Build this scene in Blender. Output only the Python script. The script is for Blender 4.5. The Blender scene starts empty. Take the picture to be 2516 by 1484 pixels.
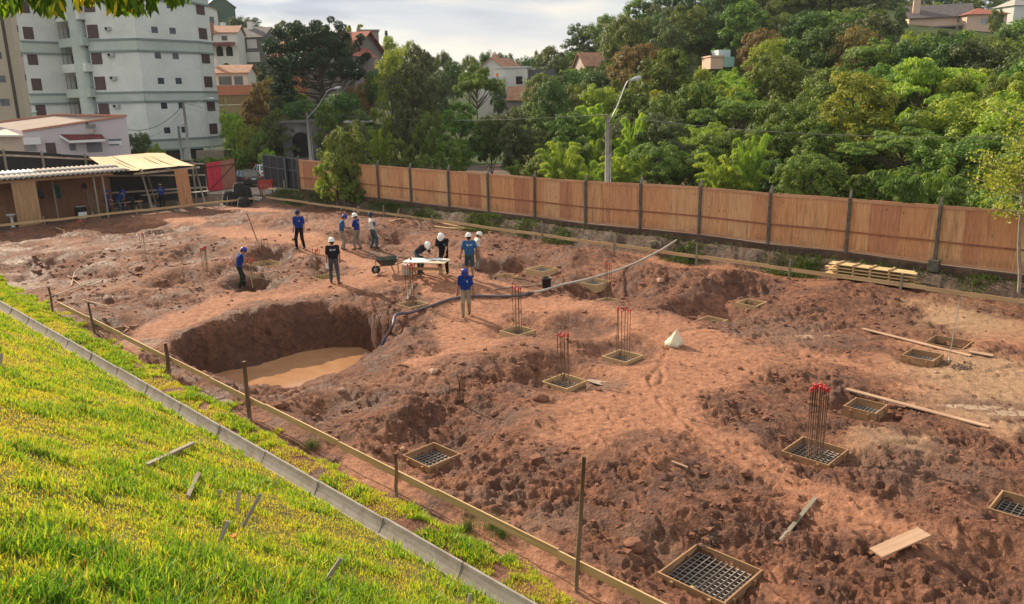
import bpy, math, random
import numpy as np
from mathutils import Vector, Matrix
random.seed(7)
RNG = np.random.default_rng(11)
scene = bpy.context.scene

# ------------------------------------------------------------------ camera
F, HY, ROLL, CH = 1950.0, 245.0, math.radians(-1.2), 7.2
PITCH = math.atan((742 - HY) / F)
fwd = np.array([0, math.cos(PITCH), -math.sin(PITCH)])
_r = np.array([1.0, 0, 0]); _u = np.cross(_r, fwd)
CR = _r * math.cos(ROLL) + _u * math.sin(ROLL)
CU = -_r * math.sin(ROLL) + _u * math.cos(ROLL)
CAM = np.array([0, 0, CH])
cd = bpy.data.cameras.new('camera'); cam = bpy.data.objects.new('camera', cd)
scene.collection.objects.link(cam); scene.camera = cam
cd.sensor_width = 36; cd.lens = 36 * F / 2516; cd.clip_start = 0.1; cd.clip_end = 4000
M = Matrix(((CR[0], CU[0], -fwd[0], 0), (CR[1], CU[1], -fwd[1], 0), (CR[2], CU[2], -fwd[2], CH), (0, 0, 0, 1)))
cam.matrix_world = M

# ------------------------------------------------------------------ light
SUN_AZ, SUN_EL = math.radians(-45), math.radians(29)
sun_dir = Vector((math.sin(SUN_AZ) * math.cos(SUN_EL), math.cos(SUN_AZ) * math.cos(SUN_EL), math.sin(SUN_EL)))
sl = bpy.data.lights.new('sun', 'SUN'); sl.energy = 5.0; sl.angle = math.radians(0.8); sl.color = (1.0, 0.84, 0.64)
so = bpy.data.objects.new('sun', sl); scene.collection.objects.link(so)
so.rotation_euler = sun_dir.to_track_quat('Z', 'Y').to_euler()
scene.view_settings.view_transform = 'Standard'; scene.view_settings.look = 'None'
scene.view_settings.gamma = 1; scene.view_settings.exposure = 0.64
scene.cycles.use_denoising = True
scene.cycles.max_bounces = 7; scene.cycles.transmission_bounces = 5; scene.cycles.diffuse_bounces = 3
scene.cycles.glossy_bounces = 2; scene.cycles.volume_bounces = 0

w = bpy.data.worlds.new('World'); scene.world = w; w.use_nodes = True
nt = w.node_tree; N = nt.nodes; L = nt.links
for n in list(N): N.remove(n)
def nd(t, **k):
    n = N.new(t)
    for a, b in k.items(): setattr(n, a, b)
    return n
sky = nd('ShaderNodeTexSky', sky_type='NISHITA', sun_disc=False, sun_elevation=SUN_EL, sun_rotation=SUN_AZ)
sky.air_density = 1.2; sky.dust_density = 2.0
tc = nd('ShaderNodeTexCoord'); sep = nd('ShaderNodeSeparateXYZ'); L.new(tc.outputs['Generated'], sep.inputs[0])
mp = nd('ShaderNodeMapping'); mp.inputs['Scale'].default_value = (1.6, 1.6, 9.0); mp.inputs['Rotation'].default_value = (0, math.radians(7), 0.3)
L.new(tc.outputs['Generated'], mp.inputs[0])
n1 = nd('ShaderNodeTexNoise'); n1.inputs['Scale'].default_value = 1.7; n1.inputs['Detail'].default_value = 7; n1.inputs['Distortion'].default_value = 0.5
L.new(mp.outputs[0], n1.inputs[0])
# cloud brightness: dark slate blue bases to cream
cr = nd('ShaderNodeValToRGB'); L.new(n1.outputs[0], cr.inputs[0])
e = cr.color_ramp.elements; e[0].position = 0.42; e[0].color = (0.33, 0.41, 0.55, 1); e[1].position = 0.62; e[1].color = (0.90, 0.84, 0.75, 1)
m_ = e.new(0.52); m_.color = (0.54, 0.61, 0.71, 1)
# cream glow of cloud near the horizon
hr = nd('ShaderNodeMapRange'); hr.inputs[1].default_value = 0.055; hr.inputs[2].default_value = 0.13; hr.inputs[3].default_value = 0.55; hr.inputs[4].default_value = 0
L.new(sep.outputs[2], hr.inputs[0])
mxh = nd('ShaderNodeMixRGB'); L.new(hr.outputs[0], mxh.inputs[0]); L.new(cr.outputs[0], mxh.inputs[1]); mxh.inputs[2].default_value = (0.95, 0.86, 0.74, 1)
sc_ = nd('ShaderNodeMixRGB', blend_type='MULTIPLY'); sc_.inputs[0].default_value = 1; sc_.inputs[2].default_value = (6.6, 6.6, 6.6, 1)
L.new(mxh.outputs[0], sc_.inputs[1])
n2 = nd('ShaderNodeTexNoise'); n2.inputs['Scale'].default_value = 2.3; n2.inputs['Detail'].default_value = 5; L.new(mp.outputs[0], n2.inputs[0])
mr = nd('ShaderNodeMapRange'); mr.inputs[1].default_value = 0.34; mr.inputs[2].default_value = 0.5; mr.inputs[3].default_value = 0.7; mr.inputs[4].default_value = 1
L.new(n2.outputs[0], mr.inputs[0])
mx = nd('ShaderNodeMixRGB'); L.new(mr.outputs[0], mx.inputs[0]); L.new(sky.outputs[0], mx.inputs[1]); L.new(sc_.outputs[0], mx.inputs[2])
# unseen sky overhead and behind the viewer brightened and warmed, as added fill light
hi = nd('ShaderNodeMapRange'); hi.inputs[1].default_value = 0.16; hi.inputs[2].default_value = 0.62; hi.inputs[3].default_value = 1.0; hi.inputs[4].default_value = 1.38; L.new(sep.outputs[2], hi.inputs[0])
bk = nd('ShaderNodeMapRange'); bk.inputs[1].default_value = 0.25; bk.inputs[2].default_value = -0.6; bk.inputs[3].default_value = 1.0; bk.inputs[4].default_value = 1.3; L.new(sep.outputs[1], bk.inputs[0])
hm = nd('ShaderNodeMath', operation='MULTIPLY'); L.new(hi.outputs[0], hm.inputs[0]); L.new(bk.outputs[0], hm.inputs[1])
mh = nd('ShaderNodeMixRGB', blend_type='MULTIPLY'); mh.inputs[0].default_value = 1; L.new(mx.outputs[0], mh.inputs[1]); L.new(hm.outputs[0], mh.inputs[2])
wf = nd('ShaderNodeMapRange'); wf.inputs[1].default_value = 0.14; wf.inputs[2].default_value = 0.5; L.new(sep.outputs[2], wf.inputs[0])
wm = nd('ShaderNodeMixRGB', blend_type='MULTIPLY'); L.new(wf.outputs[0], wm.inputs[0]); L.new(mh.outputs[0], wm.inputs[1]); wm.inputs[2].default_value = (1.0, 0.90, 0.76, 1)
bg = nd('ShaderNodeBackground'); bg.inputs[1].default_value = 0.105; L.new(wm.outputs[0], bg.inputs[0])
out = nd('ShaderNodeOutputWorld'); L.new(bg.outputs[0], out.inputs[0])

# ------------------------------------------------------------------ photo-to-place helpers (distances measured off the photograph)
def ray(x, y):
    d = fwd * F + CR * (x - 1258) - CU * (y - 742)
    return d / np.linalg.norm(d)
def un(x, y, z=0.0):
    d = ray(x, y); return CAM + d * ((z - CH) / d[2])
def dep(x, y, Y):
    d = ray(x, y); return CAM + d * (Y / d[1])

# ------------------------------------------------------------------ noise
_perm = np.random.default_rng(3).permutation(4096)
_ga = np.random.default_rng(4).uniform(0, 2 * np.pi, 4096); _gx = np.cos(_ga); _gy = np.sin(_ga)
def perlin(x, y):
    xi = np.floor(x).astype(np.int64); yi = np.floor(y).astype(np.int64); xf = x - xi; yf = y - yi
    u = xf * xf * xf * (xf * (xf * 6 - 15) + 10); v = yf * yf * yf * (yf * (yf * 6 - 15) + 10)
    def g(a, b, dx, dy):
        h = _perm[(_perm[a & 4095] + b) & 4095]; return _gx[h] * dx + _gy[h] * dy
    a = g(xi, yi, xf, yf); b = g(xi + 1, yi, xf - 1, yf); c = g(xi, yi + 1, xf, yf - 1); d = g(xi + 1, yi + 1, xf - 1, yf - 1)
    return ((a + (b - a) * u) * (1 - v) + (c + (d - c) * u) * v) * 1.5
def fbm(x, y, s, o=4, g=0.5, seed=0.0):
    r = 0; a = 1; t = 0
    x = x / s + seed * 17.3; y = y / s - seed * 9.1
    for i in range(o):
        r = r + a * perlin(x, y); t += a; a *= g; x = x * 2.03 + 5.1; y = y * 2.03 - 3.7
    return r / t
def ss(a, b, x):
    t = np.clip((x - a) / (b - a), 0, 1); return t * t * (3 - 2 * t)
def segd(x, y, a, b):
    ax, ay = a[0], a[1]; dx = b[0] - ax; dy = b[1] - ay
    t = np.clip(((x - ax) * dx + (y - ay) * dy) / (dx * dx + dy * dy + 1e-9), 0, 1)
    return np.hypot(x - ax - t * dx, y - ay - t * dy)
def polyd(x, y, P):      # signed distance, negative inside
    d = np.full(np.shape(x), 1e9); ins = np.zeros(np.shape(x), bool)
    for i in range(len(P)):
        a = P[i]; b = P[(i + 1) % len(P)]
        d = np.minimum(d, segd(x, y, a, b))
        c = ((a[1] > y) != (b[1] > y)) & (x < (b[0] - a[0]) * (y - a[1]) / (b[1] - a[1] + 1e-12) + a[0])
        ins ^= c
    return np.where(ins, -d, d)

# ------------------------------------------------------------------ site frame: u runs along the right board, v outwards over it
C0 = np.array([-18.6, 60.91]); UA = math.radians(-44.9)
UD = np.array([math.cos(UA), math.sin(UA)]); VD = np.array([-UD[1], UD[0]])
def S(u, v, z=None):
    p = C0 + UD * u + VD * v
    return p if z is None else np.array([p[0], p[1], z])
def uv(x, y):
    dx = x - C0[0]; dy = y - C0[1]
    return dx * UD[0] + dy * UD[1], dx * VD[0] + dy * VD[1]
def g0(px, py, z=0.0): return un(px, py, z)[:2]

WATER_Z = -1.5
water_poly = [g0(*p, WATER_Z) for p in [(505, 925), (560, 915), (640, 900), (740, 868), (820, 856), (885, 853), (945, 884), (925, 893), (860, 905), (800, 925), (740, 945), (700, 957), (665, 962), (625, 978), (560, 965), (500, 945)]]
rim_poly = [g0(*p) for p in [(385, 868), (440, 820), (510, 790), (590, 768), (700, 750), (790, 735), (865, 742), (930, 768), (1000, 795), (1050, 815), (1062, 850), (1015, 870), (960, 890), (915, 915), (850, 945), (780, 965), (730, 985), (660, 1000), (590, 985), (500, 945), (430, 905)]]
# footings: px, py of centre, size, how far it stands proud, hollow radius, hollow depth
FOOT = [
 (1745, 1408, 1.15, .10, 1.3, .18), (2002, 1112, .98, .12, 1.2, .22), (1060, 1118, .86, .06, 1.4, .28), (1388, 933, .86, .08, 1.4, .28),
 (1530, 873, .82, .10, 1.3, .24), (1272, 804, .82, .06, 1.2, .2), (1012, 746, .85, .04, 1.0, .10), (1495, 730, .85, .06, 1.6, .5),
 (1240, 686, .85, .08, 1.3, .45), (1332, 674, .95, .22, 1.2, .25), (1460, 694, .95, .12, 1.0, .2), (1748, 778, .8, .06, 1.7, .55),
 (2125, 1014, .72, .24, 1.0, .22), (2265, 884, .8, .22, .9, .12), (2330, 846, 1.0, .10, .8, .12), (2516, 1250, .9, .05, 1.0, .2),
 (652, 658, 1.2, .22, 1.7, .5), (803, 690, .95, .16, 1.1, .25), (285, 808, .85, .05, 1.1, .28), (1845, 752, .8, .05, 1.9, .6)]
HOLES = [  # other dug hollows  px,py,r,depth
 (640, 700, 1.4, .6), (930, 597, 2.2, .5), (330, 560, 2.4, .4), (480, 640, 2.0, .3), (1230, 655, 1.0, .45), (850, 1010, 1.1, .28),
 (1150, 1035, 1.1, .15), (180, 560, 2.0, .35), (1420, 800, 1.5, .25), (120, 650, 2.0, .3), (450, 690, 1.5, .35), (1320, 650, 1.2, .3), (2480, 1420, 1.0, .25), (430, 560, 1.5, .3)]
MOUNDS = [
 (737, 600, 4.5, .55), (1080, 680, 3.2, .25), (1147, 790, 2.6, -.22), (820, 700, 2.5, .1), (1790, 700, 1.6, .55), (1620, 690, 1.2, .4), (1400, 640, 1.6, .45),
 (1700, 1260, 1.0, .22), (760, 655, 1.2, .35), (960, 560, 2.4, .45), (830, 560, 2.0, .4), (1180, 610, 1.8, .3), (560, 560, 2.2, .35), (700, 545, 2.5, .4),
 (480, 610, 1.5, .25), (1580, 680, 1.0, .35), (1930, 740, 1.8, .35), (560, 665, 1.0, .3), (700, 695, .9, .3), (1290, 880, 1.3, .3), (1150, 905, 1.2, .25), (900, 1020, .9, .2),
 (1620, 1120, 1.2, .2), (2350, 740, 1.5, .25), (2120, 720, 1.6, .25), (1500, 640, 1.2, .25), (640, 760, 1.3, .15)]
PATHS = [  # smooth trodden ground: px points and width in metres
 ([(330, 520), (480, 548), (640, 592), (740, 610), (880, 645), (1000, 680), (1130, 705), (1280, 740), (1450, 770), (1600, 800), (1750, 850)], 1.25),
 ([(1450, 780), (1620, 840), (1760, 880), (1640, 930), (1560, 980), (1480, 1040)], 1.9),
 ([(1560, 950), (1700, 1060), (1850, 1180), (2000, 1220), (2200, 1300), (2400, 1400), (2540, 1470)], .75),
 ([(1000, 690), (860, 705), (700, 725), (560, 745), (430, 790), (330, 850)], 1.0), ([(1100, 710), (1170, 790), (1120, 860), (1060, 890)], 1.0),
 ([(2250, 760), (2400, 800), (2520, 830)], 1.2), ([(2330, 900), (2430, 930), (2520, 960)], 2.2), ([(2050, 1070), (2180, 1080), (2300, 1120)], .5),
 ([(300, 500), (700, 520)], .6), ([(1240, 520), (1620, 640), (2000, 690)], .5), ([(2440, 1050), (2120, 900), (1950, 830)], .35), ([(900, 1150), (1100, 1270), (1330, 1390), (1420, 1450)], .5), ([(2015, 1310), (1900, 1440)], .3)]
PUDDLES = [  # px, py, half length, half width, angle
 (40, 700, 1.1, .4, 25), (160, 612, .6, .3, 0), (340, 592, 1.3, .2, 40), (400, 574, .9, .16, 20), (15, 645, .8, .5, 40), (20, 612, .8, .4, 0),
 (2420, 996, 1.3, .2, -12), (1985, 822, .8, .22, 0), (365, 842, .4, .2, 0), (230, 690, .3, .15, 0), (300, 612, .6, .2, 0), (1478, 932, .4, .12, -40), (2505, 1012, .8, .18, -8), (545, 982, .45, .2, -40), (245, 652, .5, .15, 0)]
ZONES = [(130, 650, 5.5), (40, 580, 6), (300, 590, 3.2), (240, 745, 3), (560, 560, 2), (1000, 560, 3), (1350, 610, 4), (1650, 690, 3.5), (1950, 735, 3), (2150, 765, 2), (900, 1010, 2), (1150, 1040, 2), (1300, 1160, 1.6), (1500, 1210, 2), (1700, 1240, 2), (1850, 1000, 1.3), (2100, 1410, 1.6), (2380, 1260, 1.6), (2330, 1150, .9), (640, 700, 2), (700, 560, 2.2), (2080, 840, 1.6), (1250, 640, 1.4), (380, 750, 1.6)]
_zones = [(g0(a, b), r) for a, b, r in ZONES]
_foot = [(g0(a, b, -dd * .6), s, pr, r, dd) for a, b, s, pr, r, dd in FOOT]
_holes = [(g0(a, b), r, d) for a, b, r, d in HOLES]; _mounds = [(g0(a, b), r, h) for a, b, r, h in MOUNDS]
_paths = [([g0(*p) for p in P], wd) for P, wd in PATHS]
_pud = [(g0(a, b), l, wd, math.radians(an)) for a, b, l, wd, an in PUDDLES]
VF, VG = -21.9, -23.35      # front board and gutter

def churn(x, y):
    k = np.full(np.shape(x), 9.0)
    n = fbm(x, y, 2.2, 3, .6, 5) * 1.3
    for P, wd in _paths:
        d = np.full(np.shape(x), 99.0)
        for a, b in zip(P[:-1], P[1:]): d = np.minimum(d, segd(x, y, a, b))
        k = np.minimum(k, (d + n) / wd)
    c = ss(.55, 1.35, k)
    c = c * (0.62 + 0.38 * ss(-.35, .15, fbm(x, y, 5.0, 3, .5, 8)))
    for z_, r in _zones: c = np.maximum(c, ss(1.15, .5, np.hypot(x - z_[0], y - z_[1]) / r + n * .35))
    return np.clip(c, 0, 1)
def far_h(x, y):
    az = x / np.maximum(y, 1.0)
    xs = [-.75, -.38, -.2, -.05, .05, .15, .3, .65, 1]
    m = np.interp(az, xs, [.15, .24, .17, .085, .085, .17, .215, .145, .13])
    d0 = np.interp(az, xs, [110, 108, 100, 95, 90, 78, 66, 44, 30])
    t = np.clip(y - d0, 0, np.interp(az, [-.12, .0], [118, 190]))
    return m * (np.sqrt(t * t + 64) - 8) + .15 * fbm(x, y, 30, 2, .5, 2) * ss(60, 90, y)
def ground(x, y, micro=True):
    x = np.asarray(x, float); y = np.asarray(y, float)
    u, v = uv(x, y)
    z = .12 * fbm(x, y, 7, 2, .5, 1)
    inside = ss(VF - .3, VF + 1.2, v) * ss(1.6, .2, v)
    for c, r, h in _mounds: z = z + h * np.exp(-((x - c[0]) ** 2 + (y - c[1]) ** 2) / (r * r)) * inside
    wob = fbm(x, y, 1.1, 3, .5, 3) * .45
    for c, r, d in _holes:
        q = np.hypot(x - c[0], y - c[1]) / r + wob * .5
        z = z - d * ss(1.15, .35, q) + .12 * np.exp(-((q - 1.35) / .3) ** 2)
    if micro:
        ch = churn(x, y)
        wx = x + .12 * fbm(x, y, .5, 2, .5, 27); wy = y * 1.25 + .12 * fbm(x, y, .5, 2, .5, 28)
        clod = fbm(x, y, .85, 3, .55, 21); clod2 = np.abs(fbm(wx, wy, .46, 4, .6, 22)) * 3.2 - .6
        pits = ss(.10, .45, fbm(x * 1.0, y * 1.35, .34, 2, .5, 23)); fine = fbm(x, y, .12, 3, .6, 24)
        rough = (clod * .17 + fbm(wx, wy, 1.5, 2, .5, 36) * .10 + clod2 * .055 + (np.abs(fbm(wx, wy, .19, 3, .6, 29)) * 3 - .6) * .020 + ss(.02, .07, fbm(wx, wy, .40, 3, .6, 33)) * .045 - pits * .07 + fine * .022) * (.22 + .95 * ss(-.18, .30, fbm(x, y, 2.6, 3, .55, 31)))
        rough = np.where(rough > .02, .02 + .07 * np.tanh((rough - .02) / .07), rough); rough = np.where(rough < -.10, -.10 + .08 * np.tanh((rough + .10) / .08), rough)
        soft = fbm(x, y, .9, 3, .5, 25) * .035 - ss(.16, .34, fbm(x, y * 1.5, .5, 2, .5, 26)) * .022 + (1 - np.abs(fbm(wx, wy, .3, 3, .6, 34)) * 2.6) * .008 + fine * .014
        mic = ch * rough * 1.12 + (1 - ch) * soft + fine * .006
    else:
        mic = 0
    # footings
    flat = np.zeros(np.shape(x))
    for c, s, pr, r, dd in _foot:
        q = np.hypot(x - c[0], y - c[1]) / r
        z = z - dd * ss(1.15, .45, q + wob * .25)
        flat = np.maximum(flat, ss(s * .95, s * .6, np.hypot(x - c[0], y - c[1])))
    for c, l, wd, an in _pud:
        dx = x - c[0]; dy = y - c[1]; a = (dx * math.cos(an) + dy * math.sin(an)) / l; b = (-dx * math.sin(an) + dy * math.cos(an)) / wd
        q = np.sqrt(a * a + b * b); f = ss(1.5, .8, q + wob * .6)
        z = z * (1 - f * .8) - .06 * f; flat = np.maximum(flat, f * .7)
    z = z + mic * (1 - flat * .8)
    for c, s, pr, r, dd in _foot:
        dx = x - c[0]; dy = y - c[1]; bu = np.abs(dx * UD[0] + dy * UD[1]); bv = np.abs(dx * VD[0] + dy * VD[1])
        z = z - (.42 - pr) * ss(s / 2 - .0, s / 2 - .07, np.maximum(bu, bv))
    # foundation pond
    dr = polyd(x, y, rim_poly)
    near = dr < 3
    dw = polyd(x, y, water_poly) if np.any(near) else np.full(np.shape(x), 9.0)
    wv = wob * .75 + fbm(x, y, .55, 4, .6, 41) * .24 * ss(0, .5, dw)
    ins = np.clip(-dr + wv, 0, None); dwo = np.clip(dw - wv * .4, 0, None)
    t = dwo / (dwo + ins + 1e-4); t = np.where(dr + 0 * wv > .35, 1, t)
    prof = ss(0, .92, t) ** .85
    zp = (WATER_Z - .12) + (z * .9 - (WATER_Z - .12)) * prof + .26 * fbm(x, y, .8, 4, .6, 42) * ss(0, .4, dwo) * (1 - prof * .6)
    zp = np.where(dw < 0, WATER_Z - .12 - np.clip(-dw, 0, 1) * .5, zp)
    z = np.where((dr < .35) & (dr > -9), zp * ss(.35, -.25, dr) + z * (1 - ss(.35, -.25, dr)), z)
    # bank up to the plywood fence
    bn = fbm(x, y, 1.3, 4, .6, 51) * .35 + fbm(u * .35, v * 3.0, .5, 3, .6, 52) * .10
    bank = ss(.25, 1.02, v + bn * .75)
    top = .78 + .10 * fbm(u, v * 0, 3, 2, .5, 6)
    z = np.where(v > -.5, z * (1 - bank) + top * bank + bn * .22 * bank * ss(1.3, .8, v), z)
    # yard left of the site, street behind the fence
    zl = .05 + .02 * fbm(x, y, 1.5, 3, .5, 61)
    k = ss(.3, 1.2, -u); z = z * (1 - k) + zl * k
    k = ss(1.6, 3.6, v) * ss(-4, -1, u); z = z * (1 - k) + .1 * k
    k = ss(62, 70, u); z = z * (1 - k) + .1 * k
    # grass strip, gutter bed and lawn slope
    s_ = -(v - (VG - .11) - .0066 * (u - 28))
    k = ss(VF - .1, VF - .7, v); z = z * (1 - k) + (.26 + .05 * fbm(x, y, 1.2, 3, .5, 71)) * k
    vgo = .0066 * (u - 28); k = ss(.31, .25, np.abs(v - VG - .05 - vgo)); z = z * (1 - k) - .25 * k
    lawn = .33 + .60 * s_ + .10 * fbm(x, y, 2.3, 3, .5, 72) * ss(0, .8, s_) - ss(3.5, 9, s_) * (s_ - 3.5) * .1
    z = np.where(s_ > 0, lawn, z)
    z = np.where(s_ > 12, z * 0 + 6.4, z)
    return z + far_h(x, y)
def at(px, py, dz=0.0):
    """the place on the ground that the photograph shows at px, py"""
    d = ray(px, py); t = 3.0 * (300 / 3.0) ** (np.arange(1600) / 1599.0)
    p = CAM[None, :] + d[None, :] * t[:, None]
    h = p[:, 2] - ground(p[:, 0], p[:, 1], False) - dz
    i = int(np.argmax(h < 0))
    if i == 0: i = len(t) - 1
    a = p[i - 1]; b = p[i]; k = h[i - 1] / (h[i - 1] - h[i] + 1e-9)
    q = a + (b - a) * k
    return q
def gz(x, y): return float(ground(np.array([x]), np.array([y]))[0])
# ------------------------------------------------------------------ materials
def newmat(name):
    m = bpy.data.materials.new(name); m.use_nodes = True
    t = m.node_tree
    for n in list(t.nodes): t.nodes.remove(n)
    return m, t
class NB:
    def __init__(s, t): s.t = t
    def n(s, typ, ins=None, **k):
        q = s.t.nodes.new(typ)
        for a, b in k.items(): setattr(q, a, b)
        for a, b in (ins or {}).items():
            if hasattr(b, 'is_output') or isinstance(b, bpy.types.NodeSocket): s.t.links.new(b, q.inputs[a])
            else: q.inputs[a].default_value = b
        return q
    def noise(s, vec, sc, det=4, ro=.55, dist=0):
        i = {'Scale': sc, 'Detail': det, 'Roughness': ro, 'Distortion': dist}
        q = s.n('ShaderNodeTexNoise', i)
        if vec is not None: s.t.links.new(vec, q.inputs['Vector'])
        return q.outputs['Fac']
    def ramp(s, fac, stops):
        q = s.n('ShaderNodeValToRGB'); s.t.links.new(fac, q.inputs[0]); e = q.color_ramp.elements
        while len(e) < len(stops): e.new(.5)
        for a, (p, c) in zip(e, stops): a.position = p; a.color = (*c, 1) if len(c) == 3 else c
        return q.outputs[0]
    def mix(s, f, a, b, mode='MIX'):
        q = s.n('ShaderNodeMixRGB', blend_type=mode)
        for i, v in ((0, f), (1, a), (2, b)):
            if isinstance(v, bpy.types.NodeSocket): s.t.links.new(v, q.inputs[i])
            else: q.inputs[i].default_value = v if i == 0 else (*v, 1)
        return q.outputs[0]
    def math(s, op, a, b=0.0):
        q = s.n('ShaderNodeMath', operation=op)
        for i, v in ((0, a), (1, b)):
            if isinstance(v, bpy.types.NodeSocket): s.t.links.new(v, q.inputs[i])
            else: q.inputs[i].default_value = v
        return q.outputs[0]
    def mr(s, v, a, b, c=0.0, d=1.0):
        q = s.n('ShaderNodeMapRange', {1: a, 2: b, 3: c, 4: d}); s.t.links.new(v, q.inputs[0]); return q.outputs[0]
    def bump(s, h, st, dist=.02, nrm=None):
        q = s.n('ShaderNodeBump', {'Strength': st, 'Distance': dist}); s.t.links.new(h, q.inputs['Height'])
        if nrm is not None: s.t.links.new(nrm, q.inputs['Normal'])
        return q.outputs[0]
    def mapv(s, vec, sc):
        q = s.n('ShaderNodeMapping'); q.inputs['Scale'].default_value = sc; s.t.links.new(vec, q.inputs[0]); return q.outputs[0]
    def out(s, sh):
        o = s.n('ShaderNodeOutputMaterial'); s.t.links.new(sh, o.inputs[0])
    def pbr(s, col, rough=.7, nrm=None, spec=.3, metal=0.0):
        q = s.n('ShaderNodeBsdfPrincipled')
        for i, v in (('Base Color', col), ('Roughness', rough), ('Metallic', metal), ('Specular IOR Level', spec)):
            if isinstance(v, bpy.types.NodeSocket): s.t.links.new(v, q.inputs[i])
            else: q.inputs[i].default_value = (*v, 1) if i == 'Base Color' else v
        if nrm is not None: s.t.links.new(nrm, q.inputs['Normal'])
        return q.outputs[0]
    def attr(s, nm, vec=False):
        q = s.n('ShaderNodeAttribute', attribute_name=nm); return q.outputs['Vector' if vec else 'Fac']
def sc3(c, k): return tuple(min(1, x * k) for x in c)
_mc = {}
def plain(name, col, rough=.6, var=.12, scale=6.0, spec=.3, metal=0.0, bump=.15, dirt=None, dirt_amt=.35):
    if name in _mc: return _mc[name]
    m, t = newmat(name); b = NB(t)
    co = b.attr('gc', True)
    n = b.noise(co, scale, 5); n2 = b.noise(co, scale * 7, 3)
    c = b.ramp(n, [(.3, sc3(col, 1 - var)), (.7, sc3(col, 1 + var))])
    c = b.mix(b.mr(n2, .3, .7, 0, .25), c, sc3(col, .75))
    if dirt: c = b.mix(b.math('MULTIPLY', b.mr(b.noise(co, scale * .6, 6, .65, .6), .45, .72), dirt_amt), c, dirt)
    b.out(b.pbr(c, rough, b.bump(n2, bump, .01) if bump else None, spec, metal)); _mc[name] = m; return m
def wood(name, c1, c2, knots=.5, weather=None, grain=22.0, rough=.75):
    if name in _mc: return _mc[name]
    m, t = newmat(name); b = NB(t)
    co = b.attr('gc', True); g = b.mapv(co, (.55, grain, grain)); n = b.noise(g, 1.0, 5, .6, .8)
    c = b.ramp(n, [(.32, c1), (.68, c2)])
    big = b.noise(co, .9, 3); c = b.mix(b.mr(big, .35, .65, 0, .45), c, sc3(c1, .8))
    if knots:
        v = b.n('ShaderNodeTexVoronoi', {'Scale': 3.2}); t.links.new(b.mapv(co, (.55, 1.6, 1.6)), v.inputs['Vector'])
        c = b.mix(b.math('MULTIPLY', b.mr(v.outputs['Distance'], .13, .05), knots), c, sc3(c1, .3))
    if weather: c = b.mix(b.mr(b.noise(co, 1.6, 5, .65, .4), .42, .7, 0, .75), c, weather)
    b.out(b.pbr(c, rough, b.bump(n, .25, .006), .25)); _mc[name] = m; return m
def plymat():
    m, t = newmat('plywood'); b = NB(t)
    co = b.attr('gc', True); tint = b.attr('tint')
    warp = b.noise(co, .8, 3); g = b.mapv(co, (1.0, 9.0, .55)); n = b.noise(g, 1.5, 6, .62, 1.8); n3 = b.noise(b.mapv(co, (1, 26, 1.2)), 1.6, 3)
    a = b.ramp(n, [(.28, (.42, .185, .085)), (.5, (.60, .31, .145)), (.74, (.70, .40, .20))])
    c2 = b.ramp(n, [(.28, (.50, .28, .13)), (.74, (.74, .48, .26))]); c3 = b.ramp(n, [(.28, (.36, .15, .08)), (.74, (.54, .26, .145))])
    c = b.mix(b.mr(tint, .55, .95), a, c2); c = b.mix(b.mr(tint, .35, .08), c, c3)
    c = b.mix(b.mr(n3, .5, .72, 0, .45), c, (.20, .08, .045))
    v = b.n('ShaderNodeTexVoronoi', {'Scale': 2.2}); t.links.new(b.mapv(co, (1, 1.5, .8)), v.inputs['Vector'])
    c = b.mix(b.mr(v.outputs['Distance'], .12, .05, 0, .8), c, (.09, .035, .022))
    st = b.noise(b.mapv(co, (1, 3.2, .35)), 1.5, 5, .65); c = b.mix(b.mr(st, .54, .72, 0, .6), c, (.16, .075, .05))
    z = b.n('ShaderNodeSeparateXYZ'); t.links.new(co, z.inputs[0])
    low = b.math('MULTIPLY', b.mr(z.outputs[2], .45, 0.0), b.mr(b.noise(co, 3, 4), .4, .6)); c = b.mix(b.math('MULTIPLY', low, .5), c, (.15, .08, .055))
    b.out(b.pbr(c, .7, b.bump(n3, .2, .01), .25)); return m
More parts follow.
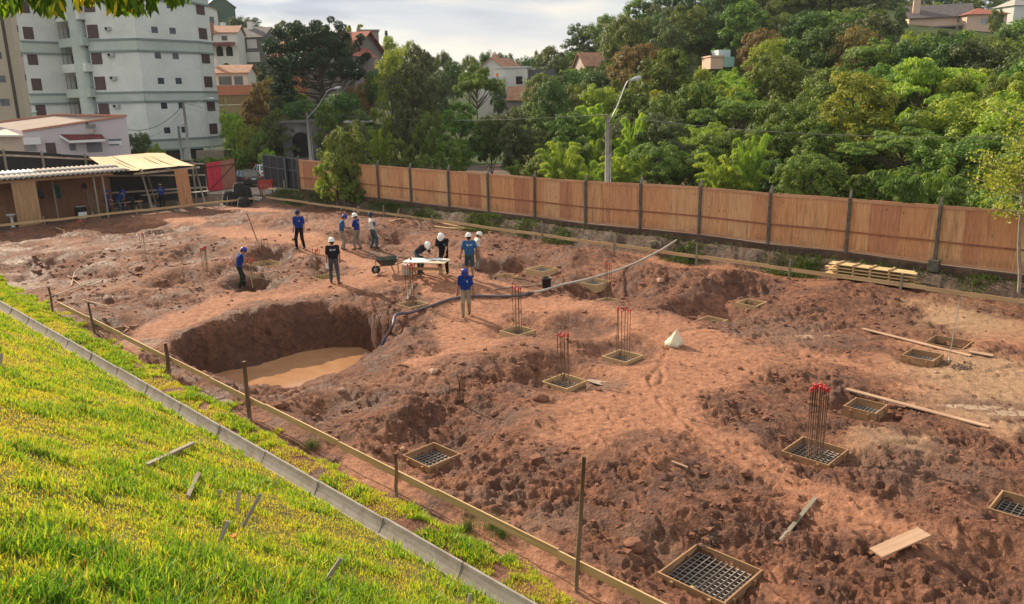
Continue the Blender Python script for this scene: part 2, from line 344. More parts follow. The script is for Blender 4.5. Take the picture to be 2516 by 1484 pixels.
def mudmat():
    m, t = newmat('mud'); b = NB(t)
    g = b.n('ShaderNodeNewGeometry').outputs['Position']; ch = b.attr('churn'); tan = b.attr('tan'); wet = b.attr('wet')
    n1 = b.noise(g, .9, 6, .62, .3); n2 = b.noise(g, 5.5, 6, .65, .2); n3 = b.noise(g, 24, 5, .65); n4 = b.noise(g, 90, 3, .6)
    dry = b.ramp(n2, [(.28, (.26, .112, .062)), (.5, (.43, .20, .115)), (.75, (.57, .295, .18))])
    tn = b.ramp(n2, [(.28, (.34, .20, .115)), (.72, (.54, .345, .21))]); dry = b.mix(tan, dry, tn)
    dk = b.ramp(n2, [(.28, (.052, .021, .013)), (.5, (.125, .050, .030)), (.75, (.235, .100, .058))])
    gm = b.ramp(n3, [(.3, (.085, .042, .029)), (.7, (.20, .11, .08))]); dk = b.mix(b.mr(n1, .42, .72, 0, .7), dk, gm)
    n5 = b.noise(g, 2.6, 7, .7, .5)
    f = b.math('ADD', b.math('MULTIPLY', ch, .8), b.math('MULTIPLY', b.math('SUBTRACT', n1, .5), 1.1)); f = b.math('ADD', f, b.math('MULTIPLY', b.math('SUBTRACT', n5, .5), 1.5)); f = b.math('ADD', f, b.math('MULTIPLY', b.math('SUBTRACT', n3, .5), .7))
    c = b.mix(b.mr(f, .0, .95), dry, dk)
    c = b.mix(b.mr(n4, .58, .8, 0, .4), c, (.09, .038, .024))
    gr = b.attr('grey'); c = b.mix(gr, c, b.ramp(n2, [(.3, (.075, .055, .042)), (.7, (.165, .125, .095))]))
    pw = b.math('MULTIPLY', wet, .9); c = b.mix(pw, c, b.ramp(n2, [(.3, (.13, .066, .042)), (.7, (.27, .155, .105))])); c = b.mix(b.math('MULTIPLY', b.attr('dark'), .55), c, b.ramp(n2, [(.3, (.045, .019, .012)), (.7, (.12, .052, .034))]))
    vo = b.n('ShaderNodeTexVoronoi', {'Scale': 13.0}); t.links.new(g, vo.inputs['Vector'])
    h = b.math('ADD', b.math('ADD', b.math('MULTIPLY', n2, 1.2), b.math('MULTIPLY', n3, .8)), b.math('ADD', b.math('MULTIPLY', n4, .25), b.math('MULTIPLY', b.math('MULTIPLY', vo.outputs['Distance'], ch), .5)))
    nb = b.bump(h, 1.0, .085)
    r = b.mr(b.math('ADD', wet, b.math('MULTIPLY', b.mr(n1, .45, .65), ch)), 0, 1, .88, .58)
    b.out(b.pbr(c, r, nb, .25)); return m
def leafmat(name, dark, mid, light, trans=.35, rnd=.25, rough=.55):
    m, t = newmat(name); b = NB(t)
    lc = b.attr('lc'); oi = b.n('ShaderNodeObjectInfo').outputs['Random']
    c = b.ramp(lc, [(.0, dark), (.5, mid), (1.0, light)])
    hs = b.n('ShaderNodeHueSaturation', {'Color': c}); t.links.new(b.mr(oi, 0, 1, .5 - .035 * rnd * 4, .5 + .012), hs.inputs['Hue'])
    t.links.new(b.mr(oi, 0, 1, 1 - rnd * .5, 1 + rnd * .7), hs.inputs['Value'])
    q = b.pbr(hs.outputs[0], rough, None, .3)
    tr = b.n('ShaderNodeBsdfTranslucent'); t.links.new(b.mix(1, hs.outputs[0], (1.25, 1.25, .5), 'MULTIPLY'), tr.inputs[0])
    x = b.n('ShaderNodeMixShader', {0: trans}); t.links.new(q, x.inputs[1]); t.links.new(tr.outputs[0], x.inputs[2]); b.out(x.outputs[0]); return m
def glass(name, col=(.03, .04, .05), rough=.08):
    if name in _mc: return _mc[name]
    m, t = newmat(name); b = NB(t); co = b.attr('gc', True)
    c = b.ramp(b.noise(co, 1.3, 2), [(.35, sc3(col, .7)), (.65, sc3(col, 1.5))])
    b.out(b.pbr(c, rough, None, .6)); _mc[name] = m; return m
def watermat(name, c1, c2, rough=.09):
    m, t = newmat(name); b = NB(t); g = b.n('ShaderNodeNewGeometry').outputs['Position']
    c = b.ramp(b.noise(g, .8, 4, .6, 1.0), [(.35, c1), (.65, c2)])
    b.out(b.pbr(c, rough, b.bump(b.noise(g, 5, 3), .10, .02), .5)); return m

# ------------------------------------------------------------------ mesh builder
class MB:
    def __init__(s): s.v = []; s.f = []; s.g = []; s.tint = []; s.ft = 0.5; s.sm = []
    def _add(s, V, Fc, G=None, smooth=False, tint=None):
        o = sum(len(a) for a in s.v); V = np.asarray(V, float); s.v.append(V)
        s.g.append(np.asarray(G if G is not None else V, float)); s.tint.append(np.full(len(V), s.ft if tint is None else tint))
        s.f += [tuple(i + o for i in q) for q in Fc]; s.sm += [smooth] * len(Fc); return s
    BF = [(0, 3, 2, 1), (4, 5, 6, 7), (0, 1, 5, 4), (1, 2, 6, 5), (2, 3, 7, 6), (3, 0, 4, 7)]
    def hexa(s, P, G=None, tint=None): return s._add(P, s.BF, G, False, tint)
    def box(s, c, d, rz=0.0, tint=None, gx=None):
        x, y, z = [q / 2 for q in d]
        Pl = np.array([(-x, -y, -z), (x, -y, -z), (x, y, -z), (-x, y, -z), (-x, -y, z), (x, -y, z), (x, y, z), (-x, y, z)])
        r = np.array([[math.cos(rz), -math.sin(rz), 0], [math.sin(rz), math.cos(rz), 0], [0, 0, 1]])
        i = int(np.argmax(d)); G = np.roll(Pl, -i, axis=1) + np.random.rand() * 40 if gx is None else Pl + gx
        return s._add(Pl @ r.T + np.asarray(c, float), s.BF, G, False, tint)
    def beam(s, a, b, w, h, up=(0, 0, 1), tint=None, taper=1.0):
        a = np.asarray(a, float); b = np.asarray(b, float); d = b - a; ln = np.linalg.norm(d); d /= ln
        up = np.asarray(up, float)
        if abs(d @ up) > .95: up = np.array([.7, .71, 0.01])
        r = np.cross(d, up); r /= np.linalg.norm(r); q = np.cross(r, d); P = []; G = []; o = np.random.rand(3) * 40
        for p, l, k in ((a, 0, 1), (b, ln, taper)):
            for x, z in ((-1, -1), (1, -1), (1, 1), (-1, 1)):
                P.append(p + r * x * w / 2 * k + q * z * h / 2 * k); G.append((l + o[0], x * w / 2 + o[1], z * h / 2 + o[2]))
        return s._add(P, [(0, 1, 2, 3), (7, 6, 5, 4), (4, 5, 1, 0), (5, 6, 2, 1), (6, 7, 3, 2), (7, 4, 0, 3)], G, False, tint)
    def tube(s, P, R, n=8, cap=True, tint=None, jit=0):
        P = np.asarray(P, float); m = len(P); R = np.broadcast_to(np.asarray(R, float), (m,)); V = []; G = []; l = 0; o = np.random.rand() * 40
        T = np.gradient(P, axis=0); ref = np.array([0, 0, 1.0]) if abs(T[0][2]) < .9 * np.linalg.norm(T[0]) else np.array([1.0, 0, 0])
        for i in range(m):
            t = T[i] / (np.linalg.norm(T[i]) + 1e-9); a = np.cross(t, ref); a /= np.linalg.norm(a) + 1e-9; b = np.cross(a, t)
            if i: l += np.linalg.norm(P[i] - P[i - 1])
            for j in range(n):
                th = 2 * math.pi * j / n; rr = R[i] * (1 + (random.uniform(-jit, jit) if jit else 0))
                V.append(P[i] + (a * math.cos(th) + b * math.sin(th)) * rr); G.append((l + o, math.cos(th) * R[i], math.sin(th) * R[i]))
        Fc = [(i * n + j, i * n + (j + 1) % n, (i + 1) * n + (j + 1) % n, (i + 1) * n + j) for i in range(m - 1) for j in range(n)]
        k = sum(len(a) for a in s.f) if 0 else 0
        s._add(V, Fc, G, True, tint)
        if cap:
            s.f += [tuple(range(sum(len(a) for a in s.v) - len(V), sum(len(a) for a in s.v) - len(V) + n))[::1], tuple(range(sum(len(a) for a in s.v) - n, sum(len(a) for a in s.v)))[::-1]]; s.sm += [False, False]
        return s
    def lathe(s, prof, c=(0, 0, 0), n=20, sx=1, sy=1, tint=None, smooth=True):
        V = []; m = len(prof)
        for r, z in prof:
            for j in range(n):
                t = 2 * math.pi * j / n; V.append((c[0] + r * sx * math.cos(t), c[1] + r * sy * math.sin(t), c[2] + z))
        Fc = [(i * n + j, i * n + (j + 1) % n, (i + 1) * n + (j + 1) % n, (i + 1) * n + j) for i in range(m - 1) for j in range(n)]
        return s._add(V, Fc, None, smooth, tint)
    def prism(s, poly, z0, z1, tint=None):
        n = len(poly); V = [(p[0], p[1], z0) for p in poly] + [(p[0], p[1], z1) for p in poly]
        return s._add(V, [tuple(range(n))[::-1], tuple(range(n, 2 * n))] + [(i, (i + 1) % n, n + (i + 1) % n, n + i) for i in range(n)], None, False, tint)
    def poly(s, P, Fc=None, G=None, smooth=False, tint=None): return s._add(P, Fc or [tuple(range(len(P)))], G, smooth, tint)
    def build(s, name, m, parent=None, world=True, bevel=0.0):
        V = np.concatenate(s.v); G = np.concatenate(s.g); T = np.concatenate(s.tint)
        if parent is not None and world: V = V - np.array(parent.location)
        o = fastmesh(name, V, s.f, m, {'gc': G, 'tint': T}, smooth=np.array(s.sm, bool)); o.parent = parent
        if bevel:
            b = o.modifiers.new('bevel', 'BEVEL'); b.width = bevel; b.segments = 2; b.limit_method = 'ANGLE'
        return o
def fastmesh(name, V, Fc, m, attrs=None, smooth=False):
    me = bpy.data.meshes.new(name)
    if isinstance(Fc, np.ndarray):
        k = Fc.shape[1]; me.vertices.add(len(V)); me.vertices.foreach_set('co', np.ascontiguousarray(V, dtype=np.float32).ravel())
        me.loops.add(Fc.size); me.loops.foreach_set('vertex_index', Fc.ravel().astype(np.int32))
        me.polygons.add(len(Fc)); me.polygons.foreach_set('loop_start', np.arange(0, Fc.size, k, dtype=np.int32))
        me.update(calc_edges=True)
    else:
        me.from_pydata([tuple(p) for p in V], [], Fc); me.update()
    for a, d in (attrs or {}).items():
        d = np.asarray(d, np.float32)
        if d.ndim == 2: q = me.attributes.new(a, 'FLOAT_VECTOR', 'POINT'); q.data.foreach_set('vector', d.ravel())
        else: q = me.attributes.new(a, 'FLOAT', 'POINT'); q.data.foreach_set('value', d)
    if not isinstance(smooth, np.ndarray): smooth = np.full(len(me.polygons), bool(smooth))
    if len(smooth) == len(me.polygons): me.polygons.foreach_set('use_smooth', smooth)
    me.materials.append(m)
    o = bpy.data.objects.new(name, me); scene.collection.objects.link(o); return o
def thing(name, label, cat, loc=(0, 0, 0), rz=0.0, group=None):
    o = bpy.data.objects.new(name, None); o.empty_display_size = .2; scene.collection.objects.link(o)
    o.location = tuple(float(q) for q in loc); o.rotation_euler = (0, 0, rz); o['label'] = label; o['category'] = cat
    if group: o['group'] = group
    return o
def tag(o, label, cat, group=None, kind=None):
    o['label'] = label
    if cat: o['category'] = cat
    if group: o['group'] = group
    if kind: o['kind'] = kind
    return o
def struct(o, label, kind='structure'):
    o['kind'] = kind; o['label'] = label; return o
def dup(root, loc, rz=None, label=None, scale=None):
    r = root.copy(); scene.collection.objects.link(r); r.location = tuple(float(q) for q in loc)
    if rz is not None: r.rotation_euler = (0, 0, rz)
    if scale is not None: r.scale = (scale,) * 3 if np.isscalar(scale) else tuple(scale)
    if label: r['label'] = label
    for ch in list(root.children):
        c = ch.copy(); scene.collection.objects.link(c); c.parent = r
        for g in list(ch.children):
            d = g.copy(); scene.collection.objects.link(d); d.parent = c
    return r
def plabel(o, t): o['label'] = t; return o

BOARD = wood('pale_board', (.46, .30, .15), (.66, .48, .27), .6)
PLANK = wood('muddy_plank', (.40, .25, .16), (.60, .42, .28), .4, (.30, .17, .11))
BOARD_D = wood('form_board', (.30, .17, .085), (.50, .31, .16), .5, (.24, .13, .085))
STAKE = wood('stake_wood', (.10, .065, .042), (.25, .17, .11), .2)
GREYW = wood('grey_wood', (.20, .17, .13), (.38, .33, .27), .3)
POLE_C = plain('pole_concrete', (.36, .34, .31), .85, .15, 4, dirt=(.16, .14, .12))
POST_C = plain('post_concrete', (.14, .125, .105), .9, .3, 9, dirt=(.035, .035, .028), dirt_amt=.8, bump=.5)
CONC = plain('gutter_concrete', (.33, .30, .26), .85, .12, 5, dirt=(.17, .13, .09), dirt_amt=.7)
WHITE = plain('white_paint', (.72, .72, .70), .6, .06, 3)
PAPER = plain('paper', (.82, .82, .84), .6, .03, 3, bump=0)
STEEL = plain('rusty_rebar', (.17, .105, .07), .65, .25, 30, metal=.3, dirt=(.30, .14, .07))
MESHST = plain('grid_steel', (.26, .24, .22), .5, .2, 20, metal=.4)
RED = plain('cap_red', (.52, .05, .045), .5, .15, 20)
GALV = plain('galvanised', (.45, .47, .48), .45, .1, 5, metal=.6)
DARK = plain('dark_void', (.012, .010, .009), .9, .2, 4)
MUD = mudmat(); PLY = plymat()
PUDDLE = watermat('puddle_water', (.32, .22, .15), (.44, .32, .23), .12); POND = watermat('pond_water', (.36, .185, .095), (.43, .235, .125), .10)
PAPERTAG = PAPER
# ------------------------------------------------------------------ the building site: one fine height field round the viewer's hill foot
def site_sheet():
    nr = 860; na = 940
    r = 3.2 * (92 / 3.2) ** (np.linspace(0, 1, nr)); a = np.linspace(math.radians(-45), math.radians(57), na)
    A, R = np.meshgrid(a, r); X = (R * np.sin(A)).ravel(); Y = (R * np.cos(A)).ravel()
    Z = ground(X, Y); u, v = uv(X, Y)
    ruts = np.zeros_like(Z)     # wheel ruts of the barrow along the trodden ways, and boot prints pressed into the mud
    for P, of in (([(600, 585), (740, 612), (900, 655), (1010, 700), (1200, 745), (1450, 790), (1640, 850)], .0), ([(1640, 850), (1600, 960), (1720, 1080), (1900, 1200), (2150, 1290), (2450, 1420)], .0), ([(1960, 1160), (2100, 1110), (2300, 1080), (2516, 1120)], .1), ([(1130, 760), (1300, 780), (1500, 800), (1700, 900)], 0), ([(2100, 880), (2300, 930), (2516, 900)], 0), ([(1830, 1320), (1960, 1480)], 0), ([(1290, 1180), (1500, 1250), (1620, 1330)], 0)):
        W = [g0(*p) for p in P]; d = np.full_like(Z, 9.0)
        for p, q in zip(W[:-1], W[1:]): d = np.minimum(d, segd(X, Y, p, q))
        d = np.abs(d + fbm(X, Y, 1.2, 2, .5, 61) * .25); ruts -= np.exp(-(d / .07) ** 2) * .045 - np.exp(-((d - .15) / .07) ** 2) * .02
    Z = Z + ruts * (polyd(X, Y, rim_poly) > .6); Zg = Z.reshape(nr, na); RR = np.random.default_rng(77); da = a[1] - a[0]; lr = math.log(92 / 3.2) / (nr - 1)
    for k in range(2300):
        px, py = RR.uniform(0, 2516), 560 + 924 * RR.random() ** .8; p = un(px, py, 0); uu, vv = uv(p[0], p[1])
        if vv < VF + .3 or vv > .2 or uu < .5: continue
        rr_ = math.hypot(p[0], p[1]); aa = math.atan2(p[0], p[1]); i0 = int(math.log(rr_ / 3.2) / lr); j0 = int((aa - a[0]) / da); wi = int(.24 / rr_ / lr) + 2; wj = int(.24 / rr_ / da) + 2
        if i0 - wi < 0 or i0 + wi >= nr or j0 - wj < 0 or j0 + wj >= na: continue
        sl_ = (slice(i0 - wi, i0 + wi + 1), slice(j0 - wj, j0 + wj + 1)); xx = R[sl_] * np.sin(A[sl_]) - p[0]; yy = R[sl_] * np.cos(A[sl_]) - p[1]; th = RR.uniform(-.5, .5) + RR.choice([-.8, .75, 2.3]); c_, s2 = math.cos(th), math.sin(th); e_ = np.sqrt(((xx * c_ + yy * s2) / .145) ** 2 + ((-xx * s2 + yy * c_) / .06) ** 2)
        Zg[sl_] += -RR.uniform(.02, .055) * ss(1.1, .65, e_) + .018 * np.exp(-((e_ - 1.35) / .25) ** 2)
    Z = Zg.ravel()
    i = np.arange(nr - 1)[:, None] * na + np.arange(na - 1)[None, :]
    Q = np.stack([i, i + 1, i + 1 + na, i + na], -1).reshape(-1, 4)[:, ::-1]
    cv = v[Q].mean(1); cu = u[Q].mean(1)
    attrs = {}
    ch = churn(X, Y)
    dr = polyd(X, Y, rim_poly); dn = ss(.5, .1, dr)
    ch = np.maximum(ch, dn * .95); ch = np.maximum(ch, ss(.1, .5, v) * .8)
    for c, s, pr, rr, dd in _foot: ch = np.maximum(ch, .7 * ss(rr * 1.2, rr * .6, np.hypot(X - c[0], Y - c[1])))
    for c, rr, d in _holes: ch = np.maximum(ch, .9 * ss(rr * 1.25, rr * .7, np.hypot(X - c[0], Y - c[1])))
    for c, rr, h in _mounds:
        if rr < 2: ch = np.maximum(ch, .8 * ss(rr * 1.2, rr * .7, np.hypot(X - c[0], Y - c[1])))
    tn = np.zeros_like(ch)
    for p, q in (((2430, 920), 3.2), ((2330, 780), 3.4), ((2220, 1090), 1.6), ((2500, 1000), 3)):
        c = g0(*p); tn = np.maximum(tn, ss(q, q * .3, np.hypot(X - c[0], Y - c[1])))
    wet = np.zeros_like(ch)
    for c, l, wd, an in _pud:
        dx = X - c[0]; dy = Y - c[1]; aa = (dx * math.cos(an) + dy * math.sin(an)) / (l + .5); b = (-dx * math.sin(an) + dy * math.cos(an)) / (wd + .4)
        wet = np.maximum(wet, ss(1.2, .5, np.sqrt(aa * aa + b * b) + fbm(X, Y, .6, 3, .5, 81) * .8) * .75)
    for p, q in (((1930, 815), 2.6), ((1340, 1290), .8), ((1240, 1230), .8), ((60, 690), 1.2), ((2230, 1130), 1.6), ((850, 985), .7), ((2330, 1150), 1.3), ((500, 965), .8), ((1000, 1105), .4), ((350, 600), .8), ((1590, 1340), .8)):
        c = g0(*p); wet = np.maximum(wet, ss(q, q * .2, np.hypot(X - c[0], Y - c[1]) + fbm(X, Y, .7, 4, .6, 82) * q * .9) * .7)
    grey = ss(.1, .9, -u) * .85
    grey = np.maximum(grey, ss(.15, .6, v) * .85)
    grey = np.maximum(grey, ss(2.4, .3, -(-u) - 0) * ss(-.2, .3, fbm(X, Y, 2.5, 3, .5, 83)) * .5)
    dw = polyd(X, Y, water_poly)
    dark = ss(.0, -.8, Z) * ss(.2, -.1, dr)  # deep wet soil, with the shade of the pit walls put into its colour
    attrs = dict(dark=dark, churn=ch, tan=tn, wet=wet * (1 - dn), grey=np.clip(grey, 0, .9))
    V = np.stack([X, Y, Z], 1)
    def sub(mask, name, m, label):
        q = Q[mask]; used = np.unique(q); re = np.full(len(V), -1); re[used] = np.arange(len(used))
        o = fastmesh(name, V[used], re[q], m, {k: d[used] for k, d in attrs.items()}, True); struct(o, label); return o
    bank = cv < VG + .0066 * (cu - 28)
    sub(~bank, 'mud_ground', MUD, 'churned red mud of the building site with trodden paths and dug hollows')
    m, t = newmat('turf_soil'); b = NB(t); g = b.n('ShaderNodeNewGeometry').outputs['Position']
    n = b.noise(g, 3, 6, .65); c = b.ramp(n, [(.3, (.07, .065, .022)), (.6, (.15, .14, .04)), (.8, (.24, .17, .07))]); b.out(b.pbr(c, .9, b.bump(b.noise(g, 40, 3), .6, .02), .1))
    sub(bank, 'lawn_slope', m, 'steep grassed bank running down to the concrete gutter')
site_sheet()

def far_sheet():
    nx = 150; ny = 150
    r = 60 * (900 / 60.) ** np.linspace(0, 1, ny); a = np.linspace(math.radians(-52), math.radians(50), nx)
    A, R = np.meshgrid(a, r); X = (R * np.sin(A)).ravel(); Y = (R * np.cos(A)).ravel(); Z = ground(X, Y, False) - .12 - .0 * Y
    # right of the fence the hill starts much nearer
    i = np.arange(ny - 1)[:, None] * nx + np.arange(nx - 1)[None, :]; Q = np.stack([i, i + 1, i + 1 + nx, i + nx], -1).reshape(-1, 4)[:, ::-1]
    m, t = newmat('hill_soil'); b = NB(t); g = b.n('ShaderNodeNewGeometry').outputs['Position']
    n = b.noise(g, .12, 6, .65); c = b.ramp(n, [(.3, (.035, .045, .018)), (.55, (.06, .085, .028)), (.8, (.11, .12, .05))]); b.out(b.pbr(c, .95, b.bump(b.noise(g, 3, 4), .8, .2), .1))
    o = fastmesh('hillside', np.stack([X, Y, Z], 1), Q, m, None, True); struct(o, 'wooded hillside rising behind the site')
    o = MB().poly([(-2500, -400, -3), (2500, -400, -3), (2500, 3500, -3), (-2500, 3500, -3)]).build('valley_ground', m); struct(o, 'ground sheet reaching the horizon')
    # road behind the fence and at the gate
    m, t = newmat('pale_road'); b = NB(t); g = b.n('ShaderNodeNewGeometry').outputs['Position']
    c = b.ramp(b.noise(g, 1.2, 6, .65), [(.3, (.24, .20, .17)), (.7, (.36, .31, .27))]); b.out(b.pbr(c, .9, b.bump(b.noise(g, 30, 3), .4, .02), .2))
    P = []
    for k in range(34):
        u_ = -26 + k * 3.0; 
        for q in range(5):
            v_ = (4.2 + q * 1.5) - (0 if u_ > 0 else (-u_) * .55) * (1 if q < 3 else 1)
            p = S(u_, v_); P.append((p[0], p[1], gz(p[0], p[1]) + .03 + .0 * q))
    Fc = [(k * 5 + q, (k + 1) * 5 + q, (k + 1) * 5 + q + 1, k * 5 + q + 1) for k in range(33) for q in range(4)]
    mb = MB(); mb.poly(P, Fc); o = mb.build('road', m); struct(o, 'pale worn road running past the site gate')
far_sheet()

def water():
    P = [(p[0], p[1]) for p in water_poly]; c = np.mean(P, axis=0)
    V = []; n = len(P)
    big = [c + (np.array(p) - c) * 1.35 for p in P]
    o = MB().poly([(p[0], p[1], WATER_Z) for p in big]).build('pond_water', POND); struct(o, 'opaque brown rain water filling the deep foundation pit')
    for k, (c, l, wd, an) in enumerate(_pud):
        V = []
        for j in range(28):
            t = 2 * math.pi * j / 28; x = l * 1.12 * math.cos(t); y = wd * 1.12 * math.sin(t)
            V.append((c[0] + x * math.cos(an) - y * math.sin(an), c[1] + x * math.sin(an) + y * math.cos(an)))
        m0 = float(np.median(ground(np.array([c[0] + dx * l * .4 for dx in (-1, 0, 1)] * 1), np.array([c[1]] * 3), True)))
        zz = float(ground(np.array([c[0]]), np.array([c[1]]), False)[0]) + .002
        o = MB().poly([(p[0], p[1], zz) for p in V]).build('puddle_water', PUDDLE); struct(o, 'shallow puddle of pale rain water on the mud')
water()

def gutter():
    t0 = S(0, VG, .1)
    T = thing('drainage_gutter', 'long concrete half-round gutter at the foot of the lawn', 'gutter', (t0[0], t0[1], 0))
    # profile in v (towards viewer negative) and z
    prof = [(.31, .36), (.272, .36), (.25, .28), (.215, .20), (.16, .12), (.06, .09), (-.03, .12), (-.07, .17), (-.08, .22), (-.12, .22), (-.12, -.1), (.31, -.1)]
    u = -14.0
    while u < 64:
        ln = 2.0 * random.uniform(.99, 1.01); dz = random.uniform(-.006, .006); dv = random.uniform(-.006, .006); mb = MB(); V = []; G = []
        vg = VG + .0066 * (u - 28)
        for uu in (u + .003, u + ln - .003):
            for a, z in prof: p = S(uu, vg + dv + a); V.append((p[0], p[1], z + dz - .03)); G.append((uu, a, z))
        n = len(prof); mb.poly(V, [tuple(range(n)), tuple(range(n, 2 * n))[::-1]] + [(i, i + n, (i + 1) % n + n, (i + 1) % n) for i in range(n)], G)
        mb.build('channel_segment', CONC, T); u += ln
gutter()

# ------------------------------------------------------------------ grass blades
def blades(name, label, P, Hh, Wd, lean, col, m):
    n = len(P); th = RNG.uniform(0, 2 * np.pi, n); dx = np.cos(th); dy = np.sin(th); ph = RNG.uniform(0, 2 * np.pi, n)
    lx = np.cos(ph) * lean; ly = np.sin(ph) * lean; V = np.zeros((n, 5, 3))
    for k, (t, wv) in enumerate(((0, 1), (0, -1), (.5, .85), (.5, -.85), (1, 0))):
        V[:, k, 0] = P[:, 0] + dx * Wd * wv * .5 + lx * Hh * t * t; V[:, k, 1] = P[:, 1] + dy * Wd * wv * .5 + ly * Hh * t * t
        V[:, k, 2] = P[:, 2] + Hh * t * (1 - .35 * lean * t) - .01
    b = np.arange(n)[:, None] * 5; T = np.concatenate([b + [[0, 1, 3]], b + [[0, 3, 2]], b + [[2, 3, 4]]], 0)
    o = fastmesh(name, V.reshape(-1, 3), T, m, {'lc': np.repeat(col, 5)}, False)
    tag(o, label, 'grass', kind='stuff'); return o
def grassmat(name, stops, trans=.45):
    m, t = newmat(name); b = NB(t); lc = b.attr('lc'); c = b.ramp(lc, stops)
    q = b.pbr(c, .5, None, .35); tr = b.n('ShaderNodeBsdfTranslucent'); t.links.new(b.mix(1, c, (1.3, 1.3, .7), 'MULTIPLY'), tr.inputs[0])
    x = b.n('ShaderNodeMixShader', {0: trans}); t.links.new(q, x.inputs[1]); t.links.new(tr.outputs[0], x.inputs[2]); b.out(x.outputs[0]); return m
GRASS = grassmat('lawn_grass', [(0, (.22, .10, .04)), (.15, (.50, .33, .09)), (.35, (.58, .50, .06)), (.6, (.42, .47, .04)), (.8, (.23, .36, .03)), (1, (.09, .21, .02))], .5)
WEED = grassmat('weed_green', [(0, (.10, .075, .03)), (.4, (.10, .14, .035)), (1, (.06, .13, .03))], .35)
def lawn():
    # sample in u, s (down-slope distance), denser near the viewer
    Pn = []
    for (s0, s1, u0, u1, n) in ((-.02, .9, 2, 56, 34000), (.9, 2.6, 4, 54, 95000), (2.6, 6.6, 12, 54, 230000), (6.0, 9.0, 24, 48, 70000)):
        s = RNG.uniform(s0, s1, n); u = RNG.uniform(u0, u1, n); Pn.append(np.stack([u, VG - .11 - s + .0066 * (u - 28)], 1))
    q = np.concatenate(Pn); xy = C0[None, :] + q[:, :1] * UD[None, :] + q[:, 1:] * VD[None, :]
    d = np.hypot(xy[:, 0], xy[:, 1]); ok = (xy[:, 1] > 1.2) & (d > 1.9); keep = RNG.uniform(0, 1, len(q)) < np.clip(1.35 - d / 34, .3, 1); ok &= keep
    q = q[ok]; xy = xy[ok]; d = d[ok]
    # strip between the board and the gutter
    n = 120000; u = 1 + RNG.uniform(0, 1, n) ** .9 * 52; v = RNG.uniform(VG + .33, VF + .35, n); wid = (VF - VG) * np.interp(u, [4, 16, 22, 30, 38, 52], [1.3, 1.05, .85, .74, .66, .5])
    x = C0[0] + u * UD[0] + v * VD[0]; y = C0[1] + u * UD[1] + v * VD[1]
    k = (v - VG - .3) < wid * (1 + .9 * fbm(x, y, .9, 3, .5, 91)); k &= ~((u > 30) & (fbm(x, y, .7, 2, .5, 97) > .32))
    q2 = np.stack([u, v], 1)[k]; xy2 = np.stack([x, y], 1)[k]; d2 = np.hypot(xy2[:, 0], xy2[:, 1])
    q = np.concatenate([q, q2]); xy = np.concatenate([xy, xy2]); d = np.concatenate([d, d2])
    Z = ground(xy[:, 0], xy[:, 1], False); z2 = fbm(xy[:, 0], xy[:, 1], .55, 3, .55, 92); z1 = fbm(xy[:, 0], xy[:, 1], 2.1, 3, .5, 93)
    bare = fbm(xy[:, 0], xy[:, 1], .38, 3, .6, 95) > .34; ok = ~bare | (RNG.uniform(0, 1, len(bare)) < .35)
    q = q[ok]; xy = xy[ok]; d = d[ok]; Z = Z[ok]; z1 = z1[ok]; z2 = z2[ok]; n = len(q)
    lush = ss(-.25, .35, z2 * .8 + z1 * .7 + ss(10, 4.5, d) * .35)
    near = ss(9.5, 5.5, d + 1.5 * z1); Hh = (.052 + .098 * lush) * RNG.uniform(.55, 1.35, n) * (1 + .75 * near); Wd = (.0075 + .0065 * lush) * RNG.uniform(.7, 1.3, n) * (1 + d / 22 + .5 * near)
    col = np.clip(.45 + .38 * lush + .14 * near + RNG.normal(0, .15, n) - .12 * (z1 < -.2), 0, 1); col = np.where(RNG.uniform(0, 1, n) < .07, RNG.uniform(0, .25, n), col)
    blades('lawn_grass', 'sunlit yellow-green lawn grass on the bank', np.column_stack([xy, Z]), Hh, Wd, RNG.uniform(.1, .8, n), col, GRASS)
    # weeds on the bank below the plywood fence
    Pn = []
    for c, r, n in [((1100, 545), 1.7, 1500), ((1200, 530), 1.3, 900), ((960, 500), 2.0, 2200), ((1040, 515), 1.4, 1400), ((830, 478), 2.2, 2500), ((720, 468), 1.6, 1500), ((700, 478), 1.2, 1000), ((1360, 560), .9, 1200), ((1660, 602), .9, 900), ((1930, 630), 1.0, 900), ((1990, 632), .7, 500), ((2190, 655), .7, 300), ((1290, 545), .9, 500), ((1595, 625), .4, 260), ((2410, 680), .7, 300), ((560, 975 // 1), .3, 0)]:
        a = un(c[0], c[1], .8); uu, vv = uv(a[0], a[1]); vv = min(max(vv, .55), 1.0)
        u = uu + RNG.normal(0, r * .5, n); v = vv + RNG.normal(-.1, .22, n); Pn.append(np.stack([u, np.minimum(v, 1.15)], 1))
    n = 1300; Pn.append(np.stack([RNG.uniform(-2, 50, n), RNG.normal(.95, .12, n)], 1))
    q = np.concatenate(Pn); xy = C0[None, :] + q[:, :1] * UD[None, :] + q[:, 1:] * VD[None, :]; Z = ground(xy[:, 0], xy[:, 1], False); n = len(q)
    blades('bank_weeds', 'rough green weeds on the earth bank under the plywood fence', np.column_stack([xy, Z]), RNG.uniform(.12, .38, n), RNG.uniform(.02, .035, n), RNG.uniform(.4, 1.3, n), np.clip(RNG.normal(.5, .25, n), 0, 1), WEED)
lawn()
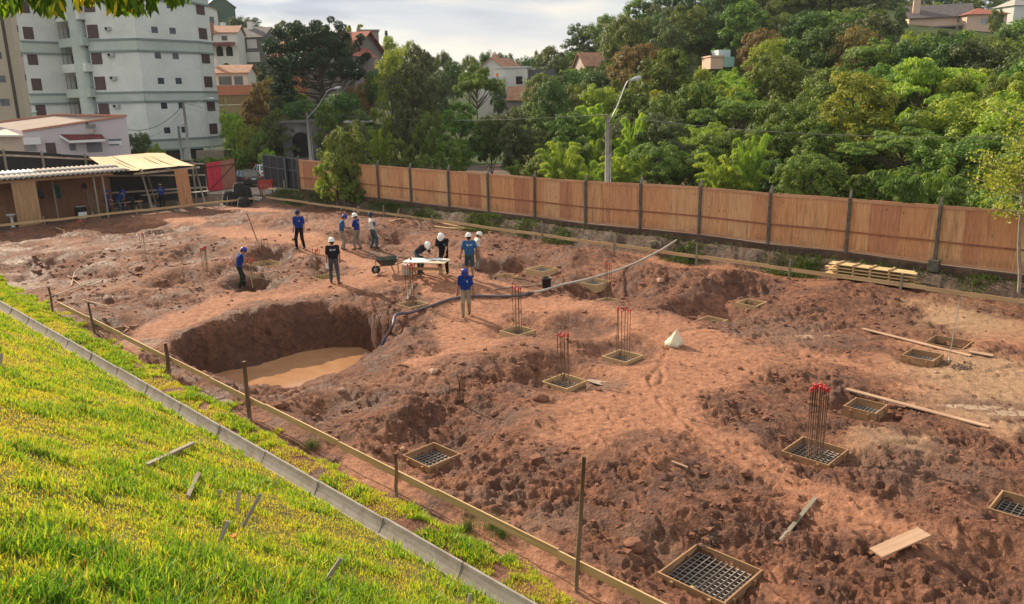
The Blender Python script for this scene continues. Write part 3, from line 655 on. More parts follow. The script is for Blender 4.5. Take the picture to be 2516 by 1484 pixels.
# ------------------------------------------------------------------ plywood fence on the right with its low masonry footing
VFE = 1.15
def fence_right():
    us = []
    for px, py in [(928, 405), (1008, 407), (1103, 410), (1200, 418), (1313, 432), (1440, 445), (1577, 443), (1724, 450), (1899, 463), (2090, 478), (2312, 492)]: pass
    for px, py in [(932, 487), (1012, 497), (1105, 508), (1202, 520), (1315, 533), (1440, 550), (1574, 562), (1718, 577), (1888, 600), (2079, 620), (2297, 650)]:
        d = ray(px, py); # meet the vertical plane of the fence
        nrm = np.array([VD[0], VD[1], 0]); o = np.array([*S(0, VFE), 0]); t = ((o - CAM) @ nrm) / (d @ nrm); p = CAM + d * t; us.append((uv(p[0], p[1])[0], p[2]))
    ref = np.array(us)
    uu = [ref[0, 0] - 9.9, ref[0, 0] - 6.6, ref[0, 0] - 3.3] + list(ref[:, 0]) + [ref[-1, 0] + 3.3, ref[-1, 0] + 6.6, ref[-1, 0] + 9.9, ref[-1, 0] + 13.2]
    zb = lambda u: float(np.interp(u, ref[:, 0], ref[:, 1]))
    T = thing('plywood_fence', 'long fence of reddish-brown plywood sheets on grey concrete posts along the right side', 'fence', (*S(uu[0], VFE), zb(uu[0])))
    H = 2.12
    global FENCE_U, FENCE_ZB; FENCE_U = uu; FENCE_ZB = zb
    u = uu[0]
    while u < uu[-1]:
        w = random.choice([1.1, 1.1, 1.1, .55, .8]); w = min(w, uu[-1] - u); mb = MB(); mb.ft = random.random(); dz = random.uniform(-.03, .03) ; off = random.uniform(-.006, .006)
        z0, z1 = zb(u), zb(u + w); V = []; G = []; r = random.random() * 30
        for a, z in ((u + .004, z0), (u + w - .004, z1)):
            for vv in (VFE + .05 + off, VFE + .068 + off):
                for k, h in ((0, .03), (1, H + dz)): p = S(a, vv); V.append((p[0], p[1], z + h)); G.append((r, a, h))
        mb.poly(V, [(0, 1, 3, 2), (4, 6, 7, 5), (0, 4, 5, 1), (2, 3, 7, 6), (1, 5, 7, 3), (0, 2, 6, 4)], G)
        mb.build('plywood_panel', PLY, T); u += w
    RAIL = wood('fence_rail', (.44, .22, .12), (.62, .37, .22), .3); MID = wood('fence_mid_rail', (.24, .095, .05), (.36, .16, .09), .2)
    for nm, h, hh, m, th, vo in (('top_rail', H - .03, .13, RAIL, .03, .035), ('middle_rail', H * .40, .06, MID, .04, .03), ('bottom_rail', .08, .10, RAIL, .03, .035)):
        u = uu[0]
        while u < uu[-1]:
            w = min(random.uniform(2.6, 3.4), uu[-1] - u)
            j = random.uniform(-.02, .02) if nm == 'top_rail' else 0
            a = S(u, VFE + vo, zb(u) + h + j); b = S(u + w - .01, VFE + vo, zb(u + w) + h + j); MB().beam(a, b, th, hh).build(nm, m, T); u += w
    for i, u in enumerate(uu):
        z = zb(u); lean = .02; mb = MB(); w = .11
        a = S(u, VFE - .055, z - .35); b = S(u + random.uniform(-.02, .02), VFE - .055, z + H + .05); mb.beam(a, b, w, w * .9, tint=.5)
        c = S(u - .04, VFE + .14, z + H + .33); mb.beam(b - np.array([0, 0, .02]), c, w * .92, w * .8)
        if i == len(uu) - 5: mb.box(S(u, VFE - .06, z - .02), (.36, .3, .42), UA)
        mb.build('concrete_post', POST_C, T, bevel=.008)
    # masonry footing
    m, t = newmat('old_masonry'); b = NB(t); co = b.attr('gc', True); br = b.n('ShaderNodeTexBrick', {'Scale': 1.0, 'Mortar Size': .018, 'Brick Width': .62, 'Row Height': .27}); t.links.new(co, br.inputs[0])
    br.inputs[1].default_value = (.12, .08, .06, 1); br.inputs[2].default_value = (.085, .058, .045, 1); br.inputs[3].default_value = (.05, .038, .03, 1)
    c = b.mix(b.mr(b.noise(co, 2.2, 6, .65), .42, .62, 0, .85), br.outputs[0], (.075, .046, .032)); b.out(b.pbr(c, .9, b.bump(b.noise(co, 9, 5), .9, .04), .15))
    W = thing('stone_footing', 'low muddy stone footing wall under the plywood fence', 'wall', (*S(uu[0], VFE), 0)); u = uu[0]; mb = MB()
    seg = np.arange(uu[0], uu[-1], .8); V = []; G = []
    for a in seg:
        z = zb(a) - .005
        for vv, zz in ((VFE - .10 + .03 * math.sin(a * 3), z - .85), (VFE - .13 + .02 * math.sin(a * 5), z + .0), (VFE + .16, z), (VFE + .16, z - .85)):
            p = S(a, vv); V.append((p[0], p[1], zz)); G.append((a, zz, 0))
    mb.poly(V, [(i * 4 + k, i * 4 + 4 + k, i * 4 + 5 + k, i * 4 + 1 + k) for i in range(len(seg) - 1) for k in range(3)], G); mb.build('masonry', m, W)
fence_right()

# ------------------------------------------------------------------ batter boards (level boards nailed to stakes)
def seg_board(T, a, b, h=.14, w=.028, n='board'): MB().beam(a, b, w, h).build(n, BOARD, T)
def label_on(parent, p, along, nrm, ln=.34, h=.10):
    a = p - along * ln / 2 + nrm * .018; b = p + along * ln / 2 + nrm * .018
    MB().beam(a, b, .006, h).build('paper_label', PAPER, parent)
def boards():
    # front: traced points of the top edge
    pts = [(86, 752), (380, 885), (585, 982), (963, 1156), (1435, 1372), (1690, 1486), (1850, 1560)]
    zt = .50; W = [un(x, y, zt) for x, y in pts]; T = thing('batter_board', 'level pine board on dark round stakes along the foot of the grass bank', 'batter board', (W[0][0], W[0][1], 0))
    W = [np.array([*S(uv(p[0], p[1])[0], VF), zt]) for p in W]
    cuts = [uv(p[0], p[1])[0] for p in W]; u = cuts[0]; k = 0
    while u < cuts[-1]:
        ln = random.uniform(2.7, 3.3); e = min(u + ln, cuts[-1]); dz = .02 * (k % 2)
        MB().beam(S(u, VF + .0 + .003 * (k % 2), zt - .07 + dz), S(e, VF + .003 * (k % 2), zt - .07 + dz), .03, .145).build('board', BOARD, T); u = e; k += 1
    for (x, ybase, ytop, dx, r) in ((76, 765, 705, -2, .05), (203, 815, 742, -6, .045), (382, 912, 843, -1, .065), (586, 1015, 888, -1, .062), (962, 1200, 1114, 2, .04), (1432, 1416, 1122, 15, .043)):
        b = un(x, ybase, .22); b[:2] = S(uv(b[0], b[1])[0], VF - .09); hgt = 0
        lo, hi = .1, 4
        for _ in range(30):
            m = (lo + hi) / 2; q = b + np.array([0, 0, m]) - CAM; yy = 742 - F * (q @ CU) / (q @ fwd)
            if yy > ytop: lo = m
            else: hi = m
        px_m = F / ((b - CAM) @ fwd); tip = b + np.array([dx / px_m * 1.0 + .02, 0, lo]); mid = (b + tip) / 2 + np.array([random.uniform(-.02, .02), 0, 0])
        MB().tube([b - np.array([0, 0, .3]), b, mid, tip], [r * .85, r * .85, r * .8, r * .7], 9, jit=.08).build('stake', STAKE, T)
    # right: long board in front of the bank
    pr = [(655, 483), (945, 524), (1170, 556), (1440, 596), (1600, 620), (1930, 665), (2200, 703), (2400, 730), (2620, 765)]
    zt = .42; T = thing('batter_board', 'long level pine board with white labels in front of the plywood fence', 'batter board', (*S(0, 0), 0)); u = 0; k = 0
    lr = lambda u: np.array([*S(u, 0), zt])
    while u < 62:
        e = u + random.uniform(2.8, 3.1); dz = .022 * ((k % 2)); o = MB().beam(S(u, .003 * (k % 2), zt - .07 + dz), S(e, .003 * (k % 2), zt - .07 + dz), .03, .15).build('board', BOARD, T)
        for lu in ((1.0, .0) if k in (0, 12) else (1.4,)) if k % 2 == 0 or k > 12 else ():
            label_on(o, S(u + lu + .5, 0, zt - .06 + dz), np.array([*UD, 0]), -np.array([*VD, 0]), .22 if k > 9 else .34, .12)
        u = e; k += 1
    for px, py, pt in ((945, 548, 505), (1063, 570, 530), (1332, 607, 545), (1509, 633, 578), (1710, 655, 600), (1938, 692, 637), (2210, 735, 672)):
        d = ray(px, py); nrm = np.array([*VD, 0]); o = S(0, -.05, 0); t = ((o - CAM) @ nrm) / (d @ nrm); p = CAM + d * t; uu = uv(p[0], p[1])[0]; z0 = gz(*S(uu, -.05)); hgt = (py - pt) / F * ((p - CAM) @ fwd) * 1.02
        b = S(uu, -.055, z0 - .2); MB().beam(b, b + np.array([random.uniform(-.02, .02), 0, hgt + (p[2] - z0) + .2]), .07, .06).build('stake', GREYW, T)
    # left/back board
    T = thing('batter_board', 'level board with white bands before the sheds at the back left', 'batter board', (*S(0, 0), 0)); a = np.array([*S(-.2, -.6), .42]); v = -.6; k = 0
    while v > -26:
        e = v - random.uniform(2.7, 3.1); dz = .02 * (k % 2); o = MB().beam(S(-.1, v, .36 + dz), S(-.1, e, .36 + dz), .03, .15).build('board', BOARD, T)
        for q in ((.8,) if k % 3 else (.6, 1.9)): label_on(o, S(-.1, v - q, .36 + dz), np.array([*VD, 0]), np.array([*UD, 0]), .5, .13)
        s = S(-.16, v - .4, -.1); MB().beam(s, s + np.array([0, 0, .75]), .07, .06).build('stake', GREYW, T)
        v = e; k += 1
boards()

# ------------------------------------------------------------------ footings with timber forms and steel grids
def local(c, rz):
    cz, sz = math.cos(rz), math.sin(rz); return lambda x, y, z=0: np.array([c[0] + x * cz - y * sz, c[1] + x * sz + y * cz, c[2] + z])
def bars_of(T, P, tops, base, r=.011, caps=True, capr=.032):
    for (x, y), z in zip(P, tops):
        lx, ly = random.uniform(-.025, .025), random.uniform(-.025, .025)
        b = MB().tube([(x, y, base), (x + lx * .3, y + ly * .3, (base + z) / 2), (x + lx, y + ly, z)], r, 6).build('rebar', STEEL, T, False)
        if caps: MB().lathe([(0, z + .075), (capr, z + .07), (capr, z + .045), (r * 1.6, z + .02), (r * 1.6, z - .03)], (x + lx, y + ly, 0), 10).build('safety_cap', RED, b, False)
def footing(i, label, size, proud, grid=True, nb=8, depth=.42, m=BOARD_D, th=.028, pegs=True, rz=None):
    (cx, cy), s, pr, r, dd = _foot[i]; zg = float(ground(np.array([cx]), np.array([cy]), False)[0]) + .42 - pr; T = thing('footing_form', label, 'formwork box', (cx, cy, zg), UA if rz is None else rz, 'timber footing forms sunk in the mud')
    h = s / 2; top = proud; wl = .22 + max(proud, .1)
    for k, (a, b) in enumerate((((-h, -h), (h, -h)), ((h, -h), (h, h)), ((h, h), (-h, h)), ((-h, h), (-h, -h)))):
        a = np.array([*a, top - wl / 2]); b = np.array([*b, top - wl / 2]); d = (b - a) / s; e = .03 if k % 2 == 0 else -.015
        MB().beam(a - d * e, b + d * e, th, wl).build('side_board', m, T, False)
    if pegs:
        mb = 0
        for k in range(5):
            sx = (-h * .55, h * .6, h + .03, h + .03, -h - .03)[k]; sy = (-h - .035, -h - .035, -h * .6, h * .5, h * .3)[k]
            MB().box((sx, sy, top - wl * .55), (.05, .05, wl * .9)).build('peg', m, T, False)
    MB().box((0, 0, top - .235), (s - .03, s - .03, .01)).build('blinding', plain('wet_dark_soil', (.035, .022, .016), .6, .3, 6), T, False)
    if grid:
        mb = MB(); z = top - .12 if size > .9 else top - .15; q = h - .05
        for k in range(nb):
            t = -q + 2 * q * k / (nb - 1)
            mb.tube([(t, -q, z), (t + .01, q, z)], .008, 6); mb.tube([(-q, t, z - .016), (q, t - .008, z - .016)], .008, 6)
            for e in (-q, q): mb.tube([(t, e, z), (t, e, z - .09)], .008, 5)
        mb.build('steel_grid', MESHST, T, False)
    return T
flab = ['big muddy timber form with an open steel grid at the bottom edge of the view', 'timber form holding the tall bundle of capped bars', 'timber form with steel grid just behind the middle of the front board',
 'timber form with a round stone on its near corner', 'timber form with crisp steel grid left of the white sack', 'small timber form under the bars behind the hose', 'low form under the bars in front of the trestle table',
 'form in a dug hollow crossed by the pale hose', 'empty pine form right of the walking man in blue', 'pale form covered by steel mesh beside the black bucket', 'mesh-covered form half buried behind the pale hose',
 'empty pine form in the deep hollow behind the white sack', 'small braced form beside the muddy plank at right', 'braced form by the patch of gravel at far right', 'long open form next to the thin upright rod',
 'form cut off by the right edge of the view', 'bright empty pine form behind the man with the shovel', 'low pine form at the feet of the man in black holding a paper', 'half buried form beside the grass at left', 'empty form edge in the hollow below the long board']
for i, lb in enumerate(flab):
    s = _foot[i][1]; g = i not in (8, 11, 16, 17, 14, 19)
    m = BOARD_D if i in (0, 1, 2, 12, 13, 14, 15, 18) else BOARD
    footing(i, lb, s, _foot[i][2], g, 11 if i == 0 else (9 if s > .9 else 8), m=m, pegs=i in (0, 1, 2, 12, 13, 7))
def col(px, py, ytop, n, label, i=None, spread=.11, caps=True, rows=2, lean=0, dx=0):
    if i is not None: (cx, cy) = _foot[i][0]; cx += dx
    else: p = at(px, py); cx, cy = p[0], p[1]
    zg = float(ground(np.array([cx]), np.array([cy]), False)[0]) - .1 + (.42 - _foot[i][2] if i is not None and not dx else 0)
    p = np.array([cx, cy, zg]); lo, hi = .1, 4
    for _ in range(30):
        m = (lo + hi) / 2; q = p + np.array([0, 0, m]) - CAM; yy = 742 - F * (q @ CU) / (q @ fwd)
        if yy > ytop: lo = m
        else: hi = m
    T = thing('column_rebar', label, 'starter bars', (cx, cy, zg), UA + .25, 'upright starter bars for the columns'); P = []
    nn = (n + 1) // 2
    for k in range(n): P.append(((k % nn - (nn - 1) / 2) * spread * 2 / max(1, nn - 1) * 1.0 + random.uniform(-.01, .01), (-.5 + k // nn) * spread * 1.2 + random.uniform(-.012, .012)))
    bars_of(T, P, [lo - .06 + random.uniform(-.09, .03) for _ in P], -.2, caps=caps, r=.0095, capr=.03)
    for z in (np.arange(.15, lo * .5, .3) if n < 11 else ()): # ties
        mb = MB()
        x0 = min(a for a, b in P) - .012; x1 = max(a for a, b in P) + .012; y0 = min(b for a, b in P) - .012; y1 = max(b for a, b in P) + .012
        mb.tube([(x0, y0, z), (x1, y0, z), (x1, y1, z), (x0, y1, z), (x0, y0, z)], .005, 5)
        mb.build('stirrup', STEEL, T, False)
col(0, 0, 945, 14, 'dense tall bundle of steel bars with red caps at right', 1, .15, dx=.0)
col(0, 0, 816, 7, 'red-capped bars rising from the form with the round stone', 3, .15)
col(0, 0, 756, 6, 'red-capped bars left of the white sack', 4, .17)
col(0, 0, 703, 6, 'red-capped bars right of the walking man, behind the dark hose', 5, .12)
col(0, 0, 650, 7, 'red-capped bars in front of the trestle table', 6, .16)
col(0, 0, 645, 5, 'red-capped bars crossed by the pale hose', 7, .13)
col(0, 0, 612, 6, 'red-capped bars left of the man in black with a paper', 17, .13, dx=-.35)
col(0, 0, 583, 6, 'uncapped thin bars behind the pine form and shovel man', 16, .16, caps=False)
col(622, 705, 634, 7, 'bars with caps in the hollow beside the shovel man', None, .16)
col(508, 668, 605, 7, 'red-capped bars left of the man with the shovel', None, .13)
col(358, 640, 573, 5, 'pale-capped bars beside the white puddles', None, .13)
col(205, 575, 540, 4, 'short far bars near the thin pole at back left', None, .15)
# ------------------------------------------------------------------ loose things on the site
def P3(px, py, dz=0.0):
    p = at(px, py); return np.array([p[0], p[1], gz(p[0], p[1]) + dz])
HOSE_W = plain('hose_pale', (.48, .42, .36), .6, .1, 8); HOSE_D = plain('hose_dark', (.12, .10, .12), .45, .2, 8); HOSE_B = plain('hose_blue', (.04, .06, .16), .45, .1, 8)
def smooth_path(P, n=8):
    P = [np.asarray(p, float) for p in P]; P = [2 * P[0] - P[1]] + P + [2 * P[-1] - P[-2]]; R = []
    for i in range(1, len(P) - 2):
        for k in range(n):
            t = k / n; a, b, c, d = P[i - 1:i + 3]; R.append(.5 * ((2 * b) + (-a + c) * t + (2 * a - 5 * b + 4 * c - d) * t * t + (-a + 3 * b - 3 * c + d) * t ** 3))
    R.append(P[-2]); return R
def hose():
    p0 = un(1697, 566, .78); T = thing('pump_hose', 'long pump hose, pale by the fence and dark blue where it enters the pond', 'hose', p0)
    w = [un(1697, 566, .80), un(1660, 592, .75), un(1610, 622, .55), un(1540, 655, .42), un(1450, 684, .25)]
    for q in ((1380, 706), (1340, 718), (1300, 727)): w.append(P3(*q, .07))
    MB().tube(smooth_path(w), .05, 8).build('pale_hose', HOSE_W, T)
    dk = [P3(1302, 726, .07), P3(1275, 732, .07), P3(1220, 733, .07), P3(1160, 731, .07), P3(1110, 738, .07), P3(1060, 755, .08), P3(1010, 775, .10), P3(975, 788, .14)]
    q = un(965, 800, -.1); dk += [q, un(950, 828, -.65), un(933, 858, -1.2), un(924, 874, -1.5)]
    MB().tube(smooth_path(dk[:-1]), .055, 8).build('dark_hose', HOSE_D, T); MB().tube(smooth_path([dk[-3], dk[-2], dk[-1], dk[-1] + np.array([-.02, -.1, -.25])]), .06, 8).build('blue_suction_end', HOSE_B, T)
    MB().tube([w[-1] + (w[-2] - w[-1]) * .25, w[-1], dk[0], dk[1]], .066, 8).build('coupling', HOSE_D, T)
hose()
def table():
    c = P3(1052, 688); global TABLE; TABLE = c; zt = c[2] + .80; r = math.radians(-14)
    T = thing('trestle_table', 'plywood trestle table with crossed legs and drawings spread on it', 'table', c, r)
    top = MB().box((0, 0, .80), (1.75, .98, .022)).build('table_top', wood('pale_ply', (.50, .40, .26), (.68, .58, .42), .1), T, False)
    for sx in (-.62, .52):
        for a, b in ((-.48, .42), (.48, -.42)): MB().beam((sx + (.03 if a > 0 else 0), a, .0), (sx + (.03 if a > 0 else 0), b, .785), .03, .08).build('crossed_leg', BOARD, T, False)
        MB().beam((sx + .06, -.36, .36), (sx + .06, .36, .36), .03, .08).build('leg_tie', BOARD, T, False)
    MB().beam((-.66, .02, .46), (.62, .02, .46), .03, .12).build('stretcher', BOARD, T, False)
    ca, sa = math.cos(r), math.sin(r); L2 = lambda x, y, z: c + np.array([x * ca - y * sa, x * sa + y * ca, z])
    def sheet(pts, lab, z, wave=.006):
        nx, ny = 9, 6; V = []
        for j in range(ny):
            for i in range(nx):
                s, t = i / (nx - 1), j / (ny - 1); p = (1 - t) * ((1 - s) * np.array(pts[0]) + s * np.array(pts[1])) + t * ((1 - s) * np.array(pts[3]) + s * np.array(pts[2]))
                zz = z + wave * (1 + math.sin(s * 9 + t * 4)); 
                if abs(p[1]) > .48: zz -= (abs(p[1]) - .48) * 1.6
                if abs(p[0]) > .88: zz -= (abs(p[0]) - .88) * 1.5
                V.append(L2(p[0], p[1], zz))
        o = MB().poly(V, [(j * nx + i, j * nx + i + 1, (j + 1) * nx + i + 1, (j + 1) * nx + i) for j in range(ny - 1) for i in range(nx - 1)], smooth=True).build('drawing_sheet', plan, None); tag(o, lab, 'drawing', 'drawings on the trestle table')
    m, t = newmat('plan_paper'); b = NB(t); co = b.attr('gc', True); br = b.n('ShaderNodeTexBrick', {'Scale': 3.0, 'Mortar Size': .008}); t.links.new(co, br.inputs[0]); br.inputs[1].default_value = (.86, .87, .92, 1); br.inputs[2].default_value = (.85, .86, .91, 1); br.inputs[3].default_value = (.74, .76, .83, 1)
    b.out(b.pbr(br.outputs[0], .6)); plan = m
    sheet([(-.86, -.53), (.10, -.40), (.18, .34), (-.78, .28)], 'large white drawing hanging over the near left edge of the trestle table', .814)
    sheet([(.12, .02), (.66, -.05), (.70, .36), (.16, .44)], 'smaller curled drawing under the hands of the man at the right end of the table', .822, .012)
    o = MB().beam(L2(-.8, -.12, .83), L2(.5, -.18, .84), .018, .008).build('ruler', plain('dark_rule', (.05, .06, .08), .4), None); tag(o, 'long dark rule lying across the big drawing', 'ruler')
    o = MB().lathe([(0, 0), (.04, 0), (.045, .06), (.02, .09), (0, .09)], L2(-.72, .05, .81), 12).build('tape_measure', plain('black_rubber', (.02, .02, .022), .6), None); tag(o, 'small black tape measure on the left end of the trestle table', 'tape measure')
table()
TYRE = plain('rubber', (.022, .021, .021), .8, .2, 20)
def wheelbarrow():
    c = P3(955, 672); r = math.radians(8); T = thing('wheelbarrow', 'dark green wheelbarrow with its wheel towards the left', 'wheelbarrow', c, r)
    G = plain('barrow_green', (.045, .062, .05), .45, .25, 9, dirt=(.28, .18, .12), dirt_amt=.5)
    lo = [(-.28, -.2, .38), (.25, -.22, .40), (.25, .22, .40), (-.28, .2, .38)]; hi = [(-.52, -.33, .66), (.42, -.36, .68), (.42, .36, .68), (-.52, .33, .66)]
    ilo = [(x * .97, y * .96, z + .015) for x, y, z in lo]; ihi = [(x * .975, y * .96, z + .002) for x, y, z in hi]
    V = lo + hi + ilo + ihi; mb = MB(); mb.poly(V, [(3, 2, 1, 0)] + [(i, (i + 1) % 4, 4 + (i + 1) % 4, 4 + i) for i in range(4)] + [(8, 9, 10, 11)] + [(8 + (i + 1) % 4, 8 + i, 12 + i, 12 + (i + 1) % 4) for i in range(4)] + [(4 + i, 4 + (i + 1) % 4, 12 + (i + 1) % 4, 12 + i) for i in range(4)]); mb.build('tray', G, T, False)
    w = MB(); w.tube([(-.52 + .13 * math.cos(t), 0, .19 + .13 * math.sin(t)) for t in np.linspace(0, 2 * math.pi, 25)], .055, 10, False)
    wo = w.build('wheel', TYRE, T, False); wo.rotation_euler = (0, 0, 0); MB().lathe([(0, -.03), (.09, -.03), (.10, 0), (.09, .03), (0, .03)], (0, 0, 0), 16).build('rim', GALV, wo, False); r_ = wo.children[0]; r_.rotation_euler = (math.pi / 2, 0, 0); r_.location = (-.52, 0, .19)
    for s in (-1, 1):
        MB().tube([(-.52, s * .07, .19), (-.3, s * .16, .36), (.3, s * .24, .40), (.8, s * .29, .60)], .018, 8).build('frame_tube', G, T, False)
        MB().tube([(.78, s * .288, .592), (1.18, s * .32, .76)], .022, 8).build('handle', GREYW, T, False)
        MB().tube([(.1, s * .22, .39), (.25, s * .24, .02), (.42, s * .25, .02), (.40, s * .25, .43)], .014, 7).build('leg', STEEL, T, False)
    for s in (-1, 1): MB().tube([(-.5, s * .30, .63), (-.52, s * .09, .19)], .011, 6).build('wheel_brace', STEEL, T, False)
wheelbarrow()
c = P3(1000, 676); T = thing('foam_block', 'off-white block standing behind the wheelbarrow handles', 'block', c, .1); MB().box((0, 0, .22), (.42, .2, .44)).build('block', plain('off_white_block', (.58, .53, .46), .8, .08, 5, dirt=(.4, .3, .22)), T, False, bevel=.012)
o = MB().beam(P3(918, 682, .05), P3(948, 672, .12), .09, .035).build('loose_board', PLANK); tag(o, 'short weathered board on the ground left of the barrow wheel', 'board')
# bucket
c = P3(1343, 709); T = thing('bucket', 'black builder\'s bucket standing beside the pale hose', 'bucket', c, 0)
BB = plain('black_plastic', (.025, .025, .027), .45, .2, 10, dirt=(.14, .10, .08), dirt_amt=.6)
MB().lathe([(0, .0), (.125, .0), (.155, .30), (.165, .30), (.165, .33), (.148, .33), (.12, .015), (0, .012)], (0, 0, 0), 22).build('bucket_body', BB, T, False); MB().lathe([(0, .27), (.145, .27)], (0, 0, 0), 22).build('bucket_contents', plain('wet_mortar', (.10, .075, .06), .5), T, False); T.scale = (1.25,) * 3
MB().tube([(.16 * math.cos(t), .16 * math.sin(t) * .3 - .06, .30 + .0 * t - .13 * math.sin(t)) for t in np.linspace(0, math.pi, 12)], .006, 6).build('handle', GALV, T, False)
# sack
def sack():
    c = P3(1655, 851); T = thing('sack', 'cream plastic sack with a pulled-up tip alone on the trodden path', 'sack', c, .2); n = 28; V = []; prof = [(0, 0), (.20, .0), (.27, .06), (.28, .14), (.22, .24), (.13, .36), (.075, .46), (.03, .55), (.005, .58)]
    for i, (r, z) in enumerate(prof):
        for j in range(n):
            t = 2 * math.pi * j / n; k = 1 + .10 * math.sin(3 * t + z * 9) + .06 * math.sin(7 * t - z * 14) + .04 * math.sin(13 * t); x = r * k * math.cos(t) * 1.05 + max(0, z - .1) * .22; y = r * k * math.sin(t) * .8; V.append((x, y, z + .012 * math.sin(5 * t) * (i > 0)))
    m = plain('sack_cream', (.72, .64, .46), .6, .06, 4, dirt=(.50, .36, .30), dirt_amt=.4)
    MB().poly(V, [(i * n + j, i * n + (j + 1) % n, (i + 1) * n + (j + 1) % n, (i + 1) * n + j) for i in range(len(prof) - 1) for j in range(n)], smooth=True).build('sack_body', m, T, False); T.scale = (.92,) * 3
sack()
# shovel stuck in the mud
c = P3(1130, 985); T = thing('shovel', 'rusty D-handled spade standing upright in the mud behind the front board', 'shovel', c, .15); RU = plain('rust_dark', (.10, .055, .04), .7, .3, 20)
MB().tube([(0, 0, .05), (.01, 0, .55)], .017, 8).build('shaft', RU, T, False); MB().tube([(.01, 0, .5), (.015, 0, .56), (-.055, 0, .74), (-.06, 0, .80), (.08, 0, .80), (.075, 0, .74), (.015, 0, .56)], .012, 7).build('grip', RU, T, False)
MB().poly([(-.10, .0, .10), (.10, .0, .10), (.10, .02, -.12), (0, .03, -.2), (-.10, .02, -.12), (-.10, .012, .10), (.10, .012, .10), (.10, .035, -.12), (0, .045, -.2), (-.10, .035, -.12)], [(0, 1, 2, 3, 4), (9, 8, 7, 6, 5), (0, 5, 6, 1), (1, 6, 7, 2), (4, 9, 5, 0)]).build('blade', RU, T, False)
# planks lying about:  from, to, width, label
for a, b, wd, lb, m in [((2078, 965), (2430, 1052), .16, 'long muddy plank lying behind the small braced form', PLANK), ((2120, 812), (2385, 876), .15, 'long pale plank leading to the pair of forms at far right', PLANK), ((2380, 868), (2440, 876), .2, 'short board end beside the long open form', PLANK),
        ((2150, 1375), (2268, 1332), .27, 'short wide plywood offcut on churned mud at bottom right', PLY if 0 else PLANK), ((1918, 1330), (2003, 1228), .07, 'weathered grey stick leaning in the mud left of the plywood offcut', GREYW), ((1065, 556), (1140, 566), .2, 'topmost of the boards piled under the long board', BOARD), ((1072, 550), (1150, 562), .16, 'underneath board of the small pile under the long board', BOARD), ((1090, 560), (1172, 563), .14, 'lowest board of the small pile, its end showing right', BOARD),
        ((957, 546), (985, 543), .1, 'tiny offcut lying behind the man in the white and blue shirt', BOARD), ((655, 483), (750, 517), .14, 'board sloping to the ground at the left end of the long board', BOARD),
        ((137, 560), (205, 580), .08, 'thin pale lath near the short far bars', BOARD), ((165, 675), (198, 704), .03, 'thin pale stick crossing another at left', BOARD), ((175, 704), (184, 672), .03, 'short thin stick crossing another at left', BOARD), ((200, 738), (265, 755), .03, 'pale lath on dark clods left', BOARD),
        ((120, 735), (250, 690), .06, 'bent grey branch on the dark clods at left', GREYW), ((1215, 712), (1345, 700), .05, 'thin batten lying left of the bucket', GREYW), ((560, 590), (600, 592), .05, 'tiny lath on the trodden path', BOARD), ((1015, 700), (1000, 740), .12, 'short board leaning in the mud by the low form', GREYW), ((250, 520), (300, 512), .1, 'scrap board in front of the corrugated shed', BOARD), ((1650, 1135), (1690, 1150), .05, 'muddy lath end near the middle of the site', PLANK)]:
    A = P3(*a, .035); B = P3(*b, .035); mid = (A + B) / 2; zz = gz(mid[0], mid[1]) + .03; lift = max(0, zz - (A[2] + B[2]) / 2); A[2] += lift; B[2] += lift
    if wd == .27: A[2] += .05; B[2] += .09
    o = MB().beam(A, B, wd, .026 if wd > .06 else .025).build('plank' if wd > .08 else 'lath', m); tag(o, lb, 'plank' if wd > .08 else 'stick')
o = MB().beam(P3(972, 543), P3(972, 543) + np.array([.25, -.1, .62]), .09, .025).build('upright_board', BOARD); tag(o, 'short pine board leaning up behind the long board', 'board')
# smooth concrete strip
# pile of planks
def pile():
    a = np.array([*S(uv(*un(2030, 690, .1)[:2])[0], .30), 0]); b = np.array([*S(uv(*un(2240, 718, .1)[:2])[0], .30), 0]); z0 = max(gz(*a[:2]), gz(*b[:2]), .1) ; T = thing('plank_pile', 'stack of fresh pine planks with spacers behind the long board at right', 'plank pile', (a[0], a[1], z0))
    n = np.array([*VD, 0]); d = (b - a) / np.linalg.norm(b - a); FR = wood('fresh_pine', (.60, .42, .20), (.78, .60, .34), .3)
    for l in range(5):
        z = z0 + .07 + l * .125
        for k in range(3): MB().beam(a + n * (k - 1) * .19 + d * random.uniform(-.12, .12) + np.array([0, 0, z]), b + n * (k - 1) * .19 + d * random.uniform(-.15, .15) + np.array([0, 0, z]), .18, .03).build('plank', FR, T)
        for q in (.12, .32, .52, .74): p = a + (b - a) * q + np.array([0, 0, z + (.05 if l < 4 else .035)]); MB().beam(p - n * .3, p + n * .3, .07, .06).build('spacer', BOARD, T)
pile()
# concrete pipe half buried in the bank, thin rods, strings
o = MB().tube([un(1592, 605, .45), un(1640, 588, .62), un(1668, 580, .75)], .2, 18).build('concrete_pipe', plain('pipe_concrete', (.30, .25, .18), .85, .15, 5, dirt=(.12, .12, .05))); tag(o, 'mossy concrete pipe sticking out of the bank beside the hose', 'pipe')
def rod(p, q, r, name, lab, cat, m): o = MB().tube(smooth_path([p, (p + q) / 2, q], 4), r, 6).build(name, m); tag(o, lab, cat)
b = P3(635, 600); rod(b, b + np.array([-.42, 0, 1.55]), .022, 'leaning_pole', 'thin dark pole leaning left on the trodden path beyond the shovel man', 'pole', STAKE)
b = P3(2330, 890); rod(b, b + np.array([.12, 0, 1.9]), .012, 'thin_rod', 'thin upright rod beside the pair of forms at far right', 'rod', GALV)
for (p, q, lb) in [((0 + 240, 715), (600, 745), 'left'), ((595, 720), (720, 770), 'right')]: pass
STR = plain('string', (.45, .36, .28), .8)
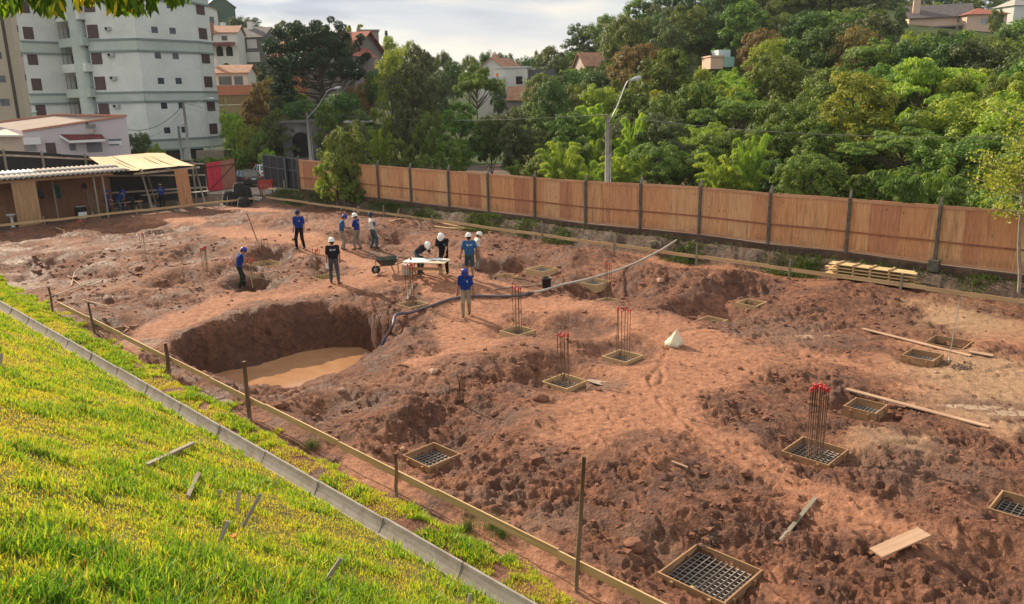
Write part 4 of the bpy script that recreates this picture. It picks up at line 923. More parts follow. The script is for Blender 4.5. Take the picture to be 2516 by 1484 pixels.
for p, q, lb in [((360, 632), (740, 712), 'pale setting-out string running past the shovel man to the path'), ((425, 668), (620, 615), 'setting-out string behind the shovel man'), ((1740, 976), (1985, 1048), 'dark wire lying left of the tall bar bundle'), ((1680, 1038), (1950, 1130), 'bent wire ending in a hook left of the tall bundle form'), ((470, 720), (640, 690), 'string at the feet of the shovel man')]:
    A = P3(*p, .12); B = P3(*q, .12); o = MB().tube(smooth_path([A, (A + B) / 2 + np.array([0, 0, .03]), B], 6), .007, 5).build('string_line', STR if 'string' in lb else STEEL); tag(o, lb, 'string' if 'string' in lb else 'wire')
# stones and clods lying loose
ROCK = plain('mud_stone', (.21, .092, .055), .85, .3, 6, bump=.6, dirt=(.14, .06, .045)); ROCK2 = plain('pale_stone', (.42, .26, .18), .85, .2, 6, bump=.5)
def stone(c, s, m, name, lab, fl=.65, rz=0.0):
    n, k = 12, 7; V = [(0, 0, -.4)]; sd = random.random() * 20
    for i in range(1, k):
        ph = math.pi * i / k
        for j in range(n):
            t = 2 * math.pi * j / n; x, y, z = math.sin(ph) * math.cos(t), math.sin(ph) * math.sin(t), -math.cos(ph); r = 1 + .22 * math.sin(2.3 * x + sd) * math.cos(3.1 * y + sd) + .12 * math.sin(5 * z + 4 * x + sd); r = min(r, 1.08)
            V.append((x * r, y * r * .8, z * r * fl))
    V.append((0, 0, fl)); Fc = [(0, 1 + (j + 1) % n, 1 + j) for j in range(n)]
    for i in range(k - 2):
        for j in range(n): a = 1 + i * n + j; b = 1 + i * n + (j + 1) % n; Fc.append((a, b, b + n, a + n))
    Fc += [(1 + (k - 2) * n + j, 1 + (k - 2) * n + (j + 1) % n, len(V) - 1) for j in range(n)]
    V = np.array(V) * s; cz, sz = math.cos(rz), math.sin(rz); V = V @ np.array([[cz, sz, 0], [-sz, cz, 0], [0, 0, 1]]) + np.asarray(c)
    o = MB().poly(V, Fc).build(name, m); tag(o, lab, 'stone', 'loose stones and clods on the mud'); return o
for px, py, s, lb, m in [(1385, 947, .20, 'rounded stone on the corner of a form with capped bars', ROCK2), (1328, 985, .22, 'angular reddish block in the middle of the site', ROCK), (1705, 783, .07, 'small dark brick-like clod on the path beyond the sack', ROCK), (1622, 694, .18, 'round pale clod below the pale hose, far side', ROCK2), (1835, 1172, .13, 'flat slab of earth near the tall bundle form', ROCK), (1945, 1275, .17, 'flat clod at the upper end of the grey stick', ROCK), (1265, 1300, .15, 'square clod behind the front board', ROCK), (990, 1108, .08, 'clod touching the left corner of the form by the board', ROCK2), (930, 1110, .10, 'clod left of the form by the board', ROCK), (1065, 918, .14, 'clod on the crest right of the pond', ROCK2), (1040, 922, .10, 'smaller clod on the crest right of the pond', ROCK), (690, 1000, .17, 'clod near the pond between the stakes', ROCK), (720, 965, .2, 'dark flat clod at the water edge of the pond', ROCK), (1720, 1340, .05, 'pebble at the back corner of the big grid form', ROCK2), (1995, 1270, .05, 'white pebble near the grey stick', ROCK2), (2300, 915, .06, 'pebble beside the far right forms', ROCK2), (1215, 1020, .12, 'clod right of the upright spade', ROCK), (840, 960, .12, 'clod above the near bank of the pond', ROCK2), (1560, 1345, .2, 'lump of earth left of the big grid form', ROCK), (1590, 560, .0, '', ROCK)]:
    if s: stone(P3(px, py, s * .25), s, m, 'loose_stone', lb, .6, random.random() * 6)
LABK = ['clod']; 
def scatter():
    n = 30000; u = RNG.uniform(.3, 58, n); v = RNG.uniform(VF + .4, .5, n); x = C0[0] + u * UD[0] + v * VD[0]; y = C0[1] + u * UD[1] + v * VD[1]; d = np.hypot(x, y)
    ok = (d < 46) & (np.abs(np.arctan2(x, y)) < .66) & (polyd(x, y, rim_poly) > .1) & (RNG.uniform(0, 1, n) < np.clip(17 / d, .1, 1.0)); x, y, d = x[ok], y[ok], d[ok]
    for c, s, pr, r, dd in _foot: k = np.hypot(x - c[0], y - c[1]) > s * .72; x, y, d = x[k], y[k], d[k]
    ch = churn(x, y); cl = ss(-.1, .3, fbm(x, y, 1.6, 3, .6, 44)); k = RNG.uniform(0, 1, len(x)) < (.12 + .88 * ch) * (.15 + .85 * cl); x, y, d = x[k], y[k], d[k]; n = len(x); z = ground(x, y)
    s = np.exp(RNG.normal(-4.05, .48, n)) * (1 + d / 30); B = np.array([(-1, -1, -1), (1, -1, -1), (1, 1, -1), (-1, 1, -1), (-1, -1, 1), (1, -1, 1), (1, 1, 1), (-1, 1, 1)]) * .7
    V = B[None] * (1 + RNG.normal(0, .28, (n, 8, 3))) * s[:, None, None] * np.array([1.15, .9, .62]); t = RNG.uniform(0, 6.28, n); c_, s_ = np.cos(t)[:, None], np.sin(t)[:, None]
    V = np.stack([V[..., 0] * c_ - V[..., 1] * s_ + x[:, None], V[..., 0] * s_ + V[..., 1] * c_ + y[:, None], V[..., 2] + (z + s * .25)[:, None]], -1).reshape(-1, 3)
    Q = (np.arange(n)[:, None, None] * 8 + np.array(MB.BF)[None]).reshape(-1, 4); o = fastmesh('earth_crumbs', V, Q, ROCK, {'gc': V}, False); tag(o, 'small crumbs of red earth strewn over the mud', 'rubble', kind='stuff')
scatter()
c = P3(1360, 1455); 
o = stone(P3(1672, 1420) * 0 + np.array([*_foot[0][0], 0]) + np.array([-.35, -.32, ground(np.array([_foot[0][0][0]]), np.array([_foot[0][0][1]]), False)[0] + .42 - .10 + .02]), .05, BOARD, 'wood_block', 'small pale wood block lying on the steel grid of the nearest form', .6); o['category'] = 'block'; del o['group']
GRAV = plain('grey_gravel', (.13, .09, .07), .9, .3, 30)
def gravel(px, py, r, n, lab):
    c = at(px, py); mb = MB()
    for _ in range(n):
        a = random.random() * 6.28; q = r * abs(random.gauss(0, .5)); x = c[0] + math.cos(a) * q; y = c[1] + math.sin(a) * q; s = random.uniform(.006, .016); B = np.array([(-1, -1, -1), (1, -1, -1), (1, 1, -1), (-1, 1, -1), (-1, -1, 1), (1, -1, 1), (1, 1, 1), (-1, 1, 1)]) * s * (np.random.randn(8, 3) * .25 + 1); mb._add(B + np.array([x, y, gz(x, y) + s * .5]), MB.BF)
    o = mb.build('gravel', GRAV); tag(o, lab, 'gravel', kind='stuff')
gravel(1742, 1322, .25, 120, 'grey gravel spilled behind the nearest form'); gravel(2365, 902, .4, 260, 'heap of grey gravel beside the braced form at far right')
# stakes standing in the lawn
LW = wood('lawn_stake', (.26, .22, .17), (.46, .40, .33), .2)
for a, b, wd, h, lb in [((360, 1150), (477, 1103), .06, .03, 'pale square timber lying propped in the lawn'), ((462, 1228), (490, 1180), .05, .28, 'leaning lawn stake just below the lying timber'), ((535, 1228), (540, 1203), .05, .14, 'shortest stub in the lawn between two stakes'), ((582, 1255), (588, 1207), .045, .26, 'upright thin stake in the lawn next to the gutter'), ((595, 1298), (640, 1213), .045, .42, 'longest leaning stake in the lawn'), ((538, 1335), (560, 1280), .055, .3, 'thick stake leaning beside an orange leaf in the lawn'), ((795, 1436), (838, 1372), .045, .33, 'leaning stake alone near the bottom of the view'), ((1150, 1490), (1156, 1458), .045, .2, 'stake cut off by the bottom edge of the view'), ((0, 900), (4, 868), .05, .2, 'stake end at the left edge of the lawn')]:
    A = at(*a); 
    if 'lying' in lb: B = at(*b); A = A + [0, 0, .05]; B = B + np.array([0, 0, .12])
    else:
        dA = (A - CAM) @ fwd; d = ray(*b); B = CAM + d / (d @ fwd) * (dA + .02)
    o = MB().beam(A - (B - A) * (.25 if 'lying' not in lb else 0), B, wd, wd * .75, up=(0, 1, .2)).build('wooden_stake', LW); tag(o, lb, 'stake', 'old stakes left in the lawn')
def leaf_litter():
    for px, py, s, lb in [(573, 1325, .05, 'orange dry leaf beside the thick leaning stake'), (205, 1390, .04, 'brown dry leaf in the grass at lower left'), (515, 1200, .025, 'small orange leaf above the row of stakes')]:
        p = at(px, py); V = [p + np.array([s * math.cos(t) * (1.2 if k % 2 else .8), s * math.sin(t), .05 + .02 * math.sin(2 * t)]) for k, t in enumerate(np.linspace(0, 2 * math.pi, 9)[:-1])]; V = V + [v - np.array([0, 0, .002]) for v in V]
        o = MB().poly(V, [tuple(range(8)), tuple(range(8, 16))[::-1]]).build('dry_leaf', plain('orange_leaf', (.55, .16, .03), .7)); tag(o, lb, 'leaf')
leaf_litter()
for px, py, lb in [(1232, 1320, 'pale green weed standing on the mud strip by the gutter'), (1150, 1300, 'thin weed among the mud left of another'), (765, 1100, 'dry tall grass tuft left of the form by the board'), (240, 800, 'tall dry weeds beside the second stake from the left'), (1210, 1300, 'spiky feathery green weed by the front board')]:
    p = at(px, py); n = 160; th = RNG.uniform(0, 6.28, n); r = np.abs(RNG.normal(0, .10, n)); P = np.column_stack([p[0] + r * np.cos(th), p[1] + r * np.sin(th), np.full(n, p[2])]); P[:, 2] = ground(P[:, 0], P[:, 1], False)
    o = blades('weed_tuft', lb, P, RNG.uniform(.12, .42, n), np.full(n, .007), RNG.uniform(.2, 1.0, n), np.clip(RNG.normal(.75, .15, n), 0, 1), WEED); del o['kind']; o['category'] = 'weed'
# ------------------------------------------------------------------ back left: black hoarding, sheds, gates, cars
BLK = plain('black_sheet', (.020, .019, .019), .55, .3, 6, bump=.3); PALE = wood('pale_rail', (.40, .31, .22), (.60, .50, .38), .3, (.3, .22, .16))
def uoff(px, py, u0, z=None):   # where the line of sight meets the plane u = u0
    d = ray(px, py); n = np.array([*UD, 0]); o = np.array([*S(u0, 0), 0]); t = ((o - CAM) @ n) / (d @ n); return CAM + d * t
UB = -7.2
def black_fence():
    pts = [(-60, 364), (0, 369), (102, 374), (208, 382), (330, 388), (500, 396)]
    Q = [uoff(*p, UB) for p in pts]; vv = [uv(q[0], q[1])[1] for q in Q]; zt = [q[2] for q in Q]
    T = thing('black_fence', 'tall black sheet hoarding with pale timber rails behind the sheds', 'fence', (Q[0][0], Q[0][1], 0)); z = lambda v: float(np.interp(v, vv, zt))
    v = vv[0] - 1; e = vv[-1]
    while v < e:
        w = min(1.22, e - v); V = []
        if w < .1: break
        for a in (v + .004, v + w - .004):
            for uu in (UB, UB - .03):
                for zz in (-.1, z(a) - .02 + random.uniform(-.02, .02)): V.append([*S(uu, a), zz])
        MB().poly(V, [(0, 1, 3, 2), (4, 6, 7, 5), (0, 4, 5, 1), (2, 3, 7, 6), (1, 5, 7, 3), (0, 2, 6, 4)]).build('black_sheet', BLK, T); v += w
    for f in (.93, .62, .28):
        a = vv[0] - 1; 
        while a < e:
            b = min(a + 3.2, e); MB().beam([*S(UB + .05, a), z(a) * f], [*S(UB + .05, b), z(b) * f], .05, .13).build('rail', PALE, T); a = b
    for px in (8, 102, 208, 470):
        q = uoff(px, 374 + (px / 20), UB); v = uv(q[0], q[1])[1]; MB().beam([*S(UB + .12, v), -.1], [*S(UB + .10, v), z(v) + .12], .13, .13).build('post', GREYW, T)
black_fence()
ROOF = plain('fibre_cement', (.27, .245, .22), .85, .12, 3, dirt=(.20, .18, .16), dirt_amt=.6, bump=.3); ROOF2 = plain('new_sheet', (.50, .50, .49), .6, .06, 3)
def shed():
    # front edge u, back edge u; v range
    uf, ub = -1.0, -4.4; q = uoff(262, 415, uf); v1 = uv(q[0], q[1])[1] + .1; q0 = uoff(0, 440, uf); v0 = uv(q0[0], q0[1])[1] - 6
    zf = uoff(130, 433, uf)[2]; zb_ = zf + .22
    T = thing('tool_shed', 'open-fronted timber tool shed with a corrugated grey roof', 'shed', (*S(uf, v1), 0))
    zfr = lambda v: zf + (v - (v0 + v1) / 2) * .0
    # corrugated roof in sheets
    v = v0 - .4; k = 0
    while v < v1 + .35:
        for j, (ua, ubb) in enumerate(((uf + .45, (uf + ub) / 2 - .1), ((uf + ub) / 2, ub - .2))):
            V = []; n = 36; w = 1.05
            for i in range(n):
                a = v + w * i / (n - 1); h = .05 * math.sin(2 * math.pi * a / .30)
                for uu in (ua, ubb):
                    t = (uf + .45 - uu) / (uf + .45 - ub + .2); zz = zf + .05 + (zb_ - zf) * t + h + (.03 if j else 0); V += [[*S(uu, a), zz], [*S(uu, a), zz - .008]]
            Fc = [];
            for i in range(n - 1):
                b = i * 4; Fc += [(b, b + 4, b + 6, b + 2), (b + 1, b + 3, b + 7, b + 5), (b, b + 1, b + 5, b + 4), (b + 2, b + 6, b + 7, b + 3)]
            MB().poly(V, Fc, smooth=True).build('roof_sheet', ROOF2 if (j == 1 and k in (7, 8)) or (k == 3) else ROOF, T)
        v += 1.0; k += 1
    WB = wood('shed_board', (.34, .20, .10), (.52, .33, .18), .5); WD = wood('shed_back', (.24, .11, .06), (.38, .19, .11), .4)
    MB().beam([*S(uf + .1, v0), zf - .13], [*S(uf + .1, v1 + .2), zf - .13], .06, .16).build('front_beam', WB, T)
    for px in (44, 262, 240, 152): q = uoff(px, 500, uf + .05); v = uv(q[0], q[1])[1]; MB().beam([*S(uf + (.05 if px != 152 else -1.2), v), -.1], [*S(uf + .1 - (1.2 if px == 152 else 0), v - .06), zf - .1], .1, .1).build('post', GREYW, T)
    # board-clad front bay between px 62 and 95
    a = uv(*uoff(24, 500, uf)[:2])[1]; b = uv(*uoff(95, 500, uf)[:2])[1]; n = 7; w = (b - a) / n
    for i in range(n): 
        if i == 0: continue
        MB().beam([*S(uf + .14 + .006 * (i % 2), a + w * (i + .5)), -.02], [*S(uf + .14 + .006 * (i % 2), a + w * (i + .42)), zf - .2], w * .97, .025, up=(UD[0], UD[1], 0)).build('wall_board', WB, T)
    # back wall and end walls
    v = v0
    while v < v1 - .1:
        w = 1.1; MB().beam([*S(ub + .9, v + w / 2), 0], [*S(ub + .9, v + w / 2), zb_ - .2], w - .01, .02, up=(UD[0], UD[1], 0)).build('back_panel', WD, T); v += w
    MB().beam([*S((uf + ub) / 2 + .3, a), 0], [*S((uf + ub) / 2 + .3, a), zf - .1], .02, uf - ub - 1.2, up=(VD[0], VD[1], 0)).build('partition', WD, T)
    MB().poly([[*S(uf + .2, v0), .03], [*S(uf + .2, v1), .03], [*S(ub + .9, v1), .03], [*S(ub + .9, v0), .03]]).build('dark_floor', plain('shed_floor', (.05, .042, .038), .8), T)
    # things inside
    q = uoff(196, 500, uf - .9); c = np.array([q[0], q[1], .04]); s = thing('stove', 'small stove with a white front in the corrugated shed', 'stove', c, UA + math.pi / 2)
    MB().box((0, 0, .40), (.62, .5, .80)).build('stove_body', plain('black_enamel', (.018, .018, .02), .3), s, False, bevel=.01); MB().box((0, -.26, .24), (.54, .02, .42)).build('oven_door', WHITE, s, False); MB().box((0, 0, .82), (.64, .52, .03)).build('hob', GALV, s, False)
    q = uoff(26, 520, uf - .3); c = np.array([q[0], q[1], .03]); s = thing('wash_basin', 'white pedestal wash basin in the left bay of the shed', 'basin', c)
    MB().lathe([(0, .66), (.2, .68), (.3, .80), (.31, .82), (.27, .82), (.18, .72), (0, .70)], (0, 0, 0), 18).build('bowl', WHITE, s, False); MB().lathe([(.14, 0), (.10, .1), (.08, .5), (.12, .68)], (0, 0, 0), 14).build('pedestal', WHITE, s, False)
    def cloth(px, py, w, h, mm, lab, nm='hanging_jacket'):
        q = uoff(px, py, uf - 1.6); V = []; n = 7
        for i in range(n):
            for j in range(5):
                s_, t_ = i / (n - 1), j / 4; V.append([*S(uf - 1.6 + .07 * math.sin(s_ * 9) * (.4 + t_) , uv(q[0], q[1])[1] + (s_ - .5) * w * (.5 + .6 * t_)), q[2] - h * t_])
        o = MB().poly(V, [(i * 5 + j, (i + 1) * 5 + j, (i + 1) * 5 + j + 1, i * 5 + j + 1) for i in range(n - 1) for j in range(4)], smooth=True).build(nm, mm); so_ = o.modifiers.new('thick', 'SOLIDIFY'); so_.thickness = .02; tag(o, lab, 'jacket')
    cloth(137, 452, .45, .95, plain('green_cloth', (.035, .10, .075), .9), 'green jacket hanging in the middle of the corrugated shed'); cloth(98, 465, .35, .6, plain('grey_cloth', (.06, .065, .065), .9), 'grey jacket hanging beside the boarded bay'); cloth(205, 450, .3, .35, plain('dark_cloth', (.035, .03, .035), .9), 'small dark cloth hanging above the stove')
    for k in range(4):
        q = uoff(222 + k * 4, 500, uf - 1.3); o = MB().beam([q[0], q[1], .05], [*(np.array(q[:2]) + UD * -.5), 1.9 - .1 * k], .12, .03).build('leaning_board', WB if k % 2 else GREYW); tag(o, 'board leaning inside the right end of the shed, %s from the stove' % ('nearest', 'second', 'third', 'farthest')[k], 'board', 'boards leaning in the shed')
shed()
def leanto():
    uf, ub = -1.7, -6.8; A = uoff(345, 418, uf); B = uoff(474, 408, uf + .0); va = uv(A[0], A[1])[1]; vb = uv(B[0], B[1])[1]; za, zb_ = A[2], B[2]
    T = thing('open_lean_to', 'open lean-to roofed with bright bowed plywood sheets', 'lean-to', (*S(uf, va), 0)); RP = wood('roof_ply', (.66, .46, .25), (.84, .64, .40), .1)
    va2 = va - 1.6
    nv = 4; vs = np.linspace(va2, vb + .1, nv + 1)
    for i in range(nv):
        V = []; n = 9
        for j in range(n):
            t = j / (n - 1); u_ = uf + .25 + (-.2 if i % 2 else 0) + (ub - uf - .2) * t; z_ = (za + zb_) / 2 + .05 + .75 * t - .16 * math.sin(t * math.pi) * (.5 if i % 2 else 1) + .012 * i
            for a in (vs[i] - .03, vs[i + 1] + .03):
                zz = z_ + .05 * math.sin(a * 1.7); V += [[*S(u_, a), zz], [*S(u_, a), zz - .012]]
        Fc = [(0, 1, 3, 2), (4 * (n - 1), 4 * (n - 1) + 2, 4 * (n - 1) + 3, 4 * (n - 1) + 1)]
        for j in range(n - 1): b = j * 4; Fc += [(b, b + 2, b + 6, b + 4), (b + 1, b + 5, b + 7, b + 3), (b, b + 4, b + 5, b + 1), (b + 2, b + 3, b + 7, b + 6)]
        MB().poly(V, Fc).build('roof_sheet', RP, T)
    MB().beam([*S(uf + .05, va - .5), za - .22], [*S(uf, vb + .5), zb_ - .12], .06, .13).build('front_beam', PALE, T)
    for k, v in enumerate((va, (va + vb) / 2, vb + .12)):
        u0 = uf
        if k == 1: u0 = ub + 1
        MB().tube([[*S(u0, v + .5), -.1], [*S(u0, v), za + .1]], .07, 8).build('post', GREYW, T)
    for v in (va, (va + vb) / 2): MB().beam([*S(uf + .4, v), za - .08], [*S(ub, v), za + .75], .05, .10).build('rafter', PALE, T)
    # plywood side panel at right
    p0 = uoff(455, 475, uf + .2); v = uv(p0[0], p0[1])[1]; mb = MB(); 
    V = []; G = []
    for a, sh in ((v - .48, 0), (v + .48, 0)):
        for uu in (uf + .2, uf + .22):
            for zz in (-.05, za - .12): V.append([*S(uu, a - (.12 if zz > 1 else 0)), zz]); G.append((3, a, zz))
    mb.ft = .2; mb.poly(V, [(0, 1, 3, 2), (4, 6, 7, 5), (0, 4, 5, 1), (2, 3, 7, 6), (1, 5, 7, 3), (0, 2, 6, 4)], G); mb.build('side_panel', PLY, T)
    # work bench and sawhorse
    q = uoff(300, 488, uf - .6); c = np.array([q[0], q[1], .05]); b = thing('work_bench', 'rough work bench under the left of the plywood lean-to', 'bench', c, UA + math.pi / 2)
    MB().box((0, 0, .72), (2.6, .5, .05)).build('bench_top', PLANK, b, False)
    for x in (-1.1, 1.1):
        for s in (-1, 1): MB().beam((x, s * .3, 0), (x, s * .12, .7), .06, .06).build('leg', GREYW, b, False)
    q = uoff(405, 470, -4.4); c = np.array([q[0], q[1], .05]); b = thing('plank_rack', 'rack of planks under the right of the plywood lean-to', 'rack', c, UA + math.pi / 2)
    for k in range(4): MB().box((random.uniform(-.2, .2), k * .16 - .2, .85 + .03 * (k % 2)), (3.2, .12, .03)).build('plank', PALE if k % 2 else GREYW, b, False)
    for x in (-1.2, 1.2): MB().box((x, 0, .42), (.07, .5, .82)).build('trestle', GREYW, b, False)
    q = uoff(372, 483, uf - .5); c = np.array([q[0], q[1], .08]); o = MB().box(c + np.array([0, 0, .15]), (.45, .3, .35), .6).build('paint_tin', GREYW); tag(o, 'wooden crate tipped beside the lean-to post', 'crate'); o.name = 'wooden_crate'
    q = uoff(490, 455, -2.8); c = np.array([q[0], q[1], 0]); b = thing('scaffold_table', 'small high timber table between the lean-to and the red gate', 'table', c, UA + math.pi / 2); MB().box((0, 0, .95), (1.3, .6, .05)).build('table_top', GREYW, b, False)
    for x in (-.5, .5):
        for s in (-.25, .25): MB().box((x, s, .47), (.05, .05, .93)).build('leg', GREYW, b, False)
leanto()
REDP = plain('red_paint', (.62, .045, .08), .55, .15, 3, dirt=(.30, .06, .05)); RUSTP = wood('rusty_boards', (.34, .13, .09), (.48, .22, .15), .4)
def gates():
    # open leaf, painted half red
    a = un(512, 476, 0); b = dep(582, 462, 69.5); b = un(583, 464, 0); up = 2.55; d = (b - a); d[2] = 0; ln = np.linalg.norm(d); d /= ln
    T = thing('site_gate', 'open timber gate leaf, left half painted red, with a black diagonal bar', 'gate', a); n = 6; w = ln / n; nn = np.cross(d, [0, 0, 1.])
    for i in range(n): MB().beam(a + d * w * (i + .5) + [0, 0, .12], a + d * w * (i + .5) + [0, 0, up + .02 * i], w * .98, .03, up=nn).build('gate_board', REDP if i < 3 else RUSTP, T)
    FRM = plain('black_steel', (.03, .02, .02), .5); f = -nn * .03 if (nn @ (a - CAM)) > 0 else nn * .03
    for p, q in (((0, .15), (0, up - .05)), ((ln, .15), (ln, up - .05)), ((0, up - .35), (ln, up - .35)), ((.05, .2), (ln, up - .35)), ((0, .15), (ln, .15))): MB().beam(a + d * p[0] + f + [0, 0, p[1]], a + d * q[0] + f + [0, 0, q[1]], .05, .05).build('frame_bar', FRM, T)
    # right-hand grey leaves
    DG = plain('dark_sheet', (.030, .033, .038), .5, .2, 5); FG = plain('grey_frame', (.16, .17, .18), .5)
    def leaf(p0, p1, ht0, ht1, nb, lab):
        a = un(*p0, .35); b = un(*p1, .35); d = b - a; ln = np.linalg.norm(d); d /= ln; nn = np.cross(d, [0, 0, 1.]); f = nn * .04 if (nn @ (CAM - a)) > 0 else -nn * .04
        T = thing('metal_gate', lab, 'gate', a); k = 16
        for i in range(k): MB().beam(a + [0, 0, (i + .5) * ht0 / k], b + [0, 0, (i + .5) * ht1 / k], .02, ht0 / k * .96).build('corrugated_slat', DG, T)
        for i in range(nb + 1): p = a + d * ln * i / nb; h = ht0 + (ht1 - ht0) * i / nb; MB().beam(p + f, p + f + [0, 0, h], .05 if 0 < i < nb else .12, .05).build('upright', FG, T)
        for s in (1.0, .62): MB().beam(a + f + [0, 0, ht0 * s], b + f + [0, 0, ht1 * s], .05, .05).build('cross_bar', FG, T)
    leaf((652, 455), (706, 464), 2.65, 2.6, 3, 'left dark corrugated metal gate leaf behind the red box'); leaf((708, 463), (758, 470), 2.55, 2.5, 3, 'right dark corrugated metal gate leaf beside the narrow plywood sheet')
    T = thing('plywood_door', 'narrow plywood sheet standing between metal gate and leafy shrub', 'panel', un(766, 470, .5)); a = un(757, 466, .5); b = un(774, 468, .5); d = b - a; mb = MB(); mb.ft = .3; V = []; G = []
    for p, s in ((a, 0), (b, 1)):
        for q in (0, .03):
            for z in (0, 2.3): V.append(p + np.array([0, q, z])); G.append((7, s * 1.1, z))
    mb.poly(V, [(0, 1, 3, 2), (4, 6, 7, 5), (0, 4, 5, 1), (2, 3, 7, 6), (1, 5, 7, 3), (0, 2, 6, 4)], G); mb.build('sheet', PLY, T)
    # red box on a stand
    c = un(655, 478, .1); c[2] = gz(c[0], c[1]); T = thing('red_bin', 'red open steel box with faint lettering on pale legs beside the gate', 'bin', c, UA + .9); RB = plain('bin_red', (.42, .045, .04), .5, .15, 4, dirt=(.25, .07, .06))
    w, l, z0, z1 = .5, .55, .55, 1.2; V = [(-w, -l, z0), (w, -l, z0), (w, l, z0), (-w, l, z0), (-w * 1.1, -l * 1.1, z1), (w * 1.1, -l * 1.1, z1), (w * 1.1, l * 1.1, z1), (-w * 1.1, l * 1.1, z1)]; I = [(x * .94, y * .94, z + (.03 if z < 1 else 0)) for x, y, z in V]
    MB().poly(V + I, [(3, 2, 1, 0)] + [(i, (i + 1) % 4, 4 + (i + 1) % 4, 4 + i) for i in range(4)] + [(8, 9, 10, 11)] + [(8 + (i + 1) % 4, 8 + i, 12 + i, 12 + (i + 1) % 4) for i in range(4)] + [(4 + i, 4 + (i + 1) % 4, 12 + (i + 1) % 4, 12 + i) for i in range(4)]).build('box', RB, T, False)
    for x in (-.42, -.1): MB().box((x, -.45, .28), (.09, .09, .56)).build('leg', BOARD, T, False)
    for x in (.42, -.42): MB().box((x, .45, .28), (.07, .07, .56)).build('leg', STAKE, T, False)
    o = textobj('6W1', .5, plain('faded_pink', (.62, .22, .20), .6)); o.name = 'lettering'; o.parent = T; o.location = (-.36, -l * 1.06 - .012, .68); o.rotation_euler = (math.pi / 2 + .08, 0, 0)
    for px, z in ((745, 1.7), (700, 1.2), (660, 1.9)):
        b = un(px, 478, .1) if px != 660 else un(640, 480, .1); b[2] = gz(b[0], b[1]); o = MB().beam(b - [0, 0, .2], b + np.array([0, 0, z]), .09, .09).build('timber_post', GREYW if px != 660 else STAKE); tag(o, {745: 'tall thin grey post in front of the right gate leaf', 700: 'short grey post between the red bin and the long board', 660: 'dark post touching the left side of the red bin'}[px], 'post')
    a = un(660, 462, .85); b = un(715, 472, .75); o = MB().beam(a, b, .3, .03).build('shelf_board', BOARD); tag(o, 'pale board resting at right of the red bin below the gate', 'board')
    for x in (680, 703): q = un(x, 478, .1); q[2] = 0; 
def textobj(s, size, m, ext=.004):
    cu = bpy.data.curves.new('lettering', 'FONT'); cu.body = s; cu.size = size; cu.extrude = ext; ob = bpy.data.objects.new('lettering', cu); scene.collection.objects.link(ob)
    me = bpy.data.meshes.new_from_object(ob.evaluated_get(bpy.context.evaluated_depsgraph_get())); bpy.data.objects.remove(ob); me.materials.clear(); me.materials.append(m); o = bpy.data.objects.new('lettering', me); scene.collection.objects.link(o); return o
gates()
def bundles():
    TB = plain('bundle_black', (.028, .025, .025), .6, .4, 20, bump=.6)
    def one(px, py, w, h, d, lab, rz):
        c = at(px, py); c[2] = gz(c[0], c[1]); T = thing('stirrup_bundle', lab, 'bundle', c, rz, 'black bundles of steel stirrups by the gate'); k = int(h / .055)
        for i in range(k):
            z = .04 + i * .055; f = 1 - .45 * (i / k) ** 2.2; ww = w / 2 * f * random.uniform(.93, 1.05); dd = d / 2 * f; ox = random.uniform(-.03, .03)
            P = [(ox + ww * math.copysign(abs(math.cos(t)) ** .5, math.cos(t)), dd * math.copysign(abs(math.sin(t)) ** .5, math.sin(t)), z + random.uniform(-.012, .012)) for t in np.linspace(0, 2 * math.pi, 13)]
            mb = MB(); mb.tube(P, .026, 6, False); mb.tube([(p[0] * .6, p[1] * .6, p[2]) for p in P], .02, 5, False); mb.build('stirrup_layer', TB, T, False)
        if 'tied' in lab: MB().tube([(-.2, -d / 2 - .03, 0), (-.1, -d / 2 - .02, h * .6), (0, 0, h * .95), (.15, -d / 2 - .03, .02)], .012, 5).build('white_tie', WHITE, T, False)
    one(566, 501, 1.1, .95, .8, 'low black stirrup bundle tied with white cord, leftmost', .2); one(592, 503, 1.0, 1.6, .9, 'tallest black stirrup bundle in front of the gate gap', -.3); one(609, 497, .8, 1.25, .7, 'middle-height black bundle right of the tallest one', .5); one(600, 508, .9, .7, .8, 'low black bundle in front of the tallest one', .1)
    c = at(628, 492); V = []; 
    for k in range(1): stone(c + np.array([0, 0, .1]), .5, plain('plastic_sheet', (.50, .56, .56), .35, .2, 9, bump=.8), 'plastic_sheeting', 'crumpled pale plastic sheeting on the ground right of the black bundles', .35); bpy.context.view_layer.update()
bundles()
for o in scene.objects:
    if o.name.startswith('plastic_sheeting'): o['category'] = 'plastic sheet'; del o['group']
    if o.name == 'wood_block': pass

